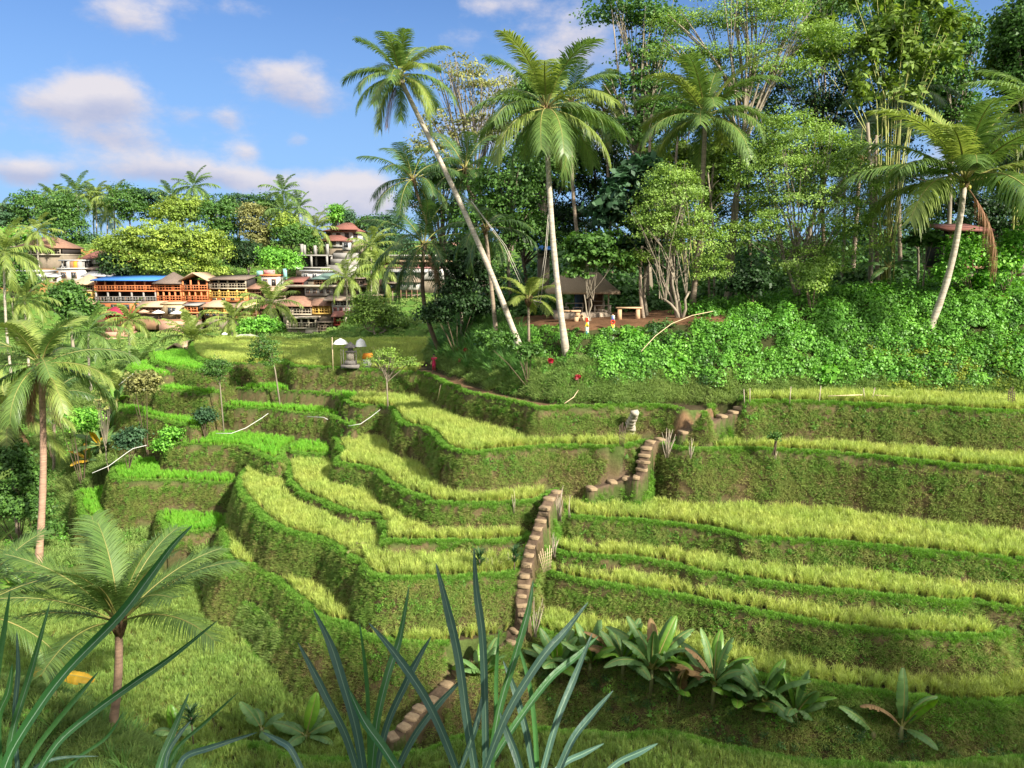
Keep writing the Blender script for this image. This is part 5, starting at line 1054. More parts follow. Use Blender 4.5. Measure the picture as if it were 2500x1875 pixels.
    for rf in ([] if not roof else roof if isinstance(roof, list) else [roof]):
        ty, a, c, ye, yr, mt, ov = rf; rx0, rx1 = px_x(a, d), px_x(c, d); ze, zr = py_z(ye, d), py_z(yr, d); m_ = MB()
        if ty == 'hip': hip(m_, rx0, rx1, d - ov, d + depth + ov, ze, zr, .35, .18)
        elif ty == 'pyr': hip(m_, rx0, rx1, d - ov, d + depth + ov, ze, zr, .03, .18, .06)
        elif ty == 'gable': gable(m_, rx0, rx1, d - ov, d + depth + ov, ze, zr, .18, True)
        elif ty == 'long': gable(m_, rx0, rx1, d - ov, d + depth + ov, ze, zr, .15, False)
        elif ty == 'shed': m_.poly([(rx0, d - ov, ze), (rx1, d - ov, ze), (rx1, d + depth + ov, zr), (rx0, d + depth + ov, zr), (rx0, d - ov, ze - .22), (rx1, d - ov, ze - .22), (rx1, d + depth + ov, zr - .22), (rx0, d + depth + ov, zr - .22)], [(0, 1, 2, 3), (7, 6, 5, 4), (0, 4, 5, 1), (1, 5, 6, 2), (2, 6, 7, 3), (3, 7, 4, 0)])
        elif ty == 'flat': m_.span(rx0, rx1, d - ov, d + depth + ov, ze, zr)
        put_('roof', m_, B[mt])
    return t
building('old farmhouse with a brown tiled hip roof and a shaded veranda on the orange slope', 162, 62, 163, [(620, 603, 'open', 'dark', 'cream', 8)], ('hip', 58, 166, 604, 577, 'tile', 1), 8, 'farmhouse', below=4)
building('lean-to annex at the left end of the farmhouse', 163, 46, 61, [(620, 602, 'wall', 'wood2', 'dark', 1)], ('shed', 45, 62, 601, 598, 'wood2', .3), 5, 'shed', below=4)
building('small white house with a maroon tiled roof at the edge of the spreading tree', 163, 216, 266, [(645, 630, 'wall', 'white', 'red', 2)], ('hip', 213, 270, 630, 612, 'tiler', .8), 6, 'house', below=4)
building('low building with a long brown roof below the maroon roofed house', 160, 214, 286, [(668, 655, 'wall', 'conc', 'dark', 3)], [('shed', 211, 290, 656, 646, 'thatchd', .6)], 5, 'house')
building('open shed with a flat white roof sheltering water tanks', 160, 163, 218, [(662, 637, 'open', 'dark', 'white', 4)], ('flat', 160, 220, 637, 634, 'metal', .5), 5, 'shed')
building('white walled house with a green stripe below the tank shed', 157, 154, 204, [(688, 658, 'wall', 'white', 'wood', 2)], ('flat', 153, 206, 657, 654, 'white', .3), 5, 'house')
building('white house with a grey sloping roof and a brown door panel', 156, 117, 153, [(692, 673, 'wall', 'white', 'wood', 2)], ('shed', 115, 155, 674, 664, 'metal', .5), 5, 'house')
building('grey white house at the left with a flat roof terrace', 156, 54, 114, [(696, 664, 'wall', 'white', 'metal', 3)], ('flat', 52, 116, 664, 659, 'metal', .4), 6, 'house')
building('grey metal roofed shed behind the tower hut', 156, 213, 268, [(690, 672, 'wall', 'conc', 'dark', 2)], ('shed', 210, 285, 673, 657, 'metal', .5), 5, 'shed')
building('tall tower hut under a straw pyramid roof at the left end of the restaurants', 151, 186, 236, [(729, 712, 'wall', 'yellow', 'wood', 2), (708, 693, 'open', 'dark', 'wood2', 3), (757, 733, 'wall', 'cream', 'dark', 1)], [('pyr', 181, 241, 693, 670, 'thatch', .8)], 5, 'tower_hut')
building('small straw roofed pavilion in front of the tower hut', 147, 194, 224, [(757, 740, 'open', 'dark', 'wood', 2)], ('pyr', 189, 226, 741, 727, 'thatch', .5), 3, 'pavilion')
building('lowest straw roofed pavilion at the left end', 144, 184, 212, [(781, 768, 'open', 'dark', 'wood', 2)], ('pyr', 178, 218, 769, 754, 'thatch', .5), 3, 'pavilion')
building('large orange restaurant with a long blue roof and two open galleries', 150, 238, 386, [(762, 738, 'wall', 'orange', 'dark', 5), (736, 712, 'open', 'dark', 'conc', 6), (709, 683, 'open', 'red', 'orange', 7)], [('shed', 235, 392, 683, 672, 'blue', .9)], 7)
building('restaurant with a dark pagoda roof next to the blue roofed one', 150, 388, 448, [(757, 738, 'wall', 'cream', 'dark', 3), (734, 711, 'open', 'dark', 'orange', 5), (708, 691, 'open', 'dark', 'orange', 4)], [('pyr', 383, 450, 691, 664, 'thatchd', .8)], 6)
building('restaurant with a straw gable above an orange gallery', 150, 450, 512, [(757, 738, 'wall', 'pink', 'dark', 3), (734, 711, 'open', 'yellow', 'orange', 5), (708, 684, 'open', 'dark', 'orange', 4)], [('gable', 447, 517, 684, 665, 'thatch', .8)], 6)
building('long yellow restaurant with a low dark shed roof and a white balustrade', 151, 516, 606, [(737, 724, 'wall', 'orange', 'yellow', 4), (724, 706, 'open', 'yellow', 'yellow', 5), (703, 680, 'open', 'dark', 'cream', 5)], [('shed', 514, 609, 681, 672, 'thatchd', .8)], 7)
building('straw roofed yellow pavilion below the long yellow restaurant', 145, 500, 550, [(775, 763, 'wall', 'wood', 'dark', 3), (762, 748, 'open', 'yellow', 'yellow', 3)], ('hip', 495, 555, 748, 734, 'thatch', .6), 4, 'pavilion')
building('second straw roofed pavilion right of the yellow one', 145, 572, 628, [(778, 750, 'open', 'yellow', 'wood', 4)], ('hip', 568, 632, 750, 736, 'thatch', .6), 4, 'pavilion')
building('open canopy hall with a sagging straw roof in front of the orange restaurant', 145, 343, 398, [(764, 747, 'open', 'dark', 'wood', 3)], ('long', 339, 403, 748, 736, 'thatch', .6), 4, 'pavilion')
building('bamboo matting shelter beside the canopy hall', 145, 398, 447, [(780, 740, 'wall', 'bamboo', 'bamboo', 1)], ('shed', 396, 449, 740, 737, 'bamboo', .2), 2, 'shelter')
building('little two storey kiosk with an orange railing', 144, 453, 484, [(782, 767, 'open', 'dark', 'wood', 3), (762, 744, 'open', 'dark', 'orange', 3)], ('shed', 450, 488, 744, 740, 'conc', .4), 3, 'kiosk')
building('maroon canvas pavilion in front of the orange restaurant', 143, 258, 298, [(785, 766, 'open', 'red', 'red', 3)], ('hip', 250, 304, 766, 750, 'canopy', .6), 4, 'pavilion')
building('small orange house with a rooftop sign board', 156, 643, 684, [(708, 674, 'wall', 'white', 'wood', 2)], ('flat', 641, 686, 674, 670, 'orange', .3), 5, 'house')
building('unfinished concrete frame building with bare columns on top', 168, 726, 806, [(652, 622, 'frame', 'dark', 'conc', 3)], None, 7, 'concrete_frame', below=3)
building('long white walled shop under the concrete frame', 158, 741, 806, [(684, 664, 'wall', 'white', 'white', 3)], ('flat', 738, 810, 663, 659, 'metal', .5), 5, 'shop')
building('restaurant with a greenish hip roof on the long stone terrace', 150, 770, 828, [(696, 680, 'open', 'dark', 'wood', 4)], ('hip', 766, 832, 680, 667, 'green', .6), 6)
building('dark open dining hall right of the greenish roof', 151, 829, 896, [(697, 681, 'open', 'dark', 'wood2', 4)], ('flat', 827, 898, 681, 678, 'thatchd', .5), 5, 'dining_hall')
building('stone terrace storey with wooden windows under the dining hall', 148, 747, 829, [(722, 701, 'wall', 'conc', 'wood', 5)], ('flat', 702, 898, 701, 696, 'cream', .8), 5, 'terrace_house')
building('timber walled storey at the right end of the terrace', 148.5, 830, 886, [(722, 702, 'wall', 'wood2', 'dark', 4)], None, 5, 'timber_house')
building('pink roofed terrace restaurant left of the greenish roof', 152, 703, 744, [(700, 687, 'open', 'dark', 'red', 3)], ('shed', 700, 747, 687, 676, 'tiler', .5), 4)
building('long brown hip roofed hall with pink tables', 144, 690, 762, [(766, 746, 'open', 'dark', 'cream', 4)], ('hip', 676, 766, 746, 724, 'tile', .7), 5, 'hall')
building('yellow columned hall beside the hall with pink tables', 144, 764, 808, [(764, 745, 'open', 'yellow', 'yellow', 4)], ('long', 762, 811, 745, 730, 'tile', .6), 4, 'hall')
building('grey house with red panels under a brown shed roof', 143, 812, 870, [(764, 748, 'wall', 'conc', 'red', 4), (746, 732, 'open', 'dark', 'conc', 4)], ('shed', 792, 873, 732, 723, 'wood2', .6), 4, 'house')
building('maroon pavilion on stilts at the lower end of the village', 140, 815, 858, [(806, 796, 'stilt', 'conc', 'conc', 3), (792, 771, 'open', 'dark', 'red', 4)], ('long', 810, 864, 772, 760, 'tiler', .5), 4, 'pavilion', below=.2)
building('low deck with red chairs beside the maroon pavilion', 140, 775, 812, [(806, 788, 'open', 'dark', 'wood2', 3)], ('flat', 773, 814, 788, 786, 'wood2', .3), 3, 'deck')
building('hedged arcade with dark openings under the brown hall', 141, 700, 772, [(800, 778, 'open', 'dark', 'cream', 5)], ('flat', 698, 774, 778, 774, 'cream', .3), 4, 'arcade')
v = building('white villa with a brown double hip roof on the ridge', 184, 803, 885, [(592, 562, 'wall', 'white', 'wood', 4)], [('hip', 796, 895, 564, 551, 'tiler', 1.0), ('hip', 818, 882, 560, 541, 'tiler', 2.0)], 9, 'villa', below=4)
building('low front wing of the ridge villa with its own small hip roof', 180, 795, 850, [(603, 586, 'wall', 'white', 'wood', 3)], ('hip', 786, 859, 587, 573, 'tiler', .8), 5, 'wing_house', below=3)
building('white arched gatehouse in front of the ridge villa', 176, 842, 861, [(610, 588, 'wall', 'white', 'dark', 1)], ('pyr', 840, 863, 588, 583, 'tiler', .3), 2, 'gatehouse', below=3)
building('long white restaurant with a straw awning and pink balustrade', 142, 942, 1105, [(682, 655, 'wall', 'white', 'metal', 8), (652, 638, 'open', 'dark', 'pink', 9)], [('shed', 938, 1110, 637, 627, 'thatch', .8), ('flat', 936, 1112, 626, 622, 'white', .2), ('shed', 944, 1048, 662, 655, 'metal', 1.5)], 6)
building('yellow rooftop house at the right end of the long white restaurant', 148, 1088, 1130, [(622, 600, 'wall', 'yellow', 'wood', 3)], ('long', 1085, 1134, 600, 590, 'tile', .4), 5, 'house')
building('small white house on stilts with a grey gable roof', 130, 978, 1022, [(720, 708, 'stilt', 'white', 'wood', 4), (707, 687, 'wall', 'white', 'white', 3)], ('hip', 973, 1027, 687, 673, 'wood2', .5), 4, 'stilt_house', below=.2)
building('dark timber hut on stilts left of the small white house', 131, 946, 974, [(724, 710, 'stilt', 'wood', 'wood2', 3), (709, 690, 'wall', 'wood', 'dark', 1)], ('shed', 944, 977, 690, 687, 'thatchd', .4), 3, 'stilt_hut', below=.2)
building('tin roofed field shelter at the edge of the wide far field', 106, 552, 618, [(843, 832, 'open', 'dark', 'wood2', 4)], ('hip', 548, 624, 832, 819, 'white', .5), 4, 'field_shelter', below=.6)
building('half hidden thatched field hut on the grassy slope', 104, 404, 446, [(860, 852, 'wall', 'bamboo', 'dark', 1)], ('gable', 400, 450, 853, 838, 'thatch', .5), 4, 'field_hut', below=.8)
building('hut with a bright blue roof glimpsed between the trees on the hill', 84, 1312, 1342, [(624, 607, 'wall', 'wood2', 'dark', 2)], ('pyr', 1296, 1352, 607, 585, 'blue', .5), 3, 'hut', below=5)
building('dark shed with a red edged roof in the wood at the right', 72, 2300, 2390, [(650, 560, 'open', 'dark', 'wood', 3)], ('shed', 2290, 2400, 560, 540, 'tiler', .4), 4, 'shed', below=2)
building('brown roofed house between the orange house and the long hall', 152, 612, 642, [(738, 722, 'wall', 'cream', 'wood', 3), (720, 704, 'open', 'dark', 'wood', 3)], ('hip', 606, 648, 704, 692, 'tile', .6), 5, 'house')
building('open thatched dining terrace below the small orange house', 149, 648, 700, [(722, 708, 'open', 'dark', 'wood2', 4)], ('long', 644, 704, 709, 699, 'thatch', .6), 5, 'dining_terrace')
building('grey shop with a tiled roof behind the pair of bushy palms', 146, 896, 944, [(712, 694, 'wall', 'conc', 'wood', 3)], ('hip', 890, 948, 694, 682, 'tile', .6), 5, 'shop')
building('brown timber terrace below the grey shop', 143, 876, 936, [(740, 722, 'open', 'dark', 'wood', 4)], ('flat', 873, 938, 722, 719, 'wood2', .4), 4, 'terrace_house')
building('low row of red roofed stalls left of the brown hall', 146, 632, 676, [(768, 752, 'open', 'dark', 'wood', 4)], ('long', 628, 680, 752, 742, 'tiler', .6), 4, 'stall_row')
building('orange walled cafe under the straw gable restaurant', 147, 452, 496, [(764, 745, 'wall', 'orange', 'dark', 3)], ('shed', 449, 499, 746, 741, 'tile', .5), 3, 'cafe')
# concrete walls and brick terraces
def wall_thing(name, label, d, px0, px1, py0, py1, mt, depth=1.2, steps=1):
    x0, x1, z0, z1 = px_x(px0, d), px_x(px1, d), py_z(py1, d), py_z(py0, d); t = MB()
    for i in range(steps):
        f = i / steps; t.span(x0 + f * 1.0, x1 - f * .5, d + f * depth, d + depth + .5 + f * .01, z0 - (1.5 if i == 0 else 0) + (z1 - z0) * f + (.003 if i else 0), z0 + (z1 - z0) * (i + 1) / steps)
    o = t.build(name, B[mt]); tag(o, label, 'wall'); return o
wall_thing('retaining_wall', 'grey stepped concrete wall below the ridge villa', 170, 806, 875, 617, 662, 'conc', 4, 3)
wall_thing('retaining_wall', 'pinkish brick wall below the white parasols', 142, 388, 445, 785, 801, 'brick', 1.5)
wall_thing('terrace_wall', 'broad stepped brick terrace below the maroon pavilion', 138, 225, 300, 802, 838, 'brick', 5, 3)
wall_thing('terrace_wall', 'long ledge wall under the lower pavilions', 143, 236, 445, 780, 785, 'wood', 1)
wall_thing('retaining_wall', 'cream stone wall right of the hall with pink tables', 141, 745, 800, 800, 815, 'cream', 1)
def parasol(label, px, py, d, r_px, mt, h=2.3):
    p = at_d(px, py, d); r_2 = r_px / FOC * d; t = thing('parasol', label, 'parasol', p - Vector((0, 0, h)))
    m_ = MB(); m_.tube([(0, 0, -.8), (0, 0, h)], .035, 5); m_.build('pole', B['wood'], t)
    m_ = MB(); n = 10; V = [(0, 0, h + .05)] + [(math.cos(2 * math.pi * i / n) * r_2, math.sin(2 * math.pi * i / n) * r_2, h - r_2 * .38) for i in range(n)] + [(math.cos(2 * math.pi * i / n) * r_2 * .97, math.sin(2 * math.pi * i / n) * r_2 * .97, h - r_2 * .38 - .12) for i in range(n)]
    m_.poly(V, [(0, 1 + i, 1 + (i + 1) % n) for i in range(n)] + [(1 + i, 1 + n + i, 1 + n + (i + 1) % n, 1 + (i + 1) % n) for i in range(n)]); m_.build('canopy', B[mt], t); return t
parasol('white parasol nearest the canopy hall', 386, 757, 143.5, 15, 'wcloth'); parasol('white parasol in front of the bamboo shelter', 431, 758, 143.5, 16, 'wcloth'); parasol('brown straw parasol beside the maroon pavilion', 351, 756, 143.5, 13, 'thatch')
parasol('wide red parasol in front of the grey white house', 76, 684, 150, 19, 'canopy'); parasol('cream parasol below the concrete frame', 722, 649, 160, 15, 'wcloth'); parasol('small white parasol beside the tin roofed shelter', 548, 812, 108, 7, 'wcloth', 1.8)
def board(label, px0, px1, py0, py1, d, mt):
    a, c = at_d(px0, py1, d), at_d(px1, py0, d); t = thing('sign_board', label, 'sign', ((a.x + c.x) / 2, d, a.z)); w_, h_ = c.x - a.x, c.z - a.z
    m_ = MB(); m_.box((0, 0, h_ / 2), (w_, .08, h_)); m_.build('panel', B[mt], t); m_ = MB(); m_.tube([(-w_ * .35, .08, -1.2), (-w_ * .35, .08, h_ * .9)], .04, 4); m_.tube([(w_ * .35, .08, -1.2), (w_ * .35, .08, h_ * .9)], .04, 4); m_.build('post', B['wood'], t)
board('pale pink sign board on the roof of the small orange house', 644, 671, 659, 671, 157, 'pink'); board('pale teal sign board left of the small orange house', 627, 641, 661, 674, 156, 'teal'); board('pale green panel right of the small orange house', 692, 700, 656, 682, 157, 'teal')
for i, (px, col_, lb) in enumerate([(170, 'conc', 'dark grey water tank in the flat roofed shed'), (178, 'wood', 'brown water tank in the flat roofed shed'), (187, 'ocloth', 'orange water tank in the flat roofed shed'), (197, 'conc', 'grey water tank at the right of the orange one')]):
    p = at_d(px, 655, 159.6); m_ = MB(); m_.tube([(0, 0, 0), (0, 0, .2), (0, 0, 1.2), (0, 0, 1.45)], [.55, .62, .62, .3], 10); tag(m_.build('water_tank', B[col_], None, p, True), lb, 'water tank')
for i, px in enumerate((738, 744, 770, 800)):
    p = at_d(px, 623, 168.5); m_ = MB(); m_.span(-.28, .28, -.28, .28, .004, (2.4, 2.2, 2.1, 2.4)[i]); tag(m_.build('concrete_column', B['conc'], None, p), ['leftmost', 'second from left', 'third from left', 'rightmost'][i] + ' bare column standing on the concrete frame', 'column')
# ------------------------------------------------------------------ stone steps
m_step = material('worn_stone_step', (.32, .235, .14), (.19, .135, .08), scale=3, rough=.95, bump=.6)
m_stone = material('pale_stone', (.48, .43, .35), (.30, .26, .20), scale=4, rough=.95, bump=.7)
def staircase(label, S, w, par=True):
    P = stair_pts(S); t = thing('stone_staircase', label, 'stairs', P[0])
    for i, p in enumerate(P):
        q = P[min(i + 1, len(P) - 1)] - P[max(i - 1, 0)]; a = math.atan2(q.y, q.x) - math.pi / 2; run = math.hypot(q.x, q.y) / 2 if 0 < i < len(P) - 1 else math.hypot(q.x, q.y)
        ww = w * rnd.uniform(.85, 1.12); dd = max(.32, min(run * .95, .55)); m_ = MB(); n = 10; V = []
        for z_, k in ((-.22, 1.0), (-.09, 1.03), (-.05, .95)):
            for j in range(n):
                u = 2 * math.pi * j / n + .3; cx_, sy_ = math.cos(u), math.sin(u); e = .35
                V.append((abs(cx_) ** e * (1 if cx_ > 0 else -1) * ww / 2 * k * rnd.uniform(.95, 1.04), abs(sy_) ** e * (1 if sy_ > 0 else -1) * dd / 2 * k * rnd.uniform(.95, 1.04), z_))
        F = [(l * n + j, l * n + (j + 1) % n, (l + 1) * n + (j + 1) % n, (l + 1) * n + j) for l in (0, 1) for j in range(n)] + [tuple(2 * n + j for j in range(n))]
        Vr = np.array(V); c_, s_ = math.cos(a), math.sin(a); Vr = np.stack([Vr[:, 0] * c_ - Vr[:, 1] * s_, Vr[:, 0] * s_ + Vr[:, 1] * c_, Vr[:, 2]], 1); m_.add(Vr, F); m_.build('step', m_step, t, p - P[0])
staircase('long flight of worn stone steps climbing through the middle of the terraces', STAIR, .68)
staircase('short curved flight of earth steps up to the path below the hill', EXTRA + STAIR2, .85)
staircase('few stone steps at the right end of the earth path', STAIR3, .8)
for i, (x_, y_, z_) in enumerate([(1475, 1180, -14.35), (1668, 1052, -11.65), (1800, 1003, -9.8)]): pass
# pale stone water chute in the path bank
p0, p1 = at_z(1548, 1003, -9.95), at_z(1530, 1068, -12.2); t = thing('stone_chute', 'pale stone water chute running down the bank below the path', 'chute', p1)
for i in range(9):
    q = p1.lerp(p0, (i + .5) / 9) - p1; m_ = MB(); m_.box((q.x + rnd.uniform(-.06, .06), q.y - .25, q.z), (.72 - .03 * i, .5, .30), jit=.06); m_.build('stone_block', m_stone, t)

# ------------------------------------------------------------------ bamboo racks, gates and sticks
m_bam = material('dry_bamboo', (.62, .50, .32), (.48, .37, .22), scale=3, rough=.6); m_stick = material('weathered_stick', (.42, .35, .27), (.28, .23, .17), scale=3, rough=.9); m_pvc = material('white_pvc_pipe', (.60, .60, .56), rough=.4); m_rust = material('rusty_iron', (.16, .10, .08), (.10, .07, .06), rough=.8)
def sticks(name, label, cat, base, lst, mt, rad=.025, part='pole'):
    """lst of pixel polylines ((px, py, d) ...)"""
    t = thing(name, label, cat, base)
    for ln in lst:
        m_ = MB(); m_.tube([tuple(at_d(*q) - Vector(base)) for q in ln], rad, 5); m_.build(part, mt, t)
    return t
def rack(label, x0, x1, y0, y1, d, nh, nv, seed, tilt=0, mt=None, name='bamboo_rack', cat='bamboo rack', rad=.03, dd=.0):
    r = random.Random(seed); base = at_d((x0 + x1) / 2, y1, d); L_ = []
    for i in range(nh): y = y0 + (y1 - y0) * (i + .5) / nh; L_.append([(x0 + r.uniform(-4, 2), y + tilt + r.uniform(-2, 2), d + r.uniform(-.1, .1)), (x1 + r.uniform(-2, 4), y - tilt + r.uniform(-2, 2), d + dd)])
    for i in range(nv): x = x0 + (x1 - x0) * (i + .5) / nv; L_.append([(x + r.uniform(-4, 4), y1 + r.uniform(0, 4), d - .06), (x + r.uniform(-3, 3), y0 - r.uniform(0, 5), d - .06)])
    return sticks(name, label, cat, base, L_, mt or m_bam, rad)
rack('upper bamboo rack at the left end of the terraces', 684, 724, 1099, 1111, 66, 3, 2, 1, 2); rack('lower bamboo rack beside the yellow rice', 640, 690, 1125, 1137, 65.5, 2, 3, 2, 2)
def panel(label, corners, d, nh, nv, mt, name, cat, rad=.018):
    """woven panel between four pixel corners: bottom-left, bottom-right, top-right, top-left"""
    bl, br, tr, tl = [Vector((a, b)) for a, b in corners]; base = at_d(bl.x, bl.y, d); t = thing(name, label, cat, base)
    def P_(u, v, o=0): a = bl.lerp(br, u).lerp(tl.lerp(tr, u), v); return tuple(at_d(a.x, a.y, d + o) - base)
    m_ = MB(); [m_.tube([P_(0, (i + .3) / nh), P_(1, (i + .3) / nh)], rad, 5) for i in range(nh)]; m_.build('crosspiece', mt, t)
    m_ = MB(); [m_.tube([P_((i + .5) / nv, 0, -.04), P_((i + .5) / nv, 1.05 + .1 * ((i * 7) % 3), -.04)], rad, 5) for i in range(nv)]; m_.build('slat', mt, t)
    return t
panel('woven bamboo gate panel leaning beside the stairs', [(1326, 1398), (1345, 1390), (1349, 1340), (1313, 1356)], 41.0, 6, 7, m_bam, 'bamboo_gate', 'gate')
panel('rusty wire gate standing in front of the stone chute', [(1512, 1085), (1523, 1093), (1530, 1045), (1510, 1040)], 48.6, 3, 5, m_rust, 'wire_gate', 'gate')
panel('dark lattice trellis at the far right end of the top terrace', [(2458, 1000), (2478, 1010), (2479, 958), (2461, 952)], 49.5, 9, 4, m_rust, 'trellis', 'trellis', .02)
def bundle(label, px, py, d, h, n, seed, mt=None, spread=.25, name='stick_bundle'):
    base = at_d(px, py, d); base.z = min(base.z, max(ground(base.x, base.y), base.z - .4)); r = random.Random(seed); t = thing(name, label, 'stick bundle', base)
    for i in range(n):
        a = r.uniform(0, 6.28); m_ = MB(); b0 = Vector((r.uniform(-.1, .1), r.uniform(-.1, .1), -.2)); e = Vector((math.cos(a) * spread * r.random() * 2, math.sin(a) * spread * .6, h * r.uniform(.55, 1.1))); m_.tube([tuple(b0), tuple(b0.lerp(e, .5) + Vector((r.uniform(-.06, .06), 0, 0))), tuple(e)], [.028, .022, .012], 4); m_.build('stick', mt or m_stick, t)
    return t
for i, a in enumerate([(1628, 1095, 48.2, 1.6, 14, 'tangled bundle of sticks at the top of the middle steps'), (1366, 1250, 44.5, 1.9, 13, 'tall stick bundle at the head of the long stairs'), (1353, 1335, 42.5, 1.3, 9, 'stick bundle above the bamboo gate'), (1306, 1530, 39.5, 2.0, 12, 'sheaf of dry stalks beside the lower stairs'), (1248, 1385, 43.2, 1.7, 2, 'single upright pole at the end of the left rice strips'), (1205, 1395, 42.5, .9, 8, 'dark twiggy stub in the rice left of the stairs'),
      (1254, 1232, 46.5, 1.3, 3, 'small scarecrow stick in the left strip of rice'), (1685, 1098, 48.5, 1.1, 5, 'thin twigs in the rice right of the middle steps'), (1391, 1240, 43.8, 1.4, 2, 'two thin stakes right of the stairs head'), (1893, 1100, 48.6, .5, 3, 'short stakes beneath the little tree in the rice')]):
    bundle(a[5], *a[:5], i + 5, spread=.12 if a[4] < 4 else .28)
b = on(1890, 1098, 48.5); b.z = at_d(1890, 1100, 48.5).z; shrub('little leafy tree growing at the edge of the second right terrace', b, [(0, 0, .9, .35, .3, .35)], 26, 14, .14, .2, 'mid', seed=91, name='small_tree', cat='small tree')
# bamboo rail fence along the top right terrace
for i, (ps, lb) in enumerate([([(1998, 994), (2004, 942)], 'dark crooked post at the left of the top terrace rail'), ([(2112, 972), (2108, 948)], 'thin post under the long bamboo rail'), ([(2127, 980), (2136, 946)], 'leaning post beside the thin one'), ([(1818, 978), (1816, 950)], 'stake at the top of the earth steps'), ([(1831, 975), (1831, 948)], 'stake with a crosspiece near the earth steps'), ([(1928, 975), (1931, 944)], 'thin leaning stake on the green lip'), ([(2430, 1000), (2427, 970)], 'short post right of the second rail')]):
    q = at_d(*ps[0], 51.6); t = thing('fence_post', lb, 'post', q); m_ = MB(); m_.tube([(0, 0, -.3), tuple(at_d(*ps[1], 51.6) - q)], [.04, .03], 5); m_.build('stake', m_stick, t)
for ps, lb in [([(2022, 967), (2105, 964)], 'long pale bamboo rail on the top terrace'), ([(2137, 965), (2210, 970)], 'bamboo rail continuing to the right'), ([(2368, 975), (2438, 982)], 'short pale rail near the right edge')]:
    q = at_d(*ps[0], 51.5); m_ = MB(); m_.tube([(0, 0, 0), tuple(at_d(*ps[1], 51.5) - q)], .04, 6); tag(m_.build('bamboo_rail', m_bam, None, q), lb, 'rail')
# pipes and cables
def line(name, label, cat, pts, rad, mt, k=6):
    q = at_d(*pts[0]); m_ = MB(); m_.tube([tuple(at_d(*p) - q) for p in pts], rad, k); return tag(m_.build(name, mt, None, q, True), label, cat)
line('water_pipe', 'white pipe slanting across the bank between the left terraces', 'pipe', [(527, 1058, 66.5), (565, 1058, 66.5), (600, 1045, 67), (640, 1020, 68.5), (655, 1009, 69)], .028, m_pvc)
line('water_pipe', 'white pipe curving up to the notch of the terraces', 'pipe', [(850, 1040, 62), (880, 1035, 62), (905, 1018, 63), (928, 1000, 64)], .024, m_pvc)
line('water_pipe', 'short white pipe along the upper left lip', 'pipe', [(750, 1017, 69), (790, 1019, 68.5), (800, 1024, 68)], .028, m_pvc)
line('water_pipe', 'white pipe running down the left slope', 'pipe', [(225, 1155, 62.5), (265, 1138, 63.5), (310, 1105, 64.5), (325, 1095, 65), (358, 1087, 65.5)], .026, m_pvc)
line('water_pipe', 'thin white pole sticking out near the dried shrub', 'pipe', [(290, 940, 73), (325, 912, 74)], .024, m_pvc)
line('water_pipe', 'horizontal white pipe low among the left terraces', 'pipe', [(897, 1546, 41), (997, 1552, 40.5)], .024, m_pvc)
t = thing('pipe_stand', 'white pipe bent over a dark stake at the lower right', 'pipe', at_d(2290, 1830, 34)); q = t.location.copy()
for nm, ps, mt in (('stake', [(2290, 1835, 34), (2304, 1782, 34)], m_rust), ('upright', [(2303, 1790, 33.95), (2311, 1757, 33.95)], m_pvc), ('crossbar', [(2304, 1750, 33.9), (2365, 1744, 33.9)], m_pvc)):
    m_ = MB(); m_.tube([tuple(at_d(*p) - q) for p in ps], .022, 5); m_.build(nm, mt, t)
line('water_pipe', 'end of a white pipe at the right edge', 'pipe', [(2478, 1733, 34), (2520, 1732, 34)], .03, m_pvc)
line('bamboo_pole', 'long pale bamboo pole lying across the green bank', 'pole', [(1740, 760, 60), (1690, 770, 59), (1640, 790, 57.8), (1600, 820, 56.5), (1565, 858, 55)], .028, m_bam)
line('bamboo_pole', 'short pale cane hanging above the earth path', 'pole', [(1412, 952, 54.5), (1400, 970, 53.8), (1378, 985, 53)], .03, m_bam)
line('bamboo_pole', 'thin cane leaning in the shadow of the path bank', 'pole', [(1076, 940, 60), (1068, 978, 61.5)], .03, m_bam)

# ------------------------------------------------------------------ thatched hut, tables and benches
m_hthatch = material('old_grey_thatch', (.42, .32, .22), (.28, .20, .13), scale=5, rough=.95, bump=.9, stretch=(3, 3, .6)); m_slab = material('rough_concrete', (.42, .34, .26), (.30, .24, .18), scale=2, rough=.95, bump=.4); m_matw = material('woven_wall', (.16, .11, .075), (.10, .07, .05), scale=6, rough=.9, bump=.4); m_pwood = material('pale_worn_wood', (.44, .38, .31), (.32, .27, .21), scale=2, rough=.8); m_bench = material('sandstone_bench', (.58, .38, .22), (.46, .30, .17), scale=3, rough=.9, bump=.4)
D_ = 66.0; x0, x1 = px_x(1355, D_), px_x(1494, D_); zg = ground((x0 + x1) / 2, D_ + 1); zf = zg + .45
t = thing('thatched_hut', 'open fronted hut with a grey thatched roof behind the white palm trunk', 'hut', ((x0 + x1) / 2, D_ + 2, zg)); O = Vector(t.location)
def hp(nm, m_, mt, par=None): m_.V = [np.concatenate(m_.V) - np.array(O)]; return m_.build(nm, mt, par or t)
m_ = MB(); m_.span(x0, x1, D_, D_ + 4.6, zg - .5, zf); hp('platform', m_, m_slab)
ze = py_z(712, D_ - .6); zr = py_z(664, D_ + 2); m_ = MB(); hip(m_, px_x(1336, D_ - .6), px_x(1512, D_ - .6), D_ - .8, D_ + 5.2, ze, zr, .5, .22, .04); hp('roof', m_, m_hthatch)
for xx in (x0 + .4, (x0 + x1) / 2 + .5, x1 - .3):
    for yy in (D_ + .25, D_ + 4.3): m_ = MB(); m_.tube([(xx, yy, zf), (xx, yy, ze + .3)], .07, 6); hp('post', m_, m_pwood)
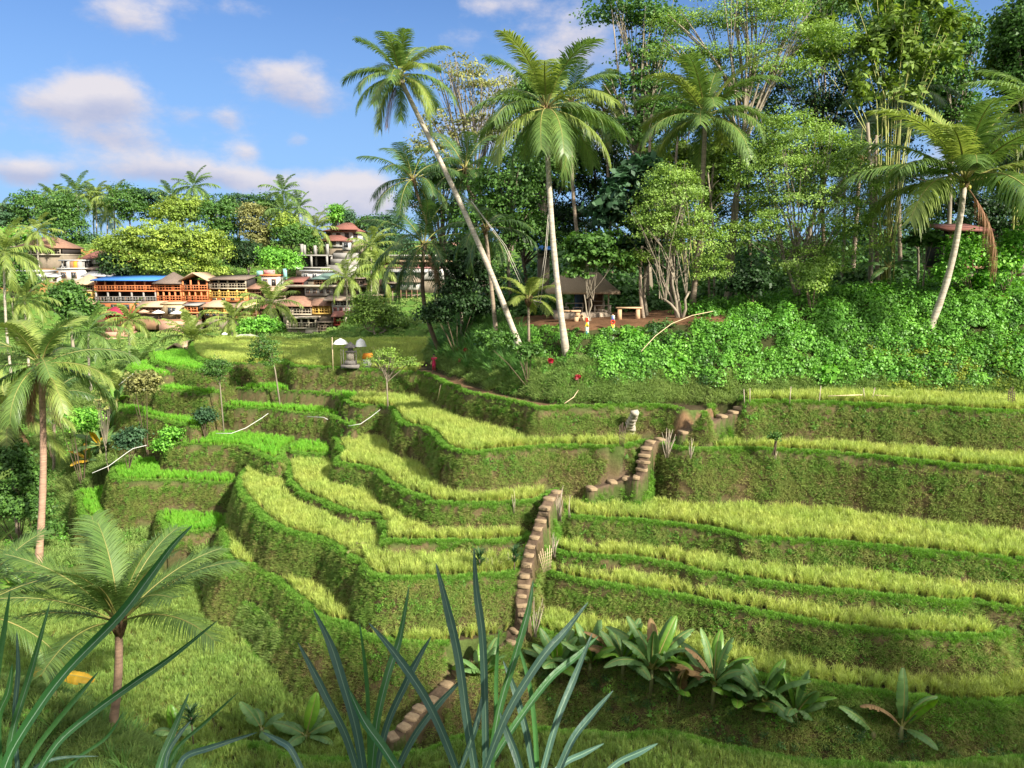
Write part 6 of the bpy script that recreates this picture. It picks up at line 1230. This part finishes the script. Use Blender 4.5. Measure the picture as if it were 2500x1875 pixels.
m_ = MB(); m_.span(x0 + 1.9, x1 - .5, D_ + 3.0, D_ + 3.15, zf, ze + .2); w_ = hp('wall', m_, m_matw)
m_ = MB(); m_.span(x1 - 2.6, x1 - 1.0, D_ + 2.93, D_ + 2.998, zf + 1.2, zf + 1.9); hp('window', m_, pm('bamboo_blind', (.25, .24, .2)))
m_ = MB(); m_.span(x0 + 1.95, x0 + 2.7, D_ + 2.9, D_ + 2.998, zf, zf + 1.9); hp('door', m_, pm('blue_door', (.10, .17, .26)))
def table(label, px, py, d, w_, h_, dp, mt, name='table', cat='table', base=None, slab=False):
    p = at_d(px, py, d) if base is None else base; t = thing(name, label, cat, p)
    m_ = MB(); m_.box((0, 0, h_ - .03), (w_, dp, .06 if not slab else .12)); m_.build('top' if name != 'bench' else 'seat', mt, t)
    if slab:
        for sx in (-.36, .36): m_ = MB(); m_.box((sx * w_, 0, (h_ - .1) / 2 - .1), (.36, dp * .8, h_ + .1), taper=.85); m_.build('leg', mt, t)
    else:
        for sx in (-1, 1):
            for sy in (-1, 1): m_ = MB(); m_.box((sx * (w_ / 2 - .06), sy * (dp / 2 - .06), (h_ - .06) / 2), (.07, .07, h_ - .064)); m_.build('leg', mt, t)
        m_ = MB(); m_.box((0, -dp / 2 + .05, .22), (w_ - .2, .04, .05)); m_.build('stretcher', mt, t)
    return t
for i, (px, d, w2, h2, lb) in enumerate([(1402, 67.6, 1.6, .78, 'long table at the left inside the hut'), (1410, 66.7, .9, .45, 'stool bench in front of the long hut table'), (1452, 67.8, 1.7, .95, 'high pale table in the middle of the hut'), (1470, 66.7, 1.5, .62, 'low pale table at the right inside the hut'), (1378, 66.9, .7, .45, 'small stool at the left end of the hut')]):
    table(lb, px, 0, d, w2, h2, .6, m_pwood, base=Vector((px_x(px, d), d, zf + .003)), name='table' if h2 > .5 else 'stool', cat='table' if h2 > .5 else 'stool')
def gp(px, d): x = px_x(px, d); return Vector((x, d, ground(x, d)))
def tune(px, pyb, d0): 
    # forward distance at which the ground is seen at this pixel
    best = min((abs(at_d(px, pyb, d).z - ground(px_x(px, d), d)), d) for d in [d0 + i * .25 for i in range(-24, 25)]); return best[1]
d_ = tune(1535, 779, 62); table('long slab bench on two thick legs right of the hut', 0, 0, 0, 2.1, .95, .5, m_bench, 'bench', 'bench', base=gp(1534, d_), slab=True)
d_ = tune(1392, 783, 62); table('slab table on thick legs behind the white palm trunk', 0, 0, 0, 1.8, .85, .6, m_bench, 'bench', 'bench', base=gp(1391, d_), slab=True)
table('low slab stool beside the slab table', 0, 0, 0, .7, .5, .4, m_bench, 'bench', 'bench', base=gp(1414, d_ - .8), slab=True)
# letter posts
def letter(ch, size, mt, par, loc, nm='letter'):
    cu = bpy.data.curves.new('letter', 'FONT'); cu.body = ch; cu.size = size; cu.extrude = .05; cu.align_x = 'CENTER'; cu.offset = .012; o = bpy.data.objects.new('tmp', cu); COL.objects.link(o); bpy.context.view_layer.update()
    me = bpy.data.meshes.new_from_object(o.evaluated_get(bpy.context.evaluated_depsgraph_get())); bpy.data.objects.remove(o); me.materials.clear(); q = obj(nm, me, mt, par, loc); q.rotation_euler = (math.pi / 2, 0, 0); return q
pc = {'r': pm('red_letter_paint', (.70, .05, .02)), 'y': pm('yellow_letter_paint', (.85, .55, .03)), 'w': pm('pale_green_letter_paint', (.62, .72, .50)), 't': pm('teal_letter_paint', (.08, .35, .38)), 'b': pm('blue_letter_paint', (.03, .07, .40))}
for px, pyb, word, cols_, lb in [(1433, 816, 'BALI', 'rywt', 'upright sign of stacked letters, red B over yellow A, beside the white palm trunk'), (1496, 814, 'LOVE', 'bryt', 'upright sign of stacked letters, blue L over red O and yellow V, below the benches')]:
    d_ = tune(px, pyb, 57.5); b = gp(px, d_); t = thing('letter_sign', lb, 'sign', b)
    m_ = MB(); m_.box((0, .08, .62), (.12, .06, 1.5)); m_.build('post', m_bench, t)
    for i, (ch, c) in enumerate(zip(word, cols_)):
        z_ = 1.0 - i * .34; m_ = MB(); m_.box((0, .035, z_ + .15), (.30, .03, .31)); m_.build('backing', pc[{'r': 'y', 'y': 'w', 'w': 'y', 't': 'w', 'b': 'w'}[c]] if ch not in 'BLO' else pc['w'], t); letter(ch, .44, pc[c], t, (0, -.035, z_))
# rope swing between the palms
m_rope = material('pale_rope', (.55, .50, .42), rough=.9)
t = thing('rope_swing', 'rope swing with a wooden seat hanging from the white trunked palm', 'swing', at_d(1312, 735, 60)); q = Vector(t.location)
for ps in ([(1312, 735, 60), (1330, 620, 60), (1343, 470, 60)], [(1319, 742, 60), (1334, 620, 60), (1345, 470, 60)], [(1270, 690, 61), (1230, 600, 62), (1150, 490, 62.5)], [(1276, 690, 61), (1235, 600, 62), (1152, 492, 62.5)]):
    m_ = MB(); m_.tube([tuple(at_d(*p) - q) for p in ps], .022, 4); m_.build('rope', m_rope, t)
m_ = MB(); m_.box((.05, 0, -.05), (.75, .3, .06), rot=Matrix.Rotation(.25, 4, 'Y')); m_.build('seat', m_pwood, t); m_ = MB(); m_.tube([(-.3, 0, -.1), (.1, .1, -.5), (.25, 0, .2)], .03, 4); m_.build('seat_frame', m_pwood, t)
# shrine with ceremonial umbrellas
m_dstone = material('dark_carved_stone', (.22, .20, .18), (.14, .13, .12), scale=5, rough=.95, bump=.6)
D_ = 73.0; b = at_d(857, 896, D_); b.z = max(b.z, ground(b.x, b.y)); t = thing('stone_shrine', 'small carved stone shrine between two ceremonial umbrellas', 'shrine', b)
m_ = MB(); m_.box((0, 0, .1), (1.7, 1.2, .3)); m_.box((0, 0, .45), (1.1, .8, .4), taper=.9); m_.build('base', m_dstone, t)
m_ = MB(); m_.box((0, 0, 1.05), (.75, .6, .8), taper=.85); m_.build('body', m_stone, t); m_ = MB(); m_.box((0, 0, 1.5), (.95, .75, .12)); m_.box((0, 0, 1.75), (.5, .45, .38), taper=.8); m_.build('offering_niche', m_dstone, t); m_ = MB(); hip(m_, -.5, .5, -.45, .45, 1.95, 2.45, .1, .08); m_.build('roof', m_dstone, t)
for sx in (-1, 1): m_ = MB(); m_.box((sx * .62, -.4, .95), (.07, .07, 1.6)); m_.build('post', m_dstone, t)
for dx, lb, c2 in ((-.95, 'white ceremonial umbrella left of the stone shrine', 1.0), (1.0, 'narrow cream ceremonial umbrella right of the stone shrine', .6)):
    q = b + Vector((dx, .1, 0)); u = thing('ceremonial_umbrella', lb, 'umbrella', q); m_ = MB(); m_.tube([(0, 0, -.2), (0, 0, 2.75)], .03, 5); m_.build('pole', m_pwood, u)
    m_ = MB(); n = 10; R_, h0 = .75 * (1 if c2 == 1 else .72), 2.25; V = [(0, 0, h0 + .55)] + [(math.cos(6.283 * i / n) * R_ * .7, math.sin(6.283 * i / n) * R_ * .7, h0 + .3) for i in range(n)] + [(math.cos(6.283 * i / n) * R_, math.sin(6.283 * i / n) * R_, h0 - (.0 if c2 == 1 else .25)) for i in range(n)]
    m_.poly(V, [(0, 1 + i, 1 + (i + 1) % n) for i in range(n)] + [(1 + i, 1 + n + i, 1 + n + (i + 1) % n, 1 + (i + 1) % n) for i in range(n)]); m_.build('canopy', B['wcloth'], u, smooth=True)
q = b + Vector((1.55, .2, 0)); u = thing('offering_altar', 'low altar wrapped in an orange cloth right of the shrine', 'altar', q); m_ = MB(); m_.box((0, 0, .35), (.7, .6, .9)); m_.build('pedestal', B['white'], u); m_ = MB(); m_.box((.1, 0, 1.05), (1.0, .7, .55), taper=.8, jit=.05); m_.build('cloth', B['ocloth'], u)
q = b + Vector((-1.75, 0, 0)); m_ = MB(); m_.tube([(0, 0, -.3), (.02, 0, 2.9)], .05, 5); tag(m_.build('bamboo_pole', m_bam, None, q), 'thin pale pole standing left of the white ceremonial umbrella', 'pole')

# ------------------------------------------------------------------ people
m_skin = material('brown_skin', (.30, .16, .10), rough=.55); m_redc = material('crimson_clothes', (.55, .03, .09), (.42, .02, .07), scale=4); m_hair = material('black_hair', (.015, .012, .01), rough=.5); m_wclo = material('pale_clothes', (.72, .68, .60), scale=4)
def skin_obj(name, V, E_, R, mt, parent, loc=(0, 0, 0), sub=1):
    me = bpy.data.meshes.new(name); me.from_pydata(V, E_, []); o = bpy.data.objects.new(name, me); link(o, parent); o.location = loc
    s = o.modifiers.new('skin', 'SKIN'); me.skin_vertices or None
    for i, sv_ in enumerate(me.skin_vertices[0].data): r = R[i]; sv_.radius = r if isinstance(r, tuple) else (r, r); sv_.use_root = (i == 0)
    o.modifiers.new('sub', 'SUBSURF').levels = sub; o.modifiers['sub'].render_levels = sub
    bpy.context.view_layer.update(); m2 = bpy.data.meshes.new_from_object(o.evaluated_get(bpy.context.evaluated_depsgraph_get())); bpy.data.objects.remove(o)
    m2.materials.clear(); return obj(name, m2, mt, parent, loc)
def person(label, base, rz, mt, s=1.0, raise_arm=True):
    t = thing('person', label, 'person', base, rz); t.scale = (s, s, s)
    V = [(0, 0, .90), (0, 0, 1.10), (0, -.01, 1.30), (0, 0, 1.43), (0, -.01, 1.50), (0, -.015, 1.58), (0, 0, 1.67)]; R = [(.13, .10), (.11, .09), (.15, .10), .05, .055, .085, .07]; E_ = [(i, i + 1) for i in range(6)]
    def chain(root, pts, rad):
        p = root
        for q, r in zip(pts, rad): V.append(q); R.append(r); E_.append((p, len(V) - 1)); p = len(V) - 1
        return p
    for sx in (-1, 1):
        chain(0, [(sx * .09, 0, .80), (sx * .10, -.03 * sx, .46), (sx * .11, .0, .09), (sx * .11, -.12, .03)], [.085, .06, .042, .035])
        if sx > 0 and raise_arm: wr = chain(2, [(.17, 0, 1.36), (.33, -.08, 1.18), (.42, -.22, 1.34)], [.05, .036, .028]); d0 = Vector((.03, -.05, .06)); w0 = Vector((.42, -.22, 1.34))
        else: wr = chain(2, [(sx * .17, 0, 1.36), (sx * .24, .02, 1.08), (sx * .26, -.10, .86)], [.05, .036, .028]); d0 = Vector((0, -.03, -.075)); w0 = Vector((sx * .26, -.10, .86))
        pm_ = chain(wr, [tuple(w0 + d0)], [.03])
        for k in range(4): o_ = Vector(((k - 1.5) * .02, 0, 0)); chain(pm_, [tuple(w0 + d0 * 1.6 + o_), tuple(w0 + d0 * (2.3 - abs(k - 1.3) * .15) + o_ + Vector((0, -.015, 0)))], [.009, .008])
        chain(wr, [tuple(w0 + d0 * .9 + Vector((.035, -.01, 0)))], [.010])
    skin_obj('body', V, E_, R, m_skin, t)
    m_ = MB(); m_.tube([(0, 0, .52), (0, 0, .80), (0, 0, .95), (0, 0, 1.08), (0, -.01, 1.28), (0, 0, 1.41)], [.20, .185, .165, .13, .175, .08], 12, False); V2 = m_.V[0]; V2[:, 1] *= .72; m_.V = [V2]; m_.build('tunic', mt, t, smooth=True)
    for sx in (-1, 1):
        m_ = MB(); m_.tube([(sx * .09, 0, .78), (sx * .10, -.03 * sx, .46), (sx * .11, 0, .12)], [.10, .078, .062], 8); m_.build('trouser_leg', mt, t, smooth=True)
        m_ = MB(); e = (.33, -.08, 1.18) if sx > 0 and raise_arm else (sx * .24, .02, 1.08); m_.tube([(sx * .13, 0, 1.38), (sx * .19, 0, 1.33), e], [.05, .07, .052], 8); m_.build('sleeve', mt, t, smooth=True)
    m_ = MB(); m_.ball((0, .02, 1.635), .105, (.95, 1, 1.0), 10, 6); m_.ball((0, .09, 1.58), .06, (1, .8, 1.3)); m_.build('hair', m_hair, t, smooth=True)
    m_ = MB(); m_.ball((0, -.098, 1.575), .018, (1, 1, 1.3), 5, 4); m_.build('nose', m_skin, t)
    m_ = MB(); m_.ball((-.03, -.082, 1.605), .011, None, 5, 4); m_.ball((.03, -.082, 1.605), .011, None, 5, 4); m_.build('eyes', m_hair, t)
    m_ = MB(); m_.box((0, -.086, 1.542), (.04, .01, .01)); m_.build('mouth', m_redc, t)
    return t
d_ = tune(1058, 907, 70); person('person in crimson clothes standing on the earth path with one arm raised', gp(1058, d_), math.radians(-15), m_redc, .98)
d_ = tune(1066, 752, 118); person('person in pale clothes standing on the far green steps', gp(1066, d_), .4, m_wclo, 1.0, False)

# ------------------------------------------------------------------ foreground cane leaves close to the camera
def canemat(name, a, b_, trans=.2): return material(name, a, b_, scale=9, rough=.42, trans=trans, spec=.45, stretch=(1, 1, .15), bump=.15, bscale=60)
m_cane = [canemat('blue_green_cane_leaf', (.055, .125, .085), (.085, .16, .115)), canemat('green_cane_leaf', (.05, .16, .04), (.07, .19, .05)), canemat('deep_green_cane_leaf', (.03, .12, .03), (.04, .15, .035))]; m_rib = material('pale_leaf_midrib', (.22, .33, .22), (.18, .29, .18), rough=.5)
def cane(label, leaves, base):
    t = thing('giant_grass', label, 'plant', base)
    for li, (ps, w_, mk, d0, d1) in enumerate(leaves):
        P2 = smooth_line([np.array(p, float) for p in ps], 6); n = len(P2); C_ = [at_d(p[0], p[1], d0 + (d1 - d0) * i / (n - 1)) for i, p in enumerate(P2)]
        # carry the leaf on down below the frame to the ground
        dn = (C_[0] - C_[3]).normalized(); C_ = [C_[0] + dn * .5 + Vector((0, 0, -.35)), C_[0] + dn * .2 + Vector((0, 0, -.05))] + C_; n = len(C_); V = []; F = []; V2 = []; F2 = []
        for i, c in enumerate(C_):
            tg = (C_[min(i + 1, n - 1)] - C_[max(i - 1, 0)]).normalized(); view = c.normalized(); roll = .35 * math.sin(li * 1.7 + i * .08); sd = tg.cross(view).normalized(); up = sd.cross(tg).normalized(); sd = sd * math.cos(roll) + up * math.sin(roll); nr_ = tg.cross(sd).normalized()
            u = i / (n - 1); hw = w_ / FOC * c.y * .45 * (min(1, (1 - u) * 3.2) ** .75 * (.75 + .25 * min(1, u * 4))) + .0004; f = nr_ * (-hw * .45) if nr_.dot(view) < 0 else nr_ * (hw * .45)
            k = len(V); V += [tuple(c - sd * hw), tuple(c - sd * hw * .5 + f * .62), tuple(c + f), tuple(c + sd * hw * .5 + f * .62), tuple(c + sd * hw)]
            e = f - view * .0012; r_w = hw * .085; V2 += [tuple(c + e - sd * r_w), tuple(c + e + sd * r_w)]
        F = [(i * 5 + j, i * 5 + j + 1, i * 5 + j + 6, i * 5 + j + 5) for i in range(n - 1) for j in range(4)]; F2 = [(2 * i, 2 * i + 1, 2 * i + 3, 2 * i + 2) for i in range(n - 1)]
        V = np.array(V) - np.array(base); V2 = np.array(V2) - np.array(base); lf = obj('leaf', mesh_np('leaf', V, np.array(F), smooth=True), m_cane[mk], t)
        if mk == 0 or w_ > 15: obj('midrib', mesh_np('midrib', V2, np.array(F2), smooth=True), m_rib, lf)
    return t
def cb(px, d): return Vector((px_x(px, d), d, float(height(np.array([px_x(px, d)]), np.array([d]))[0])))
cane('tall clump of blue green cane leaves rising at the bottom centre', [
  ([(1165,1910),(1140,1760),(1118,1600),(1088,1470),(1064,1374)], 25, 0, 2.1, 2.3), ([(1186,1910),(1184,1740),(1178,1560),(1163,1440),(1157,1336)], 21, 0, 2.2, 2.3), ([(1192,1910),(1218,1740),(1262,1590),(1290,1490),(1302,1415)], 20, 1, 2.1, 2.3),
  ([(1180,1890),(1240,1740),(1320,1610),(1380,1540),(1436,1470)], 22, 0, 2.0, 2.2), ([(1170,1910),(1250,1780),(1340,1660),(1410,1600),(1460,1553)], 19, 1, 2.1, 2.4), ([(1125,1910),(1080,1790),(1030,1690),(960,1590),(900,1520)], 23, 0, 2.0, 2.1), ([(1200,1900),(1210,1760),(1212,1640),(1218,1540)], 12, 1, 2.3, 2.4), ([(1120,1890),(1160,1780),(1176,1700)], 16, 0, 2.1, 2.2)], cb(1175, 2.2))
cane('clump of arching blue green cane leaves left of the bottom centre', [
  ([(905,1910),(920,1760),(948,1640),(975,1560),(999,1430)], 22, 1, 2.1, 2.3), ([(915,1900),(945,1770),(990,1670),(1020,1610),(1053,1553)], 19, 0, 2.2, 2.3), ([(960,1900),(1010,1800),(1070,1720),(1134,1653)], 19, 0, 2.1, 2.2), ([(892,1910),(870,1780),(835,1660),(805,1570),(764,1486)], 25, 0, 2.0, 2.1),
  ([(880,1910),(845,1800),(800,1710),(765,1640),(727,1568)], 22, 0, 2.0, 2.1), ([(902,1910),(900,1760),(893,1640),(877,1515)], 11, 1, 2.3, 2.4), ([(990,1910),(940,1830),(890,1760),(850,1680)], 26, 2, 1.9, 2.0), ([(745,1900),(710,1830),(680,1808),(642,1788)], 17, 0, 2.1, 2.3)], cb(930, 2.15))
cane('clump of bluish cane leaves right of the bottom centre', [
  ([(1278,1910),(1258,1840),(1238,1790),(1220,1738)], 22, 0, 2.0, 2.1), ([(1306,1910),(1285,1790),(1258,1690),(1228,1612)], 19, 0, 2.2, 2.3), ([(1312,1910),(1306,1780),(1290,1660),(1258,1555)], 14, 1, 2.3, 2.4), ([(1318,1910),(1360,1760),(1400,1660),(1446,1546)], 19, 0, 2.1, 2.3), ([(1352,1910),(1395,1810),(1440,1750),(1497,1686)], 20, 0, 2.0, 2.1),
  ([(1330,1910),(1380,1862),(1425,1840),(1475,1815)], 16, 0, 2.1, 2.3), ([(1455,1910),(1510,1862),(1560,1838),(1606,1815)], 18, 0, 2.1, 2.4)], cb(1320, 2.15))
cane('very long dark leaf sweeping up across the near palm from the lower left', [([(-10,1960),(20,1850),(85,1740),(163,1636),(290,1505),(360,1415),(420,1334),(470,1282)], 27, 2, 1.7, 2.0), ([(80,1910),(140,1815),(224,1742),(327,1668),(420,1604),(532,1514)], 20, 2, 1.9, 2.2), ([(40,1910),(100,1810),(190,1700),(240,1640)], 14, 1, 2.0, 2.2)], cb(30, 1.9))
cane('thin upright leaves in the lower left corner', [([(18,1910),(30,1790),(75,1640),(123,1468)], 18, 1, 2.2, 2.4), ([(45,1910),(36,1750),(44,1640),(41,1540)], 12, 0, 2.3, 2.4), ([(-20,1800),(-5,1640),(10,1540),(25,1440)], 14, 1, 2.1, 2.2), ([(0,1900),(-5,1760),(20,1690),(30,1620)], 18, 1, 2.0, 2.0), ([(60,1910),(90,1870),(150,1850),(240,1846)], 9, 0, 2.0, 2.1), ([(120,1910),(190,1850),(260,1800),(300,1740)], 9, 1, 2.1, 2.2)], cb(20, 2.2))
cane('short clump of cane leaves left of the small dracaena', [([(380,1910),(395,1850),(425,1780),(462,1690)], 19, 1, 2.1, 2.3), ([(425,1910),(450,1850),(515,1825),(628,1788)], 17, 0, 2.1, 2.4), ([(405,1910),(430,1830),(500,1765),(582,1690)], 10, 1, 2.2, 2.4), ([(400,1910),(410,1840),(440,1790),(466,1760)], 12, 0, 2.0, 2.1)], cb(400, 2.15))
# ------------------------------------------------------------------ river in the valley at the left
m_w = bpy.data.materials.new('river_water'); m_w.use_nodes = True; pb = m_w.node_tree.nodes['Principled BSDF']; pb.inputs['Base Color'].default_value = (.05, .07, .05, 1); pb.inputs['Roughness'].default_value = .08
nn = m_w.node_tree.nodes.new('ShaderNodeTexNoise'); nn.inputs['Scale'].default_value = 1.6; bb = m_w.node_tree.nodes.new('ShaderNodeBump'); bb.inputs['Strength'].default_value = .25; m_w.node_tree.links.new(nn.outputs['Fac'], bb.inputs['Height']); m_w.node_tree.links.new(bb.outputs[0], pb.inputs['Normal'])
rv = [at_z(a, b_, -26.2) for a, b_ in [(120,1290),(170,1325),(215,1365),(275,1405)]]; V = []
for i, p in enumerate(rv): V += [(p.x - 2.2, p.y + 1.5, -26.2), (p.x + 2.2, p.y - 1.5, -26.2)]
kind(obj('river', mesh_np('river', V, np.array([(2 * i, 2 * i + 1, 2 * i + 3, 2 * i + 2) for i in range(3)])), m_w), 'structure')
